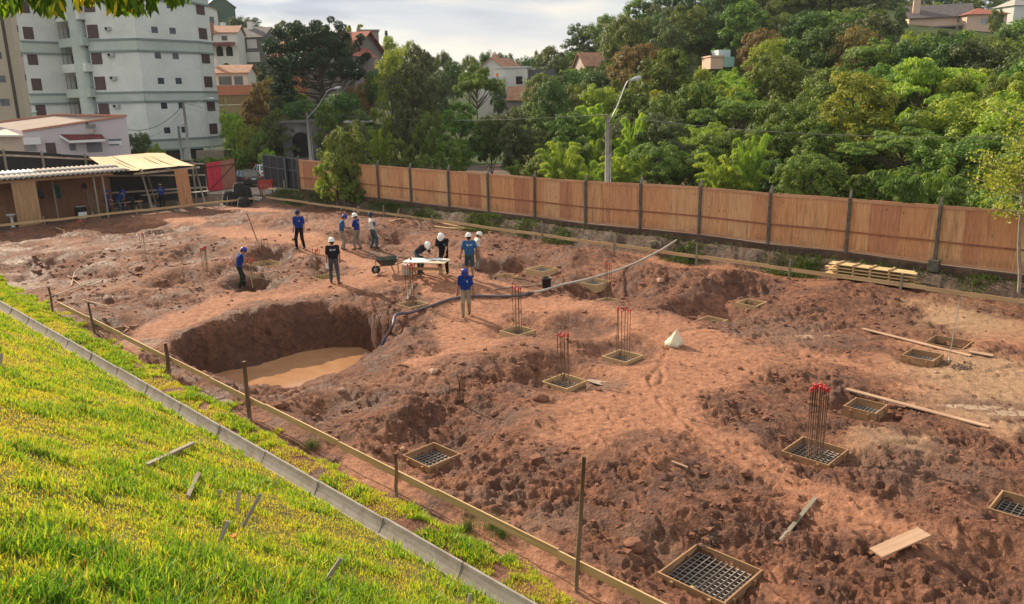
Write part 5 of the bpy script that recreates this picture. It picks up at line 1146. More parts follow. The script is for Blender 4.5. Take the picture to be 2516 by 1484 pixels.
# ------------------------------------------------------------------ cars at the gate
def car(loc, rz, paint, lab, kind='hatch', scale=1.0, name='parked_car'):
    T = thing(name, lab, 'car', loc, rz, 'cars parked behind the gate'); T.scale = (scale,) * 3; L_ = 3.9; W2 = .82   # local: +x is the rear
    body = [(-1.95, .35), (-1.95, .62), (-1.75, .80), (-.95, .93), (1.55, .98), (1.88, .92), (1.95, .70), (1.97, .35), (1.6, .22), (-1.7, .22)]
    if kind == 'pickup': body = [(-2.4, .45), (-2.4, .85), (-2.2, 1.0), (-1.1, 1.08), (.25, 1.1), (2.4, 1.1), (2.45, .9), (2.45, .5), (2.1, .38), (-2.1, .38)]
    n = len(body); V = []
    for y, k in ((-W2, 1), (-W2 * .9, 1.0), (W2 * .9, 1.0), (W2, 1)):
        for x, z in body:
            inn = 1 if abs(y) < W2 else .985; V.append((x * inn, y, (z - .6) * (1 if abs(y) < W2 else .9) + .6))
    Fc = [tuple(range(n))[::-1], tuple(range(3 * n, 4 * n))]
    for s in range(3): Fc += [(s * n + i, s * n + (i + 1) % n, (s + 1) * n + (i + 1) % n, (s + 1) * n + i) for i in range(n)]
    b = MB().poly(V, Fc).build('body', paint, T, False, bevel=.03)
    if kind == 'hatch': lo = [(-.95, .92), (1.62, .97)]; hi = [(-.30, 1.40), (1.05, 1.42)]
    else: lo = [(-1.2, 1.07), (.3, 1.08)]; hi = [(-.75, 1.60), (.15, 1.62)]
    def cab(x0, x1, z0, X0, X1, Z1, wi, inset):
        w0, w1 = W2 * .96 - inset, W2 * .78 - inset; return [(x0, -w0, z0), (x1, -w0, z0), (x1, w0, z0), (x0, w0, z0), (X0, -w1, Z1), (X1, -w1, Z1), (X1, w1, Z1), (X0, w1, Z1)]
    C = cab(lo[0][0], lo[1][0], lo[0][1] + .01, hi[0][0], hi[1][0], hi[0][1], 0, 0); MB().hexa(C).build('cabin_glass', glass('car_glass', (.035, .05, .06), .06), T, False, bevel=.02)
    R = [(x, y, z - .04) for x, y, z in C[4:]] + [(x * .97, y * .93, z + .035) for x, y, z in C[4:]]; MB().hexa(R).build('roof', paint, T, False, bevel=.02)
    for i in (0, 1, 2, 3): MB().beam(C[i], np.array(C[4 + i]) + [0, 0, -.02], .09, .07).build('pillar', paint, T, False)
    for s in (-1, 1):
        MB().beam(np.array([(lo[0][0] + lo[1][0]) / 2, s * W2 * .955, lo[0][1]]), np.array([(hi[0][0] + hi[1][0]) / 2, s * W2 * .78, hi[0][1]]), .08, .05).build('door_pillar', paint, T, False)
        for x in ((-1.25, 1.25) if kind == 'hatch' else (-1.6, 1.6)):
            R_ = .30 if kind == 'hatch' else .37; wh = MB().lathe([(R_ * .62, -.1), (R_ * .95, -.1), (R_, -.06), (R_, .06), (R_ * .95, .1), (R_ * .62, .1)], (0, 0, 0), 24).build('wheel', TYRE, T, False); wh.location = (x, s * (W2 - .06), R_); wh.rotation_euler = (math.pi / 2, 0, 0)
            rm = MB().lathe([(0, -.08), (R_ * .2, -.08), (R_ * .62, -.06), (R_ * .62, .06), (R_ * .2, .08), (0, .08)], (0, 0, 0), 14).build('rim', GALV, wh, False)
    xr = 1.95 if kind == 'hatch' else 2.44
    for s in (-1, 1): MB().box((xr - .05, s * .62, .80), (.16, .22, .20)).build('tail_light', plain('tail_red', (.45, .06, .05), .3), T, False, bevel=.015)
    MB().box((xr + .02, 0, .72), (.02, .42, .13)).build('number_plate', plain('plate_grey', (.55, .56, .56), .5), T, False); MB().box((xr - .02, 0, .42), (.12, 1.55, .18)).build('bumper', plain('bumper_dark', (.03, .03, .032), .5), T, False, bevel=.03)
    if kind == 'pickup': MB().box((1.35, 0, 1.09), (1.9, 1.3, .04)).build('load_bed', DARK, T, False); MB().tube([(.4, -.6, 1.1), (.4, -.55, 1.6), (.4, .55, 1.6), (.4, .6, 1.1)], .03, 7).build('roll_bar', plain('bar_black', (.02, .02, .02), .4), T, False)
    return T
def carpaint(n, c):
    m, t = newmat(n); b = NB(t); q = b.pbr(b.ramp(b.noise(b.attr('gc', True), 2, 2), [(.4, c), (.6, sc3(c, 1.1))]), .25, None, .6); b.out(q); return m
p = un(606, 457, .05); p[2] = gz(p[0], p[1]) + .03; car(p, math.radians(-52), carpaint('paint_black', (.018, .02, .026)), 'dark hatchback with pale roof parked just beyond the gate', 'hatch', 1.0)
p = un(652, 442, .05); p[2] = gz(p[0], p[1]) + .03; car(p, math.radians(-60), carpaint('paint_silver', (.50, .54, .55)), 'silver car half hidden behind the metal gate', 'hatch', 1.05)
p = un(632, 424, .05); p[2] = gz(p[0], p[1]) + .03; car(p, math.radians(200), carpaint('paint_red', (.32, .03, .03)), 'red pickup parked behind the other cars by the hedge', 'pickup', 1.0, 'pickup_truck')

# ------------------------------------------------------------------ street lamps and wires
def lamp(px, pyt, Y, tipx, tipy, lab, wood_=False, rz=0):
    top = dep(px, pyt, Y); base = np.array([top[0], top[1], gz(top[0], top[1])]); T = thing('street_lamp', lab, 'street lamp', base, 0, 'street lamps along the road')
    H = top[2] - base[2]; MB().tube([(0, 0, 0), (0, 0, H * .5), (0, 0, H)], [.17, .145, .12], 12).build('pole', POLE_C, T, False); MB().tube([(.24, .05, 0), (.24, .05, H * .97)], .035, 6).build('cable_conduit', GALV, T, False) if not wood_ else None
    tip = dep(tipx, tipy, Y) - base; a = np.array([.05, -.12, H - .5]); m1 = a + (tip - a) * np.array([.72, .72, .86]); m2 = a + (tip - a) * np.array([.86, .86, .98])
    MB().tube(smooth_path([a, a + (tip - a) * .35 + [0, 0, .0], m1, m2, tip], 5), .032, 8).build('arm', GALV, T, False)
    d = tip - m2; d /= np.linalg.norm(d); h = MB(); h.tube([tip - d * .08, tip + d * .05, tip + d * .30, tip + d * .55, tip + d * .62], [.04, .10, .15, .12, .04], 10); ho = h.build('lamp_head', plain('lamp_grey', (.50, .52, .53), .4), T, False); ho.scale = (1, 1, 1)
    MB().lathe([(.0, -.05), (.09, -.03), (.11, .03)], tuple(tip + d * .33 - np.array([0, 0, .12])), 10).build('lamp_glass', glass('lamp_lens', (.35, .37, .38), .2), ho, False)
    return base + [0, 0, H]
LT1 = lamp(1493, 281, 52, 1552, 196, 'street lamp rising above the middle of the plywood fence'); LT2 = lamp(754, 276, 80, 822, 217, 'street lamp above the dark metal gate'); LT3 = lamp(450, 252, 84, 512, 243, 'thick utility pole with lamp arm in front of the white tower', True)
LT4 = lamp(54, 292, 96, 78, 276, 'small lamp head peeping over the low office roof')
LT5 = lamp(438, 310, 90, 446, 306, 'short twin-box pole left of the utility pole', True)
def wire(a, b, sag, lab, r=.012):
    P = [a + (b - a) * t - np.array([0, 0, sag * 4 * t * (1 - t)]) for t in np.linspace(0, 1, 16)]; o = MB().tube(P, r, 5).build('overhead_wire', plain('wire_black', (.10, .10, .10), .6)); tag(o, lab, 'wire', 'overhead wires')
wire(LT2, LT1, .55, 'overhead wire from the gate lamp to the middle lamp', .016); wire(LT1, dep(2700, 335, 30), .5, 'overhead wire from the middle lamp to the right edge', .013); wire(LT3, LT2, .7, 'overhead wire from the utility pole to the gate lamp', .016)
wire(LT3 - [0, 0, .2], dep(312, 318, 78), .9, 'thick pale cable from the utility pole to the low office', .03); wire(LT3 - [0, 0, .5], dep(312, 335, 78), 1.2, 'thin lower cable from the utility pole to the low office'); wire(LT3 - [0, 0, .4], dep(545, 275, 130), .4, 'thin cable from the utility pole towards the pink house')
# ------------------------------------------------------------------ people: one continuous skin surface each, clothes as children
def surf_nets(prims, h, k, box=None):
    A = np.array([p[0] for p in prims]); B = np.array([p[1] for p in prims]); ra = np.array([p[2] for p in prims]); rb = np.array([p[3] for p in prims])
    m = max(ra.max(), rb.max()) + 2.5 * h
    lo = np.minimum(A.min(0), B.min(0)) - m; hi = np.maximum(A.max(0), B.max(0)) + m
    nx, ny, nz = [int(math.ceil(q)) + 1 for q in (hi - lo) / h]
    X, Y, Z = np.meshgrid(lo[0] + h * np.arange(nx), lo[1] + h * np.arange(ny), lo[2] + h * np.arange(nz), indexing='ij'); P = np.stack([X, Y, Z], -1)
    D = None
    for a, b, r0, r1 in zip(A, B, ra, rb):
        ab = b - a; L2_ = ab @ ab
        t = np.clip(((P - a) @ ab) / L2_, 0, 1) if L2_ > 1e-9 else np.zeros(X.shape)
        d = np.linalg.norm(P - a - t[..., None] * ab, axis=-1) - (r0 + (r1 - r0) * t)
        if D is None: D = d
        else:
            hh = np.clip(.5 + .5 * (D - d) / k, 0, 1); D = D * (1 - hh) + d * hh - k * hh * (1 - hh)
    s = D < 0; C = np.zeros((nx - 1, ny - 1, nz - 1, 3)); cnt = np.zeros((nx - 1, ny - 1, nz - 1))
    offs = [(i, j, l) for i in (0, 1) for j in (0, 1) for l in (0, 1)]
    sl = lambda o: (slice(o[0], nx - 1 + o[0]), slice(o[1], ny - 1 + o[1]), slice(o[2], nz - 1 + o[2]))
    for o in offs:
        for ax in range(3):
            if o[ax]: continue
            q = list(o); q[ax] = 1; d0 = D[sl(o)]; d1 = D[sl(q)]; cr_ = s[sl(o)] != s[sl(q)]; t = np.where(cr_, d0 / (d0 - d1 + 1e-12), 0)
            for c in range(3): C[..., c] += cr_ * (o[c] + (t if c == ax else 0))
            cnt += cr_
    act = cnt > 0; idx = np.full(cnt.shape, -1); idx[act] = np.arange(act.sum()); I = np.argwhere(act)
    V = lo + (I + C[act] / cnt[act][:, None]) * h; Q = []
    for ax in range(3):
        b, c = (ax + 1) % 3, (ax + 2) % 3; s0 = [slice(0, n) for n in (nx, ny, nz)]; s1 = list(s0); s0[ax] = slice(0, -1); s1[ax] = slice(1, None)
        E = np.argwhere(s[tuple(s0)] != s[tuple(s1)]); E = E[(E[:, b] > 0) & (E[:, c] > 0) & (E[:, b] < (nx, ny, nz)[b] - 1) & (E[:, c] < (nx, ny, nz)[c] - 1)]
        q = []
        for db, dc in ((1, 1), (0, 1), (0, 0), (1, 0)):
            e = E.copy(); e[:, b] -= db; e[:, c] -= dc; q.append(idx[e[:, 0], e[:, 1], e[:, 2]])
        q = np.stack(q, 1); inside = s[E[:, 0], E[:, 1], E[:, 2]]; q[~inside] = q[~inside][:, ::-1]; Q.append(q)
    return V, np.concatenate(Q)
def ik(a, b, l1, l2, pole):
    a = np.array(a, float); b = np.array(b, float); d = b - a; L_ = np.linalg.norm(d); L2_ = min(L_, (l1 + l2) * .995); d /= L_; b = a + d * L2_
    x = (l1 * l1 - l2 * l2 + L2_ * L2_) / (2 * L2_); hgt = math.sqrt(max(l1 * l1 - x * x, 0)); p = np.array(pole, float); p -= d * (p @ d); p /= np.linalg.norm(p) + 1e-9
    return a + d * x + p * hgt, b
SKIN = plain('skin', (.42, .22, .145), .55, .12, 8, bump=0); SKIN2 = plain('skin_tanned', (.26, .125, .08), .55, .12, 8, bump=0); HAIR = plain('hair', (.02, .015, .012), .8)
CL = dict(blue=(.012, .04, .22), blue2=(.03, .11, .26), dark=(.012, .013, .022), navy=(.015, .017, .032), white=(.62, .60, .56), jeans=(.06, .075, .095), jeans2=(.045, .09, .13), khaki=(.29, .235, .165), black=(.012, .011, .012), greyp=(.24, .205, .165), green=(.02, .03, .024), shorts=(.045, .085, .115))
def cloth_m(n): return plain('cloth_' + n, CL[n], .9, .18, 7, spec=.1, bump=.5, dirt=(.25, .14, .09), dirt_amt=.25 if n in ('khaki', 'greyp', 'jeans', 'jeans2') else .06)
BOOT = plain('boot', (.07, .05, .04), .8, .3, 12, dirt=(.26, .14, .09)); HATS = dict(white=plain('hat_white', (.80, .80, .78), .3, .03, 3, bump=0), blue=plain('hat_blue', (.02, .035, .26), .3, .08, 3, bump=0), navy=plain('hat_navy', (.02, .025, .07), .7, .1, 3), khaki=plain('hat_straw', (.40, .32, .2), .8))
def person(loc, rz, label, shirt='blue', pants='jeans', hat='white', h=1.74, lean=0.0, head=(0, 0), wl=None, wr=None, al=None, ar=None, pole=(0, -1, 0), skin=SKIN, shorts=False, crouch=0.0, hold=None, logo=None, two=None, twist=0.0, group='people working on the site', sink=0.0):
    s = h / 1.75; T = thing('person', label, 'person', (loc[0], loc[1], loc[2] - sink), rz, group)
    pz = .95 - crouch; rot = lambda p, a: np.array([p[0], (p[1]) * math.cos(a) + (p[2] - .95) * math.sin(a), .95 + -(p[1]) * math.sin(a) + (p[2] - .95) * math.cos(a)])
    def tw(p, a): return np.array([p[0] * math.cos(a) - p[1] * math.sin(a), p[0] * math.sin(a) + p[1] * math.cos(a), p[2]])
    R = lambda *p: rot(tw(np.array(p, float), twist), lean) + [0, 0, -crouch] + np.array([0, -.10 * math.sin(lean), 0])
    hipc = R(0, 0, .95); waist = R(0, 0, 1.08); chest = R(0, .01, 1.28); shl, shr = R(-.185, 0, 1.42), R(.185, 0, 1.42); neck = R(0, .0, 1.47)
    hd = R(0, .02, 1.50); q = lean + head[0]; hc = neck + np.array([math.sin(head[1]) * .03, math.sin(q) * .15 + .015, math.cos(q) * .15])
    wl = np.array(wl if wl is not None else shl + [-.07, .05, -.535]); wr = np.array(wr if wr is not None else shr + [.07, .05, -.535])
    el, wl = ik(shl, wl, .29, .26, np.array(pole) + [-.3, 0, 0]); er, wr = ik(shr, wr, .29, .26, np.array(pole) + [.3, 0, 0])
    al = np.array(al if al is not None else (-.11, -.02, .08)); ar = np.array(ar if ar is not None else (.11, .02, .08)); hl = hipc + [-.09, 0, -.05]; hr = hipc + [.09, 0, -.05]
    kl, al = ik(hl, al, .42, .43, (-.15, 1, 0)); kr, ar = ik(hr, ar, .42, .43, (.15, 1, 0))
    fw = np.array([0, 1, 0.]); up_h = np.array([0, -math.sin(q) * 0 + math.sin(q), math.cos(q)]); fh = np.array([math.sin(head[1]), math.cos(q), -math.sin(q)]); fh /= np.linalg.norm(fh)
    P = [(hipc, chest, .10, .115), (R(-.07, 0, 1.0), R(-.10, 0, 1.33), .085, .10), (R(.07, 0, 1.0), R(.10, 0, 1.33), .085, .10), (shl, shr, .06, .06), (neck - [0, 0, .03], hc - up_h * .05, .055, .052),
         (hc, hc + up_h * .035, .088, .088), (hc - up_h * .07 + fh * .035, hc - up_h * .02 + fh * .03, .052, .07), (hc + fh * .095 - up_h * .025, hc + fh * .088 + up_h * .01, .016, .010),
         (hc + np.array([-.088, 0, 0]) - up_h * .015, hc + np.array([-.09, 0, 0]) + up_h * .015, .016, .016), (hc + np.array([.088, 0, 0]) - up_h * .015, hc + np.array([.09, 0, 0]) + up_h * .015, .016, .016),
         (shl, el, .052, .040), (el, wl, .041, .028), (shr, er, .052, .040), (er, wr, .041, .028), (hl, kl, .085, .055), (kl, al, .057, .038), (hr, kr, .085, .055), (kr, ar, .057, .038)]
    V, Q = surf_nets(P, .019, .03); VS = [V]; QS = [Q]; o = len(V)
    for w_, e_, sd in ((wl, el, -1), (wr, er, 1)):
        d = w_ - e_; d /= np.linalg.norm(d); side = np.cross(d, [0, 1, 0.2]); 
        if np.linalg.norm(side) < .2: side = np.array([1., 0, 0])
        side /= np.linalg.norm(side); nrm = np.cross(side, d); p1 = w_ + d * .085; H = [(w_ - d * .01 + side * .0, p1 + side * .018, .024, .020), (w_, p1 - side * .018, .022, .019)]
        tn = -side if abs((-side)[1]) > 0 and (-side)[1] > 0 else side; crv = nrm if nrm @ np.array([-sd, 0, 0]) > 0 else -nrm
        for k, (of, ln) in enumerate(((-.030, .062), (-.010, .074), (.010, .070), (.029, .054))):
            a = p1 + side * of; b = a + d * ln * .5 + crv * .010; c = b + d * ln * .32 + crv * .030; H += [(a, b, .0095, .009), (b, c, .009, .0075)]
        ta = w_ + d * .03 + tn * .022; tb = ta + d * .035 + tn * .028 + crv * .012; H += [(ta, tb, .012, .010), (tb, tb + d * .028 + crv * .008, .010, .008)]
        v, q_ = surf_nets(H, .007, .006); VS.append(v); QS.append(q_ + o); o += len(v)
    body = fastmesh('body', np.concatenate(VS) * s, np.concatenate(QS), skin, {'gc': np.concatenate(VS), 'tint': np.zeros(o)}, True); body.parent = T
    def part(name, prims, m, k=.035, hh=.019, par=None):
        v, q_ = surf_nets(prims, hh, k); ob = fastmesh(name, v * s, q_, m, {'gc': v, 'tint': np.zeros(len(v))}, True); ob.parent = par or T; return ob
    c = .016; el2 = shl + (el - shl) * .78; er2 = shr + (er - shr) * .78
    sp = [(hipc + [0, 0, .02], chest, .10 + c, .115 + c), (R(-.075, 0, .94), R(-.10, 0, 1.33), .09 + c, .10 + c), (R(.075, 0, .94), R(.10, 0, 1.33), .09 + c, .10 + c), (shl, shr, .06 + c, .06 + c), (shl, el2, .066 + c * .5, .066), (shr, er2, .066 + c * .5, .066), (R(0, -.02, 1.1), R(0, -.03, 1.3), .115, .12)]
    so_ = part('shirt', sp, cloth_m(shirt))
    if two: part('sleeve_panel', [(shr, er2, .072, .075), (R(.12, .04, 1.36), R(.1, .06, 1.2), .07, .05)], cloth_m(two), par=so_)
    kl2, kr2 = (kl, kr) if shorts else (al + (kl - al) * .08, ar + (kr - ar) * .08); tp = [(R(-.07, 0, .96), R(.07, 0, .96), .115, .115), (hl, kl, .098, .075), (hr, kr, .098, .075)]
    if shorts: tp = [tp[0], (hl, kl + (hl - kl) * .02, .10, .085), (hr, kr + (hr - kr) * .02, .10, .085)]
    else: tp += [(kl, kl2, .075, .062), (kr, kr2, .075, .062)]
    part('trousers' if not shorts else 'shorts', tp, cloth_m(pants), .03)
    for a in (al, ar): part('boot', [(a + [0, -.02, .02], a + [0, -.03, -.04], .048, .045), (a + [0, -.03, -.04], a + [0, .15, -.045], .042, .036)], BOOT, .02, .014)
    # head gear
    uh = up_h / np.linalg.norm(up_h); rh = np.cross(fh, uh); fh2 = np.cross(uh, rh); B = np.stack([rh, fh2, uh], 1); top = hc + uh * .035
    part('hair', [(hc + uh * .03 - fh2 * .02, hc + uh * .03 - fh2 * .03, .093, .093), (hc - uh * .03 - fh2 * .04, hc + uh * .02 - fh2 * .04, .065, .08)], HAIR, .02)
    def frame(P_): return (np.array(P_) @ B.T + top) * s
    Vh = []; n = 20; prof = [(.128, 0.0), (.126, .03), (.118, .075), (.095, .115), (.055, .142), (.012, .150)]
    if hat in ('white', 'blue', 'navy'):
        for r, z in prof:
            for j in range(n): t = 2 * math.pi * j / n; Vh.append((r * .93 * math.cos(t), r * 1.08 * math.sin(t), z))
        nb = len(prof) * n
        for r, z in ((.128, -.002), (.150, -.012), (.128, -.010)):
            for j in range(n):
                t = 2 * math.pi * j / n; f = 1 + (.33 if z == -.012 else 0) * max(0, math.sin(t)) ** 2; Vh.append((r * .93 * math.cos(t), r * 1.08 * math.sin(t) * f, z - (.012 if f > 1.05 else 0)))
        Fc = [(i * n + j, i * n + (j + 1) % n, (i + 1) * n + (j + 1) % n, (i + 1) * n + j) for i in range(len(prof) - 1) for j in range(n)] + [tuple((len(prof) - 1) * n + j for j in range(n))]
        Fc += [(nb + i * n + (j + 1) % n, nb + i * n + j, nb + (i + 1) * n + j, nb + (i + 1) * n + (j + 1) % n) for i in range(2) for j in range(n)]
        mb = MB(); mb.poly(frame(Vh), Fc, smooth=True); ho = mb.build('hard_hat', HATS[hat], T, False)
        rg = MB(); rg.tube(frame([(0, y, z) for y, z in ((-.13, .03), (-.10, .105), (0, .155), (.10, .115), (.135, .04))]), .012 * s, 6); rg.build('ridge', HATS[hat], ho, False)
    else:
        mb = MB(); mb.poly(frame([(r * math.cos(2 * math.pi * j / n), r * 1.08 * math.sin(2 * math.pi * j / n), z) for r, z in ((.19, -.01), (.12, .0), (.11, .07), (.06, .10), (.01, .105)) for j in range(n)]), [(i * n + j, i * n + (j + 1) % n, (i + 1) * n + (j + 1) % n, (i + 1) * n + j) for i in range(4) for j in range(n)], smooth=True); mb.build('brimmed_hat', HATS['khaki'], T, False)
    eb = MB()
    for sx in (-.033, .033):
        e = hc + rh * sx + fh2 * .083 + uh * .012; eb = MB(); eb.lathe([(0, -.008), (.010, 0), (0, .008)], tuple(e * s), 8); eb.build('eye', HAIR, T, False)
    mo = hc + fh2 * .085 - uh * .055; MB().box(mo * s, (.04, .012, .008)).build('mouth', plain('lips', (.25, .08, .06), .6), T, False)
    if logo:
        f = 1 if logo == 'chest' else -1
        def on(x, z, w_, hh_):
            Pz = []
            for a, b in ((-w_, -hh_), (w_, -hh_), (w_, hh_), (-w_, hh_)):
                zz = z + b; y = f * .24; best = y
                for _ in range(60):
                    p = R(x + a, y, zz); d = min(np.linalg.norm(p - A_ - np.clip((p - A_) @ (B_ - A_) / max((B_ - A_) @ (B_ - A_), 1e-9), 0, 1) * (B_ - A_)) - (r0 + (r1 - r0) * .5) for A_, B_, r0, r1 in sp)
                    if d < .012: break
                    y -= f * .004
                Pz.append(R(x + a, y, zz) * s)
            return Pz
        mb = MB()
        if logo == 'back':
            for x, z, w_, hh_ in ((-.075, 1.33, .022, .035), (.045, 1.345, .085, .010), (.055, 1.315, .055, .007), (.035, 1.29, .06, .004)): mb.poly(on(x * -1 if 0 else -x * -1, z, w_, hh_), [(0, 1, 2, 3)])
        else:
            for z, w_, hh_ in ((1.33, .014, .012), (1.30, .020, .014), (1.27, .012, .010)): mb.poly(on(-.085, z, w_, hh_), [(0, 1, 2, 3)])
        lo = mb.build('printed_emblem', plain('print_white', (.62, .66, .70), .7), so_, False); sm = lo.modifiers.new('th', 'SOLIDIFY'); sm.thickness = .004; sm.offset = 0
    T['wl'] = 0; del T['wl']; return T, (wl * s, wr * s), s
def face(rz): return math.radians(rz)
def toworld(T, p): c, s_ = math.cos(T.rotation_euler[2]), math.sin(T.rotation_euler[2]); return np.array([T.location[0] + p[0] * c - p[1] * s_, T.location[1] + p[0] * s_ + p[1] * c, T.location[2] + p[2]])
def foot(px, py, dz=0.02): p = at(px, py); p[2] = gz(p[0], p[1]) + dz; return p
# heading 0 looks away from the viewer, 180 towards
p = foot(739, 612); person(p, face(172), 'man in blue shirt and black trousers standing alone on the path facing the viewer', 'blue', 'black', 'navy', 1.86, al=(-.17, -.03, .08), ar=(.16, .05, .08), logo='chest', head=(.05, .1))
p = foot(843, 612); person(p, face(-72), 'man in blue shirt in the far hollow, leftmost of three, facing right', 'blue2', 'greyp', 'blue', 1.72, lean=.16, head=(.35, 0), wr=(.12, .34, 1.05), wl=(-.05, .36, 1.08), sink=.06)
p = foot(880, 614); person(p, face(78), 'man with white hard hat in blue shirt, middle of the three at the far hollow', 'blue', 'greyp', 'white', 1.74, lean=.03, head=(.1, 0), wl=(-.1, .38, 1.10), wr=(.14, .36, 1.12), al=(-.12, .1, .08), ar=(.1, -.1, .08), logo='back')
p = foot(918, 612); t_, wr_, s_ = person(p, face(-60), 'man in white and bright blue shirt, rightmost of the three at the far hollow', 'white', 'jeans2', 'navy', 1.74, lean=-.03, head=(-.15, -.3), wl=(-.28, .30, .92), wr=(.10, .30, 1.18), two='blue2', al=(-.08, -.08, .08), ar=(.08, .14, .08))
p = foot(823, 697); T5, w5, s5 = person(p, face(12), 'man in black shirt and white hard hat seen from behind, holding a paper', 'dark', 'jeans', 'white', 1.80, head=(.05, -.25), al=(-.13, .05, .08), ar=(.15, -.08, .08), logo='back', lean=.02)
q = toworld(T5, w5[0]); o = MB().hexa([q + np.array(v) for v in ((-.04, 0, -.30), (.10, .02, -.33), (.10, .03, -.33), (-.04, .01, -.30), (-.06, 0, -.03), (.06, .02, -.05), (.06, .03, -.05), (-.06, .01, -.03))]).build('paper_sheet', PAPER); tag(o, 'sheet of paper in the left hand of the man in the black shirt', 'paper')
tb = TABLE; r_ = math.radians(-14)
def tl(x, y): return np.array([tb[0] + x * math.cos(r_) - y * math.sin(r_), tb[1] + x * math.sin(r_) + y * math.cos(r_)])
a = tl(-.58, .72); person((a[0], a[1], gz(*a) + .02), face(-135), 'man in dark navy shirt bending low over the drawings at the left of the table', 'navy', 'jeans2', 'white', 1.74, lean=1.02, head=(.15, 0), wl=(-.12, .62, .92), wr=(.16, .60, .90), pole=(0, -.5, -.5), skin=SKIN, al=(-.13, -.1, .08), ar=(.13, .05, .08))
a = tl(.42, .80); person((a[0], a[1], gz(*a) + .02), face(172), 'man in black shirt and trousers leaning on the table beside the curled drawing', 'dark', 'black', 'white', 1.82, lean=.42, head=(.35, .05), wl=(-.18, .50, .93), wr=(.20, .48, .93), logo='chest', al=(-.12, -.05, .08), ar=(.12, .03, .08))
p = foot(1155, 684); person(p, face(8), 'man in blue shirt and shorts with white hard hat walking away right of the table', 'blue2', 'shorts', 'white', 1.80, lean=.04, head=(.08, 0), shorts=True, logo='back', al=(-.08, .12, .10), ar=(.09, -.16, .12), wl=(-.34, .02, .90), wr=(.33, -.02, .92), skin=SKIN2)
p = foot(1172, 662); person(p, face(-70), 'man mostly hidden behind the walker in shorts, only his white hat and shoulder showing', 'white', 'greyp', 'white', 1.66, lean=.15, head=(.3, 0))
p = foot(1146, 777); T10, w10, s10 = person(p, face(176), 'man in royal blue shirt and khaki trousers walking towards the viewer', 'blue', 'khaki', 'blue', 1.70, lean=.05, head=(.42, 0), al=(-.10, -.12, .09), ar=(.09, .18, .08), wl=(-.30, .06, .83), wr=(.30, .03, .83), logo='chest', skin=SKIN2)
p = foot(594, 704); T11, w11, s11 = person(p, face(-62), 'man in blue shirt digging with a shovel in the hollow at left', 'blue', 'green', 'blue', 1.76, lean=.22, head=(.45, 0), wl=(-.10, .38, 1.08), wr=(.02, .30, .98), al=(-.12, .12, .08), ar=(.12, -.12, .08), pole=(0, -1, -.4), sink=.1)
qa = toworld(T11, (w11[0] + w11[1]) / 2 + np.array([0, .03, .0])); b = qa + np.array([.09, -.02, -1.05]); T = thing('shovel', 'long-handled shovel in the hands of the digging man', 'shovel', b); MB().tube([b + (qa - b) * 0, qa + (qa - b) * .18], .017, 8).build('shaft', BOARD, T); MB().poly([b + np.array(v) for v in ((-.1, 0, .05), (.1, 0, .05), (.1, .02, -.2), (0, .03, -.28), (-.1, .02, -.2), (-.1, .012, .05), (.1, .012, .05), (.1, .035, -.2), (0, .045, -.28), (-.1, .035, -.2))], [(0, 1, 2, 3, 4), (9, 8, 7, 6, 5), (0, 5, 6, 1), (1, 6, 7, 2), (4, 9, 5, 0)]).build('blade', RU, T)
# in and before the sheds
def yard(px, py, u_): q = uoff(px, py, u_); return np.array([q[0], q[1], gz(q[0], q[1]) + .02])
person(yard(262, 497, -1.3), face(-40), 'man in navy work clothes beside the end post of the corrugated shed', 'blue', 'navy', 'blue', 1.76, lean=.1, head=(.2, 0), wl=(-.05, .36, 1.05), wr=(.1, .36, 1.05))
person(yard(291, 494, -1.6), face(-50), 'man in blue shirt and jeans bending at the work bench', 'blue', 'jeans2', 'blue', 1.72, lean=.55, head=(.2, 0), wl=(-.1, .5, .85), wr=(.1, .5, .88))
person(yard(305, 490, -2.6), face(175), 'man in teal blue shirt standing behind the work bench', 'blue2', 'jeans2', 'navy', 1.78, lean=.25, head=(.3, 0), wl=(-.1, .4, .95), wr=(.15, .4, .95))
person(yard(323, 492, -1.5), face(120), 'man in dark shirt and blue hat bent double under the lean-to', 'dark', 'green', 'blue', 1.74, lean=1.25, head=(-.1, 0), wl=(-.1, .5, .45), wr=(.15, .45, .42), al=(-.14, -.05, .08))
person(yard(397, 487, -2.4), face(20), 'man in blue shirt and straw hat standing under the lean-to seen from behind', 'blue', 'black', 'khaki', 1.76, lean=.05, head=(.1, 0), wr=(.2, .3, 1.0), logo='back')
# ------------------------------------------------------------------ buildings
WWALL = plain('render_white', (.68, .70, .66), .85, .05, .5, dirt=(.36, .40, .38), dirt_amt=.35, bump=.05); WBAND = plain('render_green', (.49, .54, .49), .85, .05, .5, dirt=(.30, .36, .32), dirt_amt=.5, bump=.05)
WSTR = plain('band_edge', (.22, .265, .255), .85, .08, 1); BEIGE = plain('render_beige', (.48, .40, .32), .85, .05, .5); SHUT = plain('shutter_brown', (.085, .05, .048), .6, .1, 8); GLS = glass('window_glass', (.03, .04, .055), .1)
def hpt(px, py, Y): return dep(px, py, Y)
def wallbox(T, a, b, z0, z1, th, m, name, off=0.0):
    """box standing on the line a-b (plan), outer face pushed 'off' towards the viewer"""
    a = np.array(a[:2], float); b = np.array(b[:2], float); d = b - a; d /= np.linalg.norm(d); n = np.array([d[1], -d[0]])
    if n @ (-(a + b) / 2) < 0: n = -n
    A = a + n * off; B = b + n * off; C_ = B - n * th; D = A - n * th
    return MB().hexa([(*A, z0), (*B, z0), (*C_, z0), (*D, z0), (*A, z1), (*B, z1), (*C_, z1), (*D, z1)]).build(name, m, T)
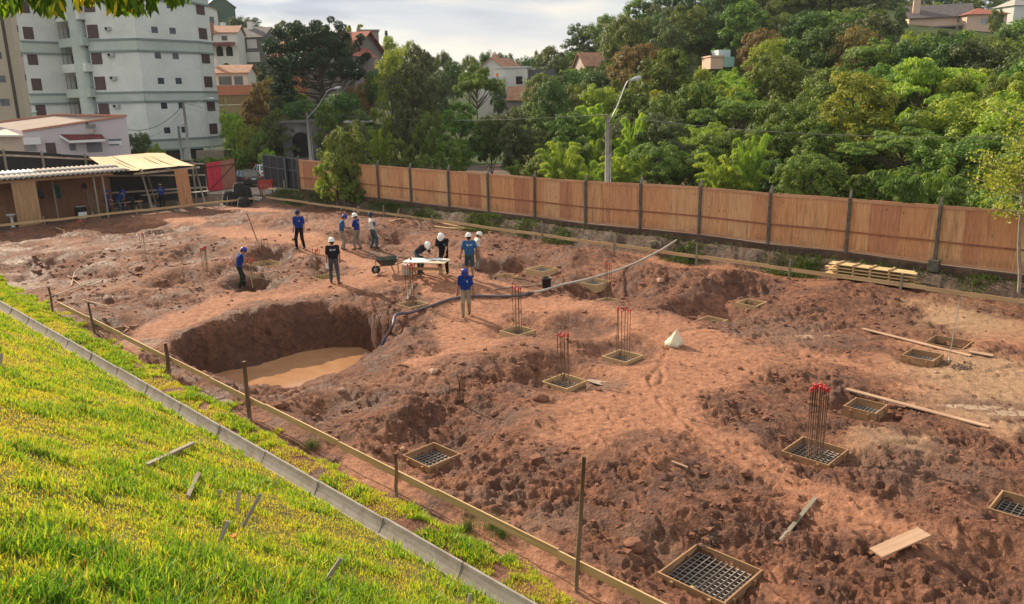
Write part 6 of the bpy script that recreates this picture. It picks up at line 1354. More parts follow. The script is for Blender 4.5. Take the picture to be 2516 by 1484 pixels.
def win(T, a, b, s0, s1, z0, z1, name='window', frame=None, pane=GLS, off=.03, mull=0, fw=.07, deep=.0):
    a = np.array(a[:2], float); b = np.array(b[:2], float); d = b - a; ln = np.linalg.norm(d); d /= ln; p = a + d * s0; q = a + d * s1
    o = wallbox(T, p, q, z0, z1, .06, pane, name, off)
    if frame:
        for (x0, x1, y0, y1) in ((s0 - fw, s1 + fw, z1, z1 + fw), (s0 - fw, s1 + fw, z0 - fw, z0), (s0 - fw, s0, z0, z1), (s1, s1 + fw, z0, z1)):
            f = wallbox(o, a + d * x0, a + d * x1, y0, y1, .08, frame, 'frame', off + .04); f.location = tuple(np.array(f.location))
        for k in range(mull): x = s0 + (s1 - s0) * (k + 1) / (mull + 1); wallbox(o, a + d * (x - fw * .4), a + d * (x + fw * .4), z0, z1, .07, frame, 'mullion', off + .03)
    return o
def tower():
    K = dep(350, 200, 96)[:2]; dr = np.array([.765, 1.]) / np.hypot(.765, 1); A = dep(230, 200, 96.6)[:2]; E_ = K + dr * 7.6; Rn = E_ + np.array([.75, 3.0]); W1 = dep(200, 200, 101)[:2]; W0 = W1 - dr * 6.2; T = thing('apartment_tower', 'tall white apartment tower with grey-green floor bands and a round column', 'apartment building', (K[0], K[1], 1.0)); H = 34.0
    back = [Rn + np.array([-6.5, 12]), W0 + np.array([-4, 20])]
    Pl = [W0, W1, W1 + np.array([3.3, -.4]), A, K, E_, Rn] + back
    MB().prism(Pl[::1], 2.1, H).build('wall', WWALL, T)
    faces = [(W0, W1), (A, K), (K, E_), (E_, Rn)]
    for z0, z1 in ((2.1, 3.5), (7.75, 9.05), (13.45, 14.95), (19.2, 20.7), (25, 26.4), (30.8, 32.2)):
        for a, b in faces:
            wallbox(T, a, b, z0 + .22, z1 - .22, .3, WBAND, 'floor_band', .08); wallbox(T, a, b, z1 - .22, z1, .3, WSTR, 'band_moulding', .16); wallbox(T, a, b, z0, z0 + .22, .3, WSTR, 'band_moulding', .16)
    LK = np.linalg.norm(K - A); 
    zr = [4.5 + 2.87 * k for k in range(9)]
    for k, z in enumerate(zr):
        for s in (1.9, 4.15): 
            if k == 0 and 0: continue
            win(T, K, E_, s, s + .78, z - .38, z + .32, 'window', SHUT, GLS, .02, fw=.06)
        win(T, E_, Rn, .55, 2.2, z - .75, z + .55, 'shutter', None, SHUT, .05)
        if k: win(T, A, K, .15, 1.45, z - .95, z + .55, 'shutter', None, SHUT, .05)
        win(T, W0, W1, .45, 1.55, z - .85, z + .5, 'shutter', None, SHUT, .05)
        if k in (1, 2, 3, 4, 5):
            d = (K - A) / LK; p = A + d * (2.35 + .1 * k); n = np.array([0, -1.]); zz = z + .05 + (.3 if k == 2 else 0)
            ac = MB().box((p[0], p[1] - .2, zz), (.72 if k != 4 else .55, .36, .42)).build('air_conditioner', plain('ac_grey', (.42, .43, .41), .6), T); 
            MB().lathe([(0, 0), (.15, 0), (.15, .02), (0, .02)], (0, 0, 0), 12).build('fan_grille', DARK, ac, False); g = ac.children[0]; g.rotation_euler = (math.pi / 2, 0, 0); g.location = (p[0] - T.location[0] - .12, p[1] - .39 - T.location[1], zz - T.location[2])
    # round column and balconies
    c = dep(208, 200, 96.8)[:2]; MB().lathe([(.82, 1.0), (.82, H)], (c[0], c[1], 0), 28).build('round_column', WBAND, T)
    for k in range(9):
        z = zr[k] - 1.75; a = W1 + np.array([-1.1, -1.5]); b = W1 + np.array([3.2, -3.2])
        MB().prism([W1 + np.array([-1.6, .6]), W1 + np.array([-.9, -2.2]), A + np.array([-.1, -1.0]), A + np.array([.3, .6])], z, z + .95).build('balcony', WWALL if k % 2 else WBAND, T)
        wallbox(T, W1 + np.array([-.9, -.3]), W1 + np.array([.9, -.9]), z + 1.0, z + 2.5, .1, DARK if k % 2 else GLS, 'balcony_door', .1)
        for j in range(4): p = W1 + np.array([-.9 + j * .5, -1.7]); MB().beam([p[0], p[1], z + .95], [p[0], p[1], z + 2.6], .05, .05).build('railing_post', STEEL, T)
        wallbox(T, A + np.array([-.9, .3]), A + np.array([-.05, .2]), z + 1.1, z + 2.6, .1, WSTR, 'recess_panel', .25)
    # ground floor
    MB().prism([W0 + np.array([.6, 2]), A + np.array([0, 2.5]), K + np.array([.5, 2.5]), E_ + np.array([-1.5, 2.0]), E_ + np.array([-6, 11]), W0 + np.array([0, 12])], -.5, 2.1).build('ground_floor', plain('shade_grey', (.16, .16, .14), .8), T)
    for q in (K, (K + E_) / 2, E_ - dr * .3, A): MB().box((q[0] + .4, q[1] + .5, .8), (.55, .55, 2.7)).build('pillar', WBAND, T)
tower()
def beige():
    a = dep(-70, 200, 108)[:2]; b = dep(50, 200, 109.5)[:2]; c = dep(52, 200, 107)[:2]; e = dep(150, 200, 108)[:2]; H = 29.0
    T = thing('apartment_tower', 'beige apartment tower with white-framed windows at the left edge', 'apartment building', (b[0], b[1], 1.0)); MB().prism([a, b, c, e, e + [0, 14], a + [0, 14]], -1, H).build('wall', BEIGE, T)
    for k in range(8):
        z = 4.9 + 2.98 * k; win(T, c, e, .55, 1.15, z, z + .85, 'window', WHITE, GLS, .03, 0, .13); win(T, c, e, 1.4, 2.0, z, z + .85, 'window', WHITE, GLS, .03, 0, .13)
        if k < 5: win(T, a, b, 2.9, 4.0, z - .1, z + .8, 'window', WHITE, GLS, .03, 1, .13)
    for s in (4.55, 6.15): win(T, a, b, s, s + .40, -1, 22.5, 'dark_shaft', None, plain('shaft_dark', (.06, .05, .045), .7), .03)
    CB = plain('cornice_beige', (.5, .44, .37), .8)
    for z in (14.6,): wallbox(T, c, e, z, z + .22, .3, CB, 'cornice', .12); wallbox(T, a, a + (b - a) * .62, z, z + .22, .3, CB, 'cornice', .12)
    wallbox(T, a, b, H, H + .5, .5, WHITE, 'parapet', .1); wallbox(T, c, e, H, H + .5, .5, WHITE, 'parapet', .1)
beige()
TILE_S = None
def tilemat(name, c):
    if name in _mc: return _mc[name]
    m, t = newmat(name); b = NB(t); co = b.attr('gc', True); wv = b.n('ShaderNodeTexWave', {'Scale': 1.6, 'Distortion': .3}, bands_direction='X'); t.links.new(co, wv.inputs[0])
    n = b.noise(co, 1.4, 5, .65); cc = b.ramp(n, [(.3, sc3(c, .65)), (.7, sc3(c, 1.2))]); cc = b.mix(b.mr(wv.outputs['Fac'], .2, .6, .35, 0), cc, sc3(c, .4)); b.out(b.pbr(cc, .85, b.bump(wv.outputs['Fac'], .6, .06))); _mc[name] = m; return m
TERRA = tilemat('terracotta', (.40, .13, .09)); TERRA2 = tilemat('old_terracotta', (.42, .22, .14)); DTILE = tilemat('grey_tile', (.14, .12, .12)); MAROON = tilemat('maroon_tile', (.16, .035, .035))
def office():
    NL = dep(54, 322, 74); NR = dep(309, 284, 77.5); FR = dep(140, 281, 86); FL = dep(-40, 304, 84); NLL = dep(-60, 328, 73.5)
    T = thing('office_building', 'low pinkish office building with a shallow roof, red-tiled canopy and white windows', 'building', (NL[0], NL[1], 0)); WP = plain('render_pink', (.56, .50, .52), .85, .05, .8, dirt=(.42, .38, .38), dirt_amt=.3); WY = plain('render_cream', (.55, .45, .36), .85, .05, .8)
    G = lambda p, z=0: (p[0], p[1], z)
    V = [G(NL), G(NR), G(FR), G(FL), tuple(NL), tuple(NR), tuple(FR), tuple(FL)]; MB().poly(V, [(0, 1, 5, 4), (1, 2, 6, 5), (2, 3, 7, 6), (3, 0, 4, 7)]).build('wall', WP, T)
    Rf = plain('old_roof', (.27, .20, .17), .9, .2, .6, dirt=(.16, .13, .12), dirt_amt=.6); dz = np.array([0, 0, -.12]); MB().poly([NL + dz, NR + dz, FR + dz, FL + dz]).build('roof', Rf, T)
    TR = plain('salmon_trim', (.50, .22, .14), .8, .1, 2)
    for a, b in ((NL, NR), (NR, FR), (FR, FL)): MB().beam(a, b, .28, .16).build('parapet_trim', TR, T)
    # left wing, lower eave
    a = dep(-60, 334, 73.4); b = dep(55, 334, 73.9); MB().poly([G(a), G(b), tuple(b), tuple(a), (a[0], a[1] + 9, a[2] + .9), (b[0], b[1] + 9, b[2] + .9)], [(0, 1, 2, 3), (3, 2, 5, 4)]).build('left_wing', WY, T); MB().beam(a + [0, -.3, .05], b + [0, -.3, .05], .5, .14).build('eave', WHITE, T)
    wallbox(T, b + [0, -.0, 0], dep(98, 334, 74.6), 4.15, 4.75, .3, WHITE, 'canopy_fascia', .9)
    # face line helper
    A2, B2 = NL[:2], NR[:2]; Ln = np.linalg.norm(B2 - A2); f = lambda px: (px - 54) / (309 - 54) * Ln
    zt = lambda py, px: dep(px, py, NL[1] + (NR[1] - NL[1]) * (px - 54) / 255)[2]
    win(T, A2, B2, f(201), f(239), zt(374, 220), zt(351, 220), 'window', WHITE, plain('curtain', (.16, .16, .18), .5), .03, 2, .09); win(T, A2, B2, f(159), f(175), zt(370, 167), zt(353, 167), 'window', WHITE, plain('curtain', (.16, .16, .18), .5), .03, 1, .07)
    win(T, A2, B2, f(103), f(127), 0, zt(351, 115), 'door', None, plain('door_brown', (.09, .06, .05), .7), .03); win(T, A2, B2, f(56), f(81), zt(371, 68), zt(349, 68), 'gate_panel', WHITE, plain('door_grey', (.30, .29, .29), .6), .03, 1, .06)
    # canopy with red tiles
    p = lambda px, py, o: np.array([*(A2 + (B2 - A2) * ((px - 54) / 255)), zt(py, px)]) + np.array([0, -o, 0])
    a, b = p(140, 330, .05), p(243, 330, .05); c, d = p(180, 342, 1.3), p(266, 338, 1.3); MB().poly([a, b, d, c, a - [0, 0, .1], b - [0, 0, .1], d - [0, 0, .1], c - [0, 0, .1]], [(0, 1, 2, 3), (7, 6, 5, 4), (3, 2, 6, 7), (0, 3, 7, 4), (1, 5, 6, 2)]).build('tiled_canopy', MAROON, T); MB().beam(c - [0, 0, .18], d - [0, 0, .18], .06, .22).build('canopy_fascia', WHITE, T); MB().beam(a - [0, 0, .12], c - [0, 0, .18], .06, .2).build('canopy_fascia', WHITE, T)
    # wall sign: two grey-blue bars on a white plate
    s = win(T, A2, B2, f(257), f(289), zt(357, 272), zt(341, 272), 'sign', None, WHITE, .04)
    SB = plain('sign_blue', (.12, .16, .20), .6); 
    for y0, y1, x1 in ((346.5, 341, 289), (357, 353.5, 283)): w_ = wallbox(T, A2 + (B2 - A2) * f(257) / Ln, A2 + (B2 - A2) * f(x1) / Ln, zt(y0, 272), zt(y1, 272), .02, SB, 'sign_bar', .06)
    q = p(222, 309, .25); fl = MB().box(q, (.8, .22, .30)).build('floodlight', plain('flood_grey', (.20, .20, .19), .5), T); MB().box(q - [0, .12, .45], (.5, .2, .35)).build('lamp_box', plain('flood_cream', (.45, .40, .30), .6), T)
    MB().tube([p(211, 300, .1), p(212, 306, .1)], .12, 8).build('vent_pipe', plain('vent_dark', (.10, .08, .07), .7), T)
office()
# garden wall right of the tower and hedge
def gwall():
    a = dep(470, 372, 90); b = dep(545, 362, 92); c = dep(612, 368, 96); T = thing('garden_wall', 'long beige garden wall sloping down right of the white tower', 'wall', (b[0], b[1], 0)); BW = plain('wall_olive', (.27, .235, .175), .9, .08, .8, dirt=(.17, .15, .12))
    for p, q, z0, z1 in ((dep(480, 360, 91), dep(548, 361, 92), 2.4, 2.3), (dep(548, 361, 92), dep(614, 366, 98), 2.3, 1.9)): MB().hexa([(p[0], p[1], -.5), (q[0], q[1], -.5), (q[0], q[1] + .3, -.5), (p[0], p[1] + .3, -.5), (p[0], p[1], z0), (q[0], q[1], z1), (q[0], q[1] + .3, z1), (p[0], p[1] + .3, z0)]).build('wall_panel', BW, T)
gwall()
def house(px, py, Y, w, d, h, rz, wall, roof, label, roofh=1.8, kind='gable', wins=(), name='house', chim=None, over=.4, floors=None):
    c = dep(px, py, Y); T = thing(name, label, 'house', c, rz); x, y = w / 2, d / 2
    MB().prism([(-x, -y), (x, -y), (x, y), (-x, y)], -4 if name != 'small_building' else -.3, h).build('wall', wall, T, False)
    if kind == 'gable': # ridge along x
        X, Yv = x + over, y + over; e = h - over * roofh / y
        MB().poly([(-X, -Yv, e), (X, -Yv, e), (X, 0, h + roofh), (-X, 0, h + roofh), (X, Yv, e), (-X, Yv, e), (-X, -Yv, e - .15), (X, -Yv, e - .15), (X, 0, h + roofh - .15), (-X, 0, h + roofh - .15), (X, Yv, e - .15), (-X, Yv, e - .15)], [(0, 1, 2, 3), (3, 2, 4, 5), (7, 6, 9, 8), (8, 9, 11, 10), (0, 6, 7, 1), (1, 7, 8, 2), (2, 8, 10, 4), (4, 10, 11, 5), (5, 11, 9, 3), (3, 9, 6, 0)]).build('roof', roof, T, False)
        MB().poly([(-x, -y, h), (-x, 0, h + roofh - .05), (-x, y, h)]).build('gable', wall, T, False); MB().poly([(x, -y, h), (x, y, h), (x, 0, h + roofh - .05)]).build('gable', wall, T, False)
    elif kind == 'gabley': # ridge along y: gable faces the viewer
        X, Yv = x + over, y + over; e = h - over * roofh / x
        MB().poly([(-X, -Yv, e), (0, -Yv, h + roofh), (0, Yv, h + roofh), (-X, Yv, e), (X, -Yv, e), (X, Yv, e), (-X, -Yv, e - .15), (0, -Yv, h + roofh - .15), (0, Yv, h + roofh - .15), (-X, Yv, e - .15), (X, -Yv, e - .15), (X, Yv, e - .15)], [(0, 1, 2, 3), (1, 4, 5, 2), (0, 6, 7, 1), (1, 7, 10, 4), (4, 10, 11, 5), (0, 3, 9, 6)]).build('roof', roof, T, False)
        MB().poly([(-x, -y, h), (x, -y, h), (0, -y, h + roofh - .05)]).build('gable', wall, T, False)
    elif kind == 'hip':
        X, Yv = x + over, y + over; r = max(0, x - y); MB().poly([(-X, -Yv, h), (X, -Yv, h), (X, Yv, h), (-X, Yv, h), (-r, 0, h + roofh), (r, 0, h + roofh)], [(0, 1, 5, 4), (1, 2, 5), (2, 3, 4, 5), (3, 0, 4), (3, 2, 1, 0)]).build('roof', roof, T, False)
    else: MB().box((0, 0, h + .12), (w + .4, d + .4, .25)).build('roof', roof, T, False)
    for wn in wins:
        x0, x1, z0, z1 = wn[:4]; arch = len(wn) > 4 and wn[4] == 'arch'; m = wn[5] if len(wn) > 5 else GLS
        if arch:
            n = 10; P = [(x0, z0), (x1, z0), (x1, z1)] + [((x0 + x1) / 2 + (x1 - x0) / 2 * math.cos(t), z1 + (x1 - x0) / 2 * math.sin(t)) for t in np.linspace(0, math.pi, n)[1:-1]] + [(x0, z1)]
            k = len(P); MB().poly([(a, -y - .04, b) for a, b in P] + [(a, -y + .1, b) for a, b in P], [tuple(range(k)), tuple(range(k, 2 * k))[::-1]] + [(i, k + i, k + (i + 1) % k, (i + 1) % k) for i in range(k)]).build('arch_opening', DARK, T, False)
        else:
            side = wn[4] if len(wn) > 4 else 'f'
            if side == 'f': MB().box(((x0 + x1) / 2, -y - .0, (z0 + z1) / 2), (x1 - x0, .1, z1 - z0)).build('window', m, T, False); MB().box(((x0 + x1) / 2, -y - .03, z0 - .06), (x1 - x0 + .2, .14, .1)).build('sill', WHITE, T, False)
            else: sx = x if side == 'r' else -x; MB().box((sx, (x0 + x1) / 2, (z0 + z1) / 2), (.1, x1 - x0, z1 - z0)).build('window', m, T, False)
    if chim: cx, cy, ch, cw, cm = chim; MB().box((cx, cy, h + ch / 2), (cw, cw, ch + 1.5)).build('chimney', cm, T, False)
    return T
HW = plain('house_white', (.62, .61, .57), .85, .06, .6, dirt=(.42, .41, .38), dirt_amt=.3); HG = plain('house_green', (.075, .12, .085), .85, .1, .6); HD = plain('house_timber', (.13, .125, .115), .85, .1, .6); HP = plain('house_pink', (.52, .40, .36), .85, .06, .6); SALM = plain('salmon_wall', (.42, .17, .12), .85, .08, .8); OCH = plain('ochre_wall', (.34, .19, .10), .85, .1, .8); OCH2 = plain('orange_wall', (.50, .20, .09), .85, .1, .8); MAUVE = plain('mauve_wall', (.24, .20, .19), .85, .08, .8); OLV = plain('olive_wall', (.26, .22, .13), .9, .08, .8); PEACH = plain('peach_wall', (.62, .43, .32), .85, .06, .8)
def hills_houses():
    house(541, 80, 232, 7.5, 9, 6.5, .5, HG, plain('metal_roof', (.42, .44, .44), .6), 'green gabled house at the top of the left hill', 2.8, 'gabley')
    house(517, 75, 230, 5.5, 8, 5.0, .2, HW, TERRA2, 'small white house left of the green gabled one', 1.2, 'gabley', wins=[(-1.8, -.6, 1.5, 3.2), (.6, 1.8, 1.5, 3.2)])
    T = house(543, 189, 172, 9.6, 8, 8.6, .12, HW, TERRA2, 'white house with two tiers of arches and a clay roof', 1.5, 'gable', wins=[(-1.4, -.1, 3.9, 5.2, 'arch'), (.5, 1.8, 3.9, 5.2, 'arch'), (2.4, 3.7, 3.9, 5.2, 'arch'), (-1.2, .4, .3, 1.7, 'arch'), (1.3, 3.0, .3, 1.7, 'arch'), (-1.0, .1, 6.9, 7.8), (1.8, 2.9, 6.9, 7.8)], chim=(-.5, -3.6, 1.0, 1.5, plain('brick', (.30, .13, .09), .9)))
    MB().poly([(-4.3, -4.0, 6.6), (4.3, -4.0, 6.6), (4.5, -5.8, 6.0), (-4.5, -5.8, 6.0), (-4.3, -4.0, 6.5), (4.3, -4.0, 6.5), (4.5, -5.8, 5.85), (-4.5, -5.8, 5.85)], [(0, 3, 2, 1), (4, 5, 6, 7), (3, 7, 6, 2)]).build('porch_roof', MAROON, T, False)
    T = house(612, 160, 182, 11.5, 9, 5.6, -.15, HD, DTILE, 'dark timber-clad house with white windows and chimney right of the arched one', 2.2, 'gable', wins=[(-5.2, -3.0, 3.3, 5.0, 'f', HW), (-1.0, 1.2, 3.3, 5.0, 'f', HW), (2.2, 4.4, 3.3, 5.0, 'f', HW), (-4.6, -1.8, .5, 2.4), (-.6, 4.8, .5, 2.4, 'f', HW)], chim=(-4.6, -1.0, 2.6, .9, HW)); MB().box((1.5, -.6, 8.1), (1.1, .9, 1.6)).build('chimney', HW, T, False)
    house(566, 222, 141, 7.6, 7, 2.9, .1, HW, TERRA2, 'low white house with a clay-tiled gable above the salmon building', 1.3, 'gable', wins=[(-3.1, -2.3, .9, 2.0), (-.9, 1.2, .8, 2.2), (1.6, 3.0, .8, 2.2)], chim=(-1.8, -.8, 1.6, .6, HW))
    T = house(570, 272, 134, 9.2, 6, 2.6, .05, OLV, SALM, 'ochre building with a broad salmon parapet right of the tower', 1, 'flat', wins=[(-3.8, -.2, 1.0, 2.3, 'f', plain('panel_tan', (.22, .16, .09), .8)), (.2, 3.6, 1.0, 2.3, 'f', plain('panel_tan', (.22, .16, .09), .8))]); MB().box((0, -3.1, 3.2), (9.8, .3, 1.5)).build('salmon_parapet', SALM, T, False)
    T = house(815, 205, 131, 13.5, 10, 4.4, -.35, MAUVE, TERRA, 'large house with steep red clay roofs behind the umbrella pine', 3.2, 'gable', wins=[(-2.0, 2.0, 2.2, 3.4), (3.4, 4.6, 1.8, 2.9, 'f', DARK)], over=.8)
    MB().poly([(1.6, -7.5, 3.6), (8.6, -7.5, 3.6), (5.1, -7.5, 6.4), (1.6, 0, 3.6), (8.6, 0, 3.6), (5.1, 0, 6.4)], [(0, 2, 5, 3), (2, 1, 4, 5)]).build('roof_wing', TERRA, T, False); MB().prism([(2.0, -6.8), (8.2, -6.8), (8.2, -4.0), (2.0, -4.0)], -4, 3.7).build('gable_wall', MAUVE, T, False)
    T = thing('terrace_wall', 'long orange and ochre terrace wall below the red-roofed house', 'wall', dep(690, 215, 127)); a = dep(682, 214, 127); b = dep(902, 212, 125); n = 9
    for k in range(n):
        p = a + (b - a) * k / n; q = a + (b - a) * (k + 1) / n; MB().hexa([(p[0], p[1], p[2] - 6), (q[0], q[1], q[2] - 6), (q[0], q[1] + .5, q[2] - 6), (p[0], p[1] + .5, p[2] - 6), (p[0], p[1], p[2] + 1.5), (q[0], q[1], q[2] + 1.5), (q[0], q[1] + .5, q[2] + 1.5), (p[0], p[1] + .5, p[2] + 1.5)]).build('wall_panel', (OCH2, OCH, OCH2, MAUVE, OCH2, OCH2, OCH, OCH2, OCH2)[k], T)
    house(908, 150, 150, 3.6, 4, 5.0, .2, MAUVE, MAUVE, 'grey-brown flat water tower block right of the umbrella pine', 1, 'flat', name='tower_block')
    house(627, 100, 205, 6, 5, 1.2, .1, MAUVE, plain('metal_roof', (.42, .44, .44), .6), 'small flat-roofed hut between trees on the left hill', .5, 'flat')
    # ruin
    T = house(757, 392, 88, 3.9, 7, 4.0, .12, plain('ruin_concrete', (.15, .14, .135), .95, .3, 1.2, dirt=(.05, .05, .05), dirt_amt=.8), plain('ruin_concrete', (.15, .14, .135)), 'dark stained concrete ruin with a tall arched opening behind the gate lamp', .3, 'flat', wins=[(-1.0, .75, .5, 2.2, 'arch')], name='ruined_building')
    MB().box((5.6, 2, 3.9), (3.0, 4, .18)).build('roof_slab', plain('slab_pale', (.42, .42, .41), .8), T, False)
    # white modern house in the valley
    T = house(1233, 232, 150, 6.4, 7, 4.2, -.5, HW, TERRA2, 'white gabled house in the valley left of the flat white block', 2.2, 'gabley', wins=[(1.6, 2.8, 1.0, 3.0)], chim=(-1.8, 1, 2.2, .8, plain('chimney_pink', (.45, .28, .24), .8)))
    T = house(1262, 236, 143, 5.6, 6, 4.6, -.15, HW, HW, 'flat-topped white block in the valley with a dark annex', .5, 'flat', wins=[(.9, 2.0, 1.9, 3.2, 'f', DARK), (-2.6, -2.1, 3.0, 3.8, 'f', OCH2)]); MB().box((5.0, 1, 3.0), (4.6, 5, 2.6)).build('dark_annex', plain('annex_grey', (.10, .10, .11), .8), T, False); MB().box((-2.6, -1.0, 1.2), (3.2, 6.5, 4)).build('front_annex', HW, T, False)
    T = house(1302, 243, 138, 6.6, 5, .2, -.2, MAUVE, TERRA2, 'low brown lean-to roof right of the flat white block', 1.9, 'gable')
    house(1456, 168, 150, 5.0, 6, .6, .25, HP, TERRA2, 'clay-roofed house half hidden in the wood left of the middle lamp', 2.2, 'gable')
    T = house(1750, 166, 105, 2.7, 4, 1.7, .1, PEACH, PEACH, 'small peach and mint building glimpsed through the wood', .2, 'flat', name='small_building'); MB().box((2.6, .2, .85), (2.5, 4, 1.7)).build('mint_block', plain('mint', (.30, .48, .44), .8), T, False); MB().box((2.2, .8, 2.3), (2.6, 3, 1.3)).build('upper_block', plain('mint_pale', (.46, .56, .56), .8), T, False); T.scale = (.6, .8, .72)
    # hilltop houses at right
    T = house(2300, 68, 185, 12, 9, 2.2, -.35, PEACH, DTILE, 'house with a steep dark roof on the right hilltop', 2.6, 'gable', wins=[(3.4, 4.4, .5, 1.7)], chim=(-4.6, -2.6, 2.8, 1.4, PEACH), over=.6)
    MB().box((2.5, -5.4, -.2), (9, 2.2, .3)).build('terrace_slab', MAUVE, T, False); MB().box((3.2, -6.2, -2.2), (.5, .5, 4)).build('pillar', MAUVE, T, False)
    T = house(2398, 72, 180, 8.2, 8, 2.7, -.05, PEACH, TERRA, 'peach house with a red hipped roof on the right hilltop', 1.6, 'hip', wins=[(-1.2, .3, .8, 2.0, 'f', plain('pane_pale', (.30, .32, .34), .4)), (1.8, 3.4, .9, 2.2)], over=.6)
    house(2490, 32, 200, 5.4, 6, 1.4, .2, HW, plain('pale_roof', (.40, .37, .33), .8), 'pale pyramid-roofed house at the top right corner', 1.9, 'hip')
    T = house(2525, 160, 90, 5.0, 6, .0, -.1, MAUVE, DTILE, 'grey mossy roof peeping out of the wood at the right edge', 1.0, 'gable')
hills_houses()
# ------------------------------------------------------------------ vegetation
BARK = plain('bark', (.085, .068, .05), .95, .3, 6, bump=.8, dirt=(.15, .14, .11)); BARKP = plain('bark_pale', (.30, .26, .20), .9, .25, 8, bump=.5, dirt=(.14, .13, .09))
LM = dict(dark=leafmat('leaf_dark', (0.024, 0.060, 0.013), (0.059, 0.126, 0.024), (0.123, 0.214, 0.044), .22, .3), mid=leafmat('leaf_mid', (0.044, 0.097, 0.018), (0.109, 0.196, 0.034), (0.238, 0.325, 0.059), .3, .35), lite=leafmat('leaf_light', (0.090, 0.167, 0.024), (0.228, 0.344, 0.047), (0.457, 0.539, 0.086), .4, .3),
          yel=leafmat('leaf_yellow', (.10, .15, .022), (.23, .30, .045), (.44, .46, .09), .4, .2), brn=leafmat('leaf_brown', (0.090, 0.078, 0.024), (0.198, 0.158, 0.047), (0.378, 0.233, 0.086), .3, .25), pine=leafmat('leaf_pine', (.016, .038, .018), (.036, .072, .032), (.085, .135, .055), .1, .2), gry=leafmat('leaf_grey', (0.043, 0.065, 0.025), (0.096, 0.127, 0.050), (0.186, 0.217, 0.093), .3, .2), near=leafmat('leaf_near', (0.046, 0.093, 0.012), (0.155, 0.264, 0.023), (0.853, 0.651, 0.046), .55, .1))
def quads(C, N_, U_, Ln, Wd, bend=0.0):
    n = len(C); U_ = U_ / (np.linalg.norm(U_, axis=1, keepdims=True) + 1e-9); Vv = np.cross(N_, U_); Vv /= np.linalg.norm(Vv, axis=1, keepdims=True) + 1e-9
    Ln = np.broadcast_to(Ln, (n,))[:, None]; Wd = np.broadcast_to(Wd, (n,))[:, None]; V = np.stack([C - U_ * Ln * .5, C + Vv * Wd * .5, C + U_ * Ln * .5 - np.array([0, 0, 1]) * Ln * bend, C - Vv * Wd * .5], 1); return V.reshape(-1, 3)
def leafobj(name, V, lc, m):
    F_ = np.arange(len(V)).reshape(-1, 4); return fastmesh(name, V, F_, m, {'lc': np.repeat(lc, 4)}, False)
def runit(n, R): v = R.normal(0, 1, (n, 3)); return v / np.linalg.norm(v, axis=1, keepdims=True)
def crown(seed, H, Rr, z0, lobes, clumps, leaves, ls, mat, kind='round', flat=.85, droop=0.0, spread=1.0, trunkr=.2, bark=None, name='tree'):
    R = np.random.default_rng(seed); L_ = []; hh = H - z0
    for i in range(lobes):
        t = (i + .5) / lobes; a = i * 2.4 + R.uniform(-.4, .4)
        if kind == 'round': zc = z0 + hh * (.18 + .68 * t); rr = Rr * math.sin(math.pi * (.18 + .72 * t)) ** .7 * R.uniform(.5, .85)
        elif kind == 'tall': zc = z0 + hh * (.08 + .84 * t); rr = Rr * math.sin(math.pi * (.12 + .78 * t)) ** .8 * R.uniform(.4, .85)
        elif kind == 'umbrella': zc = z0 + hh * (.55 + .35 * R.random()) + 0; rr = Rr * math.sqrt(R.random()) * .95; zc -= (rr / Rr) ** 2 * hh * .3
        elif kind == 'vase': zc = z0 + hh * (.1 + .85 * t); rr = Rr * (.35 + .65 * math.sin(math.pi * min(1, t * .8 + .15))) * R.uniform(.3, .9)
        L_.append((np.array([math.cos(a) * rr, math.sin(a) * rr, zc]), Rr * R.uniform(.30, .48) * (1 if kind != 'umbrella' else .8)))
    C = []; Lc = []; Nn = []
    for c, r in L_:
        for j in range(clumps):
            q = runit(1, R)[0]; q[2] = abs(q[2]) * 1.0 - .35; cc = c + q * r * np.array([1, 1, flat]) * R.uniform(.65, 1.05); cr_ = r * R.uniform(.22, .42); b = R.uniform(-.22, .22)
            n = leaves; p = runit(n, R) * (R.uniform(.35, 1, (n, 1)) ** .6) * cr_ * np.array([1.15, 1.15, flat]); p[:, 2] -= droop * (np.hypot(p[:, 0], p[:, 1]) ** 1.3)
            C.append(cc + p); Nn.append(p / cr_ + (cc - np.array([0, 0, z0 + hh * .4])) / Rr * .3 + np.array([0, 0, .55])); Lc.append(np.clip(.5 + b + R.normal(0, .17, n), 0, 1))
    C = np.concatenate(C); Nn = np.concatenate(Nn); Lc = np.concatenate(Lc); n = len(C); Nn = Nn + runit(n, R) * .75; Nn /= np.linalg.norm(Nn, axis=1, keepdims=True)
    U_ = np.cross(Nn, runit(n, R)); U_[:, 2] -= droop * 1.2; s = ls * R.uniform(.6, 1.4, n); V = quads(C, Nn, U_, s * 1.3, s * .75, .1)
    T = thing(name, 'x', 'tree', (0, 0, 0)); o = leafobj('crown', V, Lc, LM[mat]); o.parent = T
    mb = MB(); top = z0 + hh * .75; mb.tube(smooth_path([(0, 0, -.4), (.05, .02, z0 * .6), (R.uniform(-.2, .2), R.uniform(-.2, .2), z0 + hh * .35), (R.uniform(-.3, .3), R.uniform(-.3, .3), top)], 4), np.linspace(trunkr, trunkr * .25, 13), 8, tint=.5)
    for c, r in L_: a = np.array([0, 0, max(z0 * .6, c[2] - hh * .35)]); m_ = (a + c) / 2 + np.array([0, 0, -.2]); mb.tube([a, m_, c], [trunkr * .45, trunkr * .3, trunkr * .12], 6, False)
    mb.build('trunk', bark or BARK, T, False); return T
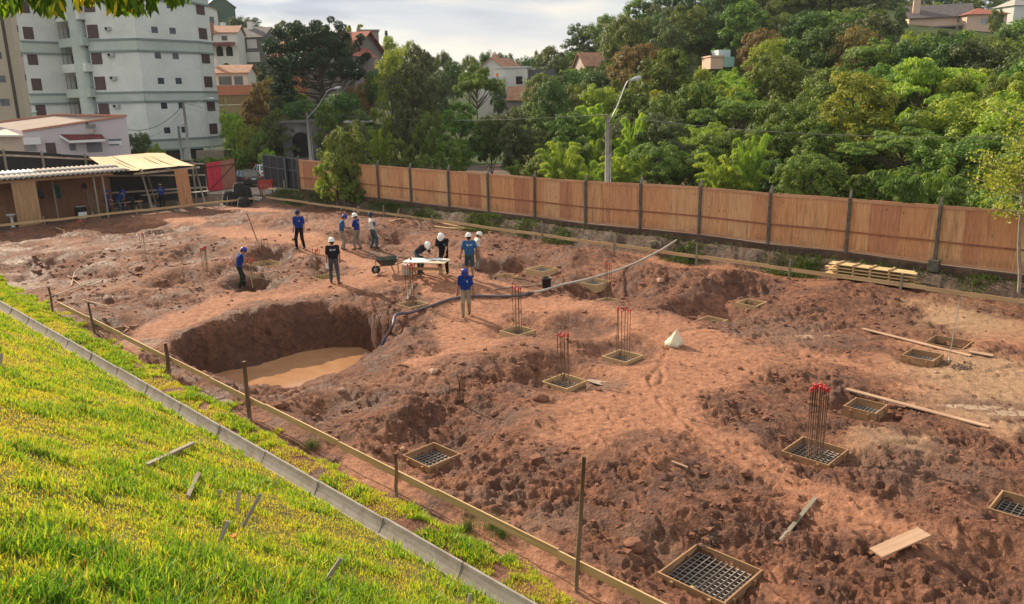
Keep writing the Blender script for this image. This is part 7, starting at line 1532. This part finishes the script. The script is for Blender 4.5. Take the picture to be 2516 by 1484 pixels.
def bamboo(seed, H, Rr, culms, mat='lite', ls=.22, name='bamboo_clump'):
    R = np.random.default_rng(seed); T = thing(name, 'x', 'bamboo', (0, 0, 0)); mb = MB(); C = []; U_ = []; Lc = []
    for i in range(culms):
        a = R.uniform(0, 6.28); b = R.uniform(.1, .5) * Rr; h = H * R.uniform(.5, 1.0); out = Rr * R.uniform(.3, 1.15); d = np.array([math.cos(a), math.sin(a), 0]); base = d * b * .5
        P = [base + d * out * t ** 2.2 + np.array([0, 0, h * (t if t < .8 else .8 + (t - .8) * .45 - (t - .8) ** 2 * 2.2)]) for t in np.linspace(0, 1, 9)]
        mb.tube(P, np.linspace(.045, .008, 9), 5, False); P = np.array(P); sh = R.uniform(-.2, .2)
        for k in range(560):
            t = R.uniform(.28, 1) ** .8 * 8; j = min(int(t), 7); p = P[j] + (P[j + 1] - P[j]) * (t - j); r = (1.15 - t / 9) * Rr * .34; q = runit(1, R)[0] * r * R.random() ** .5; q[2] = -abs(q[2]) * .8 + .1
            C.append(p + q); U_.append(q * .6 / (r + .01) + np.array([0, 0, -.7]) + d * .3); Lc.append(.5 + sh + R.normal(0, .16) + .25 * (t / 8 - .6))
    C = np.array(C); U_ = np.array(U_); n = len(C); N_ = runit(n, R) + np.array([0, 0, .6]); N_ /= np.linalg.norm(N_, axis=1, keepdims=True); s = ls * R.uniform(.6, 1.4, n)
    o = leafobj('foliage', quads(C, N_, U_, s * 1.9, s * .42, .15), np.clip(np.array(Lc), 0, 1), LM[mat]); o.parent = T; mb.build('culms', plain('culm', (.16, .20, .06), .6), T, False); return T
def conifer(seed, H, Rr, mat='pine', name='conifer', tiers=26):
    R = np.random.default_rng(seed); T = thing(name, 'x', 'tree', (0, 0, 0)); C = []; Lc = []; U_ = []; mb = MB(); mb.tube([(0, 0, -.4), (0, 0, H * .5), (0, 0, H * .97)], [.2, .12, .03], 8)
    for i in range(tiers):
        t = i / tiers; z = H * (.12 + .86 * t); r = Rr * (1 - t) ** .75 * R.uniform(.75, 1.1) + .15
        for k in range(7):
            a = R.uniform(0, 6.28); rr = r * R.uniform(.7, 1.1); d = np.array([math.cos(a), math.sin(a), -.18]); tip = np.array([0, 0, z]) + d * rr; mb.tube([(0, 0, z), tip], [.03, .01], 4, False)
            n = 70; s = R.uniform(.1, 1, n) ** .7; p = np.array([0, 0, z]) + d * rr * s[:, None] + R.normal(0, .16, (n, 3)) * (.5 + s[:, None] * .5) * np.array([1.2, 1.2, .7]); p[:, 2] -= .15 * s; C.append(p); U_.append(np.tile(d, (n, 1)) + R.normal(0, .5, (n, 3))); Lc.append(np.clip(.45 + R.normal(0, .2, n) + .2 * s, 0, 1))
    C = np.concatenate(C); U_ = np.concatenate(U_); n = len(C); N_ = runit(n, R) * .7 + np.array([0, 0, .7]); N_ /= np.linalg.norm(N_, axis=1, keepdims=True); o = leafobj('crown', quads(C, N_, U_, .30, .16, .1), np.concatenate(Lc), LM[mat]); o.parent = T; mb.build('trunk', BARK, T, False); return T
def umbrella_pine():
    R = np.random.default_rng(5); top = dep(775, 44, 110); bx, by = top[0], top[1]; b = gz(bx, by); H = top[2] - b; T = thing('umbrella_pine', 'big dark umbrella-shaped pine with tiers of bare level branches and ball-like tufts', 'tree', (bx, by, b)); mb = MB()
    mb.tube([(0, 0, -.3), (.1, 0, H * .35), (0, 0, H * .7), (-.1, 0, H * .93)], [.5, .42, .32, .12], 12); C = []; Lc = []; N_ = []
    for i in range(62):
        t = i / 62; z = H * (.34 + .50 * t); a = i * 2.399 + R.uniform(-.2, .2); rr = 8.1 * math.sqrt(max(.02, 1 - .93 * t ** 1.7)) * R.uniform(.62, 1.0) * (.8 if i < 4 else 1); zt = H * (.44 + .53 * t ** .55) if i > 3 else z + .2; rise = zt - z + R.uniform(-.3, .3)
        d = np.array([math.cos(a), math.sin(a), 0]); P = [np.array([0, 0, z]), d * rr * .4 + [0, 0, z + rise * .12], d * rr * .75 + [0, 0, z + rise * .5], d * rr + [0, 0, z + rise]]; mb.tube(P, [.15 - .07 * t, .09, .06, .03], 6, False)
        nt = R.integers(3, 6) if t > .10 else 2
        for k in range(nt):
            s = R.uniform(.66, 1.03) if t < .8 else R.uniform(.4, 1.03); c = P[1] * 0 + d * rr * s + np.cross(d, [0, 0, 1]) * R.normal(0, .09) * rr + np.array([0, 0, z + rise * max(0, (s - .3) / .7) ** 1.2 + R.uniform(0, .5)]); r = R.uniform(.5, .9) * (1 if t > .12 else .6); n = 210
            mb.tube([d * rr * s * .75 + [0, 0, z + rise * .55 * s], c], [.05, .02], 4, False)
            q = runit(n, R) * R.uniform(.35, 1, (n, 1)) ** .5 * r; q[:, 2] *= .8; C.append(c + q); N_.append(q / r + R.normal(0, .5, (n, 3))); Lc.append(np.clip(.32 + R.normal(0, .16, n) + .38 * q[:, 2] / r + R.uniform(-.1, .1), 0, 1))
    C = np.concatenate(C); N_ = np.concatenate(N_); n = len(C); U_ = C * 0 + runit(n, R); Nn = np.cross(U_, N_); Nn /= np.linalg.norm(Nn, axis=1, keepdims=True) + 1e-9
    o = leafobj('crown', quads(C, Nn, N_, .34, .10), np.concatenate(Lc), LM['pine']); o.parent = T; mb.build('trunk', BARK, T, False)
umbrella_pine()
PR = dict(
 oakd=crown(1, 10, 4.3, 2.0, 15, 15, 78, .20, 'dark'), oakm=crown(2, 10, 4.4, 1.8, 16, 15, 78, .20, 'mid'), oakl=crown(3, 9.5, 4.0, 1.6, 15, 15, 75, .19, 'lite'), oakb=crown(4, 9.5, 4.2, 2, 14, 14, 75, .20, 'brn'),
 talm=crown(5, 13, 3.3, 2.2, 19, 12, 78, .20, 'mid', 'tall', 1.0, .12), tald=crown(6, 13, 3.2, 2.4, 19, 12, 75, .20, 'dark', 'tall', 1.0, .08), tally=crown(7, 13, 3.4, 2.0, 20, 12, 78, .18, 'yel', 'tall', 1.05, .2),
 umb=crown(8, 9, 5.0, 3.4, 22, 11, 75, .17, 'lite', 'umbrella', .38, .12), umbm=crown(9, 10, 5.2, 3.8, 22, 11, 75, .18, 'mid', 'umbrella', .4, .1), gry=crown(10, 11, 3.9, 2.0, 16, 14, 75, .19, 'gry', 'tall', .8, .3),
 bam=bamboo(11, 10, 3.2, 30), bam2=bamboo(12, 10, 3.0, 28, 'mid'), con=conifer(13, 12, 2.6), bush=crown(14, 4.5, 3.0, .3, 10, 13, 70, .18, 'mid'), bushl=crown(15, 4.5, 3.0, .3, 10, 13, 70, .18, 'lite'))
KIND = dict(oakd='dark rounded tree', oakm='mid-green rounded tree', oakl='light green rounded tree', oakb='brown-tinged rounded tree', talm='tall mid-green tree', tald='tall dark tree', tally='tall yellow-green tree', umb='flat-topped light green tree', umbm='flat-topped mid-green tree', gry='tall grey-green tree', bam='feathery pale bamboo clump', bam2='feathery deep green bamboo clump', con='dark conifer', bush='green shrub', bushl='light green shrub')
PH = dict(oakd=10, oakm=10, oakl=9.5, oakb=9.5, talm=13, tald=13, tally=13, umb=9, umbm=10, gry=11, bam=9.2, bam2=9.2, con=12, bush=4.5, bushl=4.5); PW = dict(oakd=9.6, oakm=9.8, oakl=9, oakb=9.4, talm=7.6, tald=7.4, tally=7.8, umb=11, umbm=11.5, gry=8.4, bam=7.6, bam2=7.2, con=5.4, bush=6.6, bushl=6.6)
_used = set(); _labs = {}
def put(kind, px, pytop, Y, wpx, label=None, group='trees on the slopes around the site', base=None, name=None):
    top = dep(px, pytop, Y); b = gz(top[0], top[1]) if base is None else base; hgt = max(2.0, top[2] - b); sz = hgt / PH[kind]; sx = wpx / F * math.hypot(top[1], top[0]) / PW[kind]; sx = min(max(sx, .30), 3)
    if sz > sx * 2.1: b = top[2] - PH[kind] * sx * 2.1; sz = sx * 2.1   # stand it higher up the slope rather than stretch it
    if sz < sx * .85: sz = sx * .85; b = top[2] - PH[kind] * sz
    r = PR[kind]
    if kind not in _used: _used.add(kind); o = r
    else: o = dup(r, (0, 0, 0))
    o.location = (top[0], top[1], b - .1); o.scale = (sx, sx, sz); o.rotation_euler = (0, 0, random.uniform(0, 6.28)); o['group'] = group
    if name: o.name = name
    elif kind.startswith('bam'): o.name = 'bamboo_clump'
    elif kind.startswith('bush'): o.name = 'shrub'
    elif kind == 'con': o.name = 'conifer_tree'
    else: o.name = 'broadleaf_tree'
    o['category'] = 'bamboo' if kind.startswith('bam') else 'shrub' if kind.startswith('bush') else 'tree'
    o['label'] = label or KIND[kind]; return o
# trees one by one on the left slope and in the valley
for a in [('oakd', 596, 36, 215, 88, 'dark airy tree on the skyline right of the green gabled house'), ('oakm', 566, 60, 207, 56, 'rounded pale-lit tree left of the dark skyline tree'), ('oakd', 640, 62, 213, 60, 'dark tree between skyline tree and the flat hut'), ('oakd', 516, 40, 240, 30, 'dark bush on the skyline behind the tower edge'), ('talm', 688, 48, 228, 42, 'slender pale skyline tree left of the umbrella pine'), ('oakm', 665, 75, 200, 60, 'mid-green tree below the slender skyline tree'),
          ('bam', 868, 46, 178, 48, 'feathery bamboo tops on the skyline right of the umbrella pine'), ('oakl', 908, 80, 152, 78, 'yellowish rounded tree left of the tiny skyline conifer'), ('tally', 955, 84, 156, 66, 'yellowish tree under the tiny skyline conifer'), ('con', 948, 68, 190, 26, 'tiny dark conifer on the skyline'), ('oakd', 525, 90, 200, 60, 'dark scrub below the green gabled house'), ('oakm', 600, 100, 196, 80, 'scrub between the hut and the timber house'), ('oakd', 650, 118, 180, 50, 'dark tree right of the timber house'),
          ('oakd', 520, 155, 165, 44, 'dark tree between tower and arched house'), ('bush', 590, 175, 160, 36, 'round shrub in front of the arched white house'), ('oakm', 622, 162, 160, 50, 'garden tree below the timber house'), ('bush', 530, 192, 150, 40, 'shrub under the arched white house'), ('umbm', 632, 172, 148, 66, 'flat-topped green tree right of the arched house'), ('oakb', 640, 190, 120, 84, 'orange-brown tree left of the spruce'), ('oakb', 615, 230, 118, 60, 'brownish tree right of the salmon parapet'),
          ('con', 690, 128, 95, 120, 'dark spruce standing in front of the umbrella pine, left'), ('talm', 668, 262, 90, 70, 'leafy tree at the foot of the spruce'), ('tald', 735, 240, 88, 110, 'dark tree under the umbrella pine trunk'), ('oakd', 842, 214, 96, 120, 'glossy dark tree right of the gate lamp head'), ('oakd', 795, 262, 92, 90, 'dark tree behind the concrete ruin'), ('oakb', 880, 198, 105, 80, 'rusty-tinged tree under the terrace wall'), ('oakd', 880, 262, 90, 90, 'dark tree left of the pale weeping tree'), ('umbm', 720, 205, 112, 90, 'small flat tree before the orange terrace wall'),
          ('oakl', 565, 262, 93, 76, 'bright yellow-green tree touching the tower edge'), ('oakl', 604, 300, 90, 64, 'bright rounded tree above the garden wall'), ('oakm', 640, 318, 86, 60, 'mid-green tree at the end of the garden wall'), ('gry', 690, 285, 85, 92, 'dusty grey-green tree left of the concrete ruin'), ('bushl', 655, 365, 82, 50, 'shrub above the metal gate'), ('oakd', 340, 318, 84, 56, 'dark tree between office and tower'), ('bushl', 378, 352, 82, 40, 'light shrub at the foot of the tower'),
          ('tally', 955, 118, 100, 104, 'big yellow-green weeping tree right of the umbrella pine'), ('oakd', 915, 165, 105, 50, 'dark tree left of the big weeping tree'), ('gry', 1003, 148, 78, 130, 'tall grey-green feathery tree in front of the weeping one'), ('gry', 1030, 106, 125, 90, 'rounded grey tree behind the feathery tall one'), ('oakd', 1090, 118, 150, 70, 'dark tree on the valley skyline'), ('oakm', 1150, 128, 165, 60, 'mid-green tree on the valley skyline'), ('gry', 1080, 168, 118, 80, 'grey-green tree behind the umbrella-shaped tree'),
          ('umbm', 1168, 140, 92, 118, 'umbrella-shaped tree with a forked trunk in the valley'), ('oakd', 1205, 118, 155, 76, 'dark pointed tree behind the white gabled house'), ('tald', 1245, 128, 160, 60, 'dark tree right of the white gabled house chimney'), ('oakd', 1290, 132, 165, 70, 'dark tree above the flat white block'), ('oakm', 1330, 118, 190, 50, 'hazy tree where valley meets the right hill'), ('oakm', 1260, 142, 168, 50, 'low tree above the white block'), ('oakd', 1225, 200, 118, 36, 'shade tree beside the white gabled house'),
          ('talm', 1130, 245, 72, 120, 'broad green weeping tree behind the fence near the shrub'), ('oakm', 1060, 262, 74, 90, 'green tree beside the grey feathery one'), ('oakd', 1205, 270, 72, 90, 'dark tree left of the dull tree behind the fence'), ('gry', 1262, 258, 70, 110, 'dull green tree behind the fourth fence bay'), ('oakm', 720, 62, 205, 60, 'hill tree just left of the umbrella pine top'), ('oakd', 760, 60, 200, 60, 'hill tree behind the umbrella pine top'), ('oakm', 545, 105, 190, 60, 'green scrub above the arched white house'), ('oakm', 505, 120, 180, 50, 'scrub tree close to the tower on the left hill'), ('talm', 800, 250, 84, 80, 'green tree right of the gate lamp post'), ('oakm', 900, 300, 78, 80, 'low green tree behind the white slab of the ruin'), ('oakl', 1000, 95, 150, 90, 'light tree on the valley rim behind the weeping tree'), ('oakm', 860, 75, 175, 70, 'hillside tree under the feathery bamboo tops'), ('oakm', 1050, 125, 140, 80, 'valley tree above the grey feathery one'), ('oakd', 1110, 140, 125, 60, 'dark valley tree left of the umbrella-shaped one'), ('bam', 930, 300, 76, 70, 'light bamboo behind the left end of the fence'), ('bush', 985, 330, 70, 80, 'dark shrub behind the left end of the fence'), ('oakm', 1110, 330, 66, 90, 'low green tree behind the third fence bay'), ('bush', 1040, 370, 64, 60, 'low shrub behind the second fence bay'),
          ('oakd', 1358, 182, 92, 100, 'dense dark evergreen right of the brown lean-to roof'), ('bush', 1322, 262, 82, 60, 'shrub under the dense evergreen'), ('oakd', 1310, 240, 112, 60, 'tree right of the flat white block')]:
    put(*a)
put('oakm', 846, 296, 55, 122, 'leafy yellow-green tree inside the left end of the plywood fence', base=.3, name='broadleaf_tree'); put('bushl', 822, 372, 54.6, 105, 'light leafy shrub at the foot of the fence-side tree', base=.2); put('gry', 868, 288, 60, 90, 'greyish taller tree behind the fence-side shrub', base=.3); put('bush', 866, 430, 54, 76, 'low dark shrub under the fence-side tree', base=.5)
for a in [('oakl', 1728, 156, 97, 36, 'small tree overlapping the lower corner of the peach building'), ('oakm', 1442, 156, 138, 30, 'small tree before the clay-roofed house, centre'), ('oakl', 2250, 66, 92, 80, 'light tree directly under the steep dark roof at the hilltop'), ('umb', 2330, 84, 84, 130, 'flat bright tree under the peach house at the hilltop'), ('oakm', 2425, 76, 86, 84, 'green tree below the peach house, right side'), ('oakd', 2480, 60, 90, 50, 'dark tree between the peach house and pyramid roof'), ('tald', 2215, 14, 150, 40, 'dark tree left of the chimney of the hilltop house'), ('tald', 2190, -30, 215, 70, 'tall dark tree behind the hilltop houses, leftmost'), ('oakm', 2255, -26, 222, 70, 'green tree behind the chimney of the steep-roofed hilltop house'), ('oakd', 2320, -22, 226, 80, 'dark tree directly behind the steep dark roof'), ('talm', 2375, -34, 220, 60, 'tall tree rising between the two hilltop roofs'), ('oakm', 2430, -20, 224, 80, 'green tree behind the red hipped roof'), ('tald', 2500, -34, 228, 80, 'tall dark tree behind the pyramid-roofed house'), ('oakl', 2290, 4, 214, 60, 'light shrubby tree over the ridge of the steep dark roof'), ('oakm', 2452, 14, 150, 26, 'palm-like tall tree between the hilltop houses'),
          ('oakm', 1722, 168, 98, 60, 'tree in front of the small peach building'), ('oakl', 1790, 160, 96, 70, 'vine-hung tree right of the small mint building'), ('oakm', 1415, 160, 140, 56, 'tree hiding the left half of the clay-roofed house'), ('oakl', 1470, 163, 138, 60, 'light tree under the clay-roofed house in the wood'), ('oakm', 2470, 168, 52, 90, 'leafy tree in front of the mossy roof at the right edge'), ('bushl', 2520, 176, 50, 90, 'bright tree before the mossy roof'), ('tally', 1885, 92, 88, 130, 'vine-draped yellow-green tree high on the right slope'), ('tally', 2130, 168, 56, 230, 'large yellow-green tree in the middle of the right wood'), ('umb', 2300, 118, 62, 250, 'broad flat-topped bright tree below the hilltop house'), ('bam', 1650, 196, 78, 120, 'tall pale bamboo above the middle lamp'), ('bam', 1755, 180, 74, 130, 'tallest pale bamboo right of the middle lamp'), ('bam', 1850, 306, 50, 60, 'small yellow bamboo plume above the ninth fence bay'), ('bam', 1380, 330, 56, 130, 'low pale bamboo left of the middle lamp'), ('bam', 1560, 255, 62, 110, 'pale bamboo just right of the middle lamp pole')]:
    put(*a)
# the wooded hill on the right: rows up the slope, bay by bay behind the fence
def fpx(u): q = np.array([*S(u, VFE), 1.5]) - CAM; return 1258 + F * (q @ CR) / (q @ fwd)
for q in range(46):
    px = 1330 + (q * 811) % 1200; f_ = .45 + .5 * ((q * 37) % 100) / 100; yb = 405 + .0735 * (px - 880); y = yb + (float(np.interp(px, [1300, 1345, 1420, 1470, 1520, 1570, 1620, 2600], [140, 118, 82, 54, 20, 0, -20, -40])) - yb) * f_
    if (1690 < px < 1810 and 80 < y < 166) or (px > 2180 and y < 76): continue
    Y = (70 + 95 * (f_ - .4)) * (1.25 - .5 * (px - 1300) / 1200) + 18; FILL = globals().setdefault('FILL', []); FILL.append((['oakm', 'talm', 'oakl', 'bam2', 'oakd', 'bam', 'gry'][q % 7], px, y, Y, 8.5 / Y * F))
bays = [fpx(u) for u in FENCE_U]; ordn = ['first', 'second', 'third', 'fourth', 'fifth', 'sixth', 'seventh', 'eighth', 'ninth', 'tenth', 'eleventh', 'twelfth', 'thirteenth', 'fourteenth', 'fifteenth', 'sixteenth', 'seventeenth', 'eighteenth']
def sky_y(px): return float(np.interp(px, [1300, 1345, 1420, 1470, 1520, 1570, 1620, 2600], [135, 112, 76, 48, 12, -10, -40, -60]))
rows = [ # (rank name, fraction from fence top line (0) to skyline (1), distance at px1300 / px2500, kinds)
 (.20, 62, 36, ['bam', 'bam2', 'oakm', 'talm', 'bam', 'tald', 'oakm']), (.36, 72, 42, ['bam', 'talm', 'oakm', 'bam2', 'gry', 'talm', 'oakl']), (.52, 84, 50, ['oakm', 'oakl', 'bam', 'oakl', 'talm', 'gry', 'umbm', 'talm']), (.66, 100, 60, ['oakm', 'oakl', 'oakd', 'talm', 'oakm', 'bam2', 'oakm', 'gry']),
 (.79, 124, 76, ['oakd', 'oakm', 'oakb', 'umbm', 'oakm', 'oakd', 'tald', 'gry']), (.90, 150, 98, ['oakm', 'oakd', 'talm', 'gry', 'oakm', 'tald', 'oakd']), (1.0, 185, 125, ['oakm', 'oakd', 'talm', 'oakm', 'tald', 'gry'])]
Rz = random.Random(21); ft = lambda px: 405 + .0735 * (px - 880); cnt = {}; clear = [(2225, 2455, 14, 70, 195), (1722, 1788, 130, 166, 112), (2462, 2516, 4, 32, 210), (1430, 1485, 140, 166, 160)]
for ri, (fr, d0, d1, ks) in enumerate(rows):
    px = 1290 + ri * 13; 
    while px < 2600:
        k = ks[Rz.randrange(len(ks))]; Y = d0 + (d1 - d0) * ((px - 1300) / 1200) + Rz.uniform(-3, 3); yb = ft(px); ys = sky_y(px); y = yb + (ys - yb) * (fr + Rz.uniform(-.05, .05)); wm = {0: 4.2, 1: 4.8, 2: 5.4, 3: 6.2, 4: 7.2, 5: 8.4, 6: 9.6}[ri] * Rz.uniform(.85, 1.2); wp = wm / Y * F * .92
        if px > 1800 and k.startswith('bam') and Rz.random() < .6: k = Rz.choice(['talm', 'oakm', 'umbm'])
        bad = any(x0 - wp * .42 < px < x1 + wp * .42 and y < y1 and Y < Yh for x0, x1, y0, y1, Yh in clear)
        if bad:
            yb2 = max(y1 for x0, x1, y0, y1, Yh in clear if x0 - wp * .42 < px < x1 + wp * .42 and Y < Yh) + Rz.uniform(0, 14)
            
            y = yb2
        bay = sum(1 for b in bays if b < px); cnt[bay] = cnt.get(bay, []) ; o = put(k, px, y, Y, wp * 1.12); cnt[bay].append((y, px, KIND[k], o)); px += wp * .62
for k, px, y, Y, wp in FILL:
    bay = sum(1 for b in bays if b < px); cnt.setdefault(bay, []).append((y, px, KIND[k], put(k, px, y, Y, wp)))
for bay, L_ in cnt.items():
    by = {}
    for y, px, kd, o in sorted(L_, key=lambda q: -q[0]): by.setdefault(kd, []).append((y, px, o))
    for kd, q in by.items():
        for i, (y, px, o) in enumerate(q):
            where = 'right of the last fence post' if bay >= len(bays) else 'behind the %s fence bay from left' % ordn[bay - 1]
            o['label'] = (kd + ' ' + where) if len(q) == 1 else '%s, %s up the slope %s' % (kd, ordn[i], where)
for k, r in PR.items():
    if k not in _used:
        for c in list(r.children): bpy.data.objects.remove(c)
        bpy.data.objects.remove(r)
# slim sapling at the right inside the fence
def sapling():
    R = np.random.default_rng(31); b = un(2518, 700, .6); u_, v_ = uv(b[0], b[1]); b[:2] = S(u_, min(v_, .75)); b[2] = gz(b[0], b[1]); T = thing('young_tree', 'slim pale-barked young tree with sparse yellow leaves at the right edge', 'tree', b); mb = MB(); px_m = F / ((b - CAM) @ fwd); P = [np.array([(x - 2518) / px_m, 0, (700 - y) / px_m]) for x, y in ((2520, 715), (2516, 660), (2505, 600), (2498, 530), (2497, 450), (2506, 380), (2512, 300), (2500, 262))]
    mb.tube(smooth_path(P, 3), np.linspace(.07, .012, 22), 9); P = np.array(P); C = []
    for i in range(58):
        t = R.uniform(3.2, 6.9); j = int(t); p = P[j] + (P[min(j + 1, 7)] - P[j]) * (t - j); a = R.uniform(0, 6.28); L_ = R.uniform(.6, 2.1) * (1.2 - abs(t - 4.6) / 4); d = np.array([math.cos(a), math.sin(a), R.uniform(.05, .5)]); e = p + d * L_; mb.tube([p, p + d * L_ * .5 - [0, 0, .08], e], [.022, .014, .006], 5, False)
        n = 70; s = R.uniform(.25, 1.05, n); C.append(p + d * L_ * s[:, None] + R.normal(0, .15, (n, 3)))
    C = np.concatenate(C); n = len(C); N_ = runit(n, R) + [0, 0, .7]; N_ /= np.linalg.norm(N_, axis=1, keepdims=True); o = leafobj('foliage', quads(C, N_, runit(n, R), .12 * R.uniform(.7, 1.4, n), .08, .1), np.clip(R.normal(.6, .22, n), 0, 1), LM['yel']); o.parent = T; mb.build('trunk', BARKP, T, False)
sapling()
def hedge():
    P = []; R = np.random.default_rng(8)
    for a, b, n, h in ((dep(482, 395, 84), dep(590, 392, 88), 9000, 1.7), (dep(585, 400, 86), dep(660, 400, 90), 8000, 2.3)):
        s = R.uniform(0, 1, (n, 1)); p = a + (b - a) * s; p[:, 0] += R.normal(0, .5, n); p[:, 1] += R.normal(0, .45, n); g = ground(p[:, 0], p[:, 1], False); p[:, 2] = g + R.uniform(0, 1, n) ** .7 * h * (1 + .25 * fbm(p[:, 0], p[:, 1], 1.3, 2)); P.append(p)
    C = np.concatenate(P); n = len(C); N_ = runit(n, R) + [0, -.2, .6]; N_ /= np.linalg.norm(N_, axis=1, keepdims=True); o = leafobj('hedge', quads(C, N_, runit(n, R), .26, .15), np.clip(R.normal(.5, .25, n), 0, 1), LM['mid']); tag(o, 'long green hedge between the garden wall and the parked cars', 'hedge')
hedge()
def overhang():
    R = np.random.default_rng(17); D = 5.6; T = thing('overhanging_branch', 'leafy branch hanging into the top left corner close to the viewer', 'branch', dep(200, -120, D)); mb = MB(); C = []; U_ = []; Lc = []
    root = dep(-200, -260, D + .4)
    for cx, cy, rx, ry, n, yl in ((15, -30, 50, 75, 150, 0), (110, -30, 42, 70, 170, .15), (140, 10, 20, 28, 40, .25), (205, -30, 34, 52, 120, .6), (330, -35, 66, 78, 330, .05), (300, 5, 40, 24, 90, .45), (440, -40, 42, 54, 150, .15), (250, -45, 60, 50, 150, .2), (60, -60, 60, 50, 130, .1), (385, -55, 60, 55, 150, .1)):
        c = dep(cx, cy + 2, D + R.uniform(-.25, .25)); mb.tube(smooth_path([root, (root + c) / 2 + np.array([0, 0, .35]), c], 5), np.linspace(.03, .007, 11), 6, False)
        for _ in range(n):
            a = R.uniform(0, 6.28); r = R.random() ** .5; p = dep(cx + rx * r * math.cos(a), cy + ry * r * math.sin(a) * .9, D + R.normal(0, .22)); C.append(p); U_.append((R.normal(0, .35), R.normal(0, .35), -1 + R.normal(0, .25))); Lc.append(np.clip(R.normal(.32, .16) + (yl + .25 if R.random() < yl else 0), 0, 1))
    C = np.array(C); U_ = np.array(U_); n = len(C); N_ = runit(n, R) + np.array([0, -.6, .2]); N_ /= np.linalg.norm(N_, axis=1, keepdims=True); U_ /= np.linalg.norm(U_, axis=1, keepdims=True); N_ -= U_ * (N_ * U_).sum(1, keepdims=True); N_ /= np.linalg.norm(N_, axis=1, keepdims=True); Vv = np.cross(N_, U_)
    L_ = R.uniform(.07, .13, n)[:, None]; W_ = L_ * .36; V = np.stack([C - U_ * L_ * .5, C - U_ * L_ * .12 + Vv * W_ * .5, C + U_ * L_ * .22 + Vv * W_ * .34, C + U_ * L_ * .55 + N_ * L_ * .08, C + U_ * L_ * .22 - Vv * W_ * .34, C - U_ * L_ * .12 - Vv * W_ * .5], 1).reshape(-1, 3)
    o = fastmesh('foliage', V - np.array(T.location), np.arange(len(V)).reshape(-1, 6), LM['near'], {'lc': np.repeat(np.array(Lc), 6)}, False); o.parent = T; mb.build('twigs', BARK, T)
overhang()

# ------------------------------------------------------------------ thin air haze
def haze():
    m = bpy.data.materials.new('air_haze'); m.use_nodes = True; t = m.node_tree
    for n in list(t.nodes): t.nodes.remove(n)
    v = t.nodes.new('ShaderNodeVolumePrincipled'); v.inputs['Color'].default_value = (.86, .93, 1, 1); v.inputs['Density'].default_value = .00014; v.inputs['Anisotropy'].default_value = .3
    o_ = t.nodes.new('ShaderNodeOutputMaterial'); t.links.new(v.outputs[0], o_.inputs['Volume'])
    o = MB().box((0, 1500, 55), (5400, 4400, 118)).build('haze', m); o['kind'] = 'stuff'; o['label'] = 'thin pale haze in the evening air'
haze()
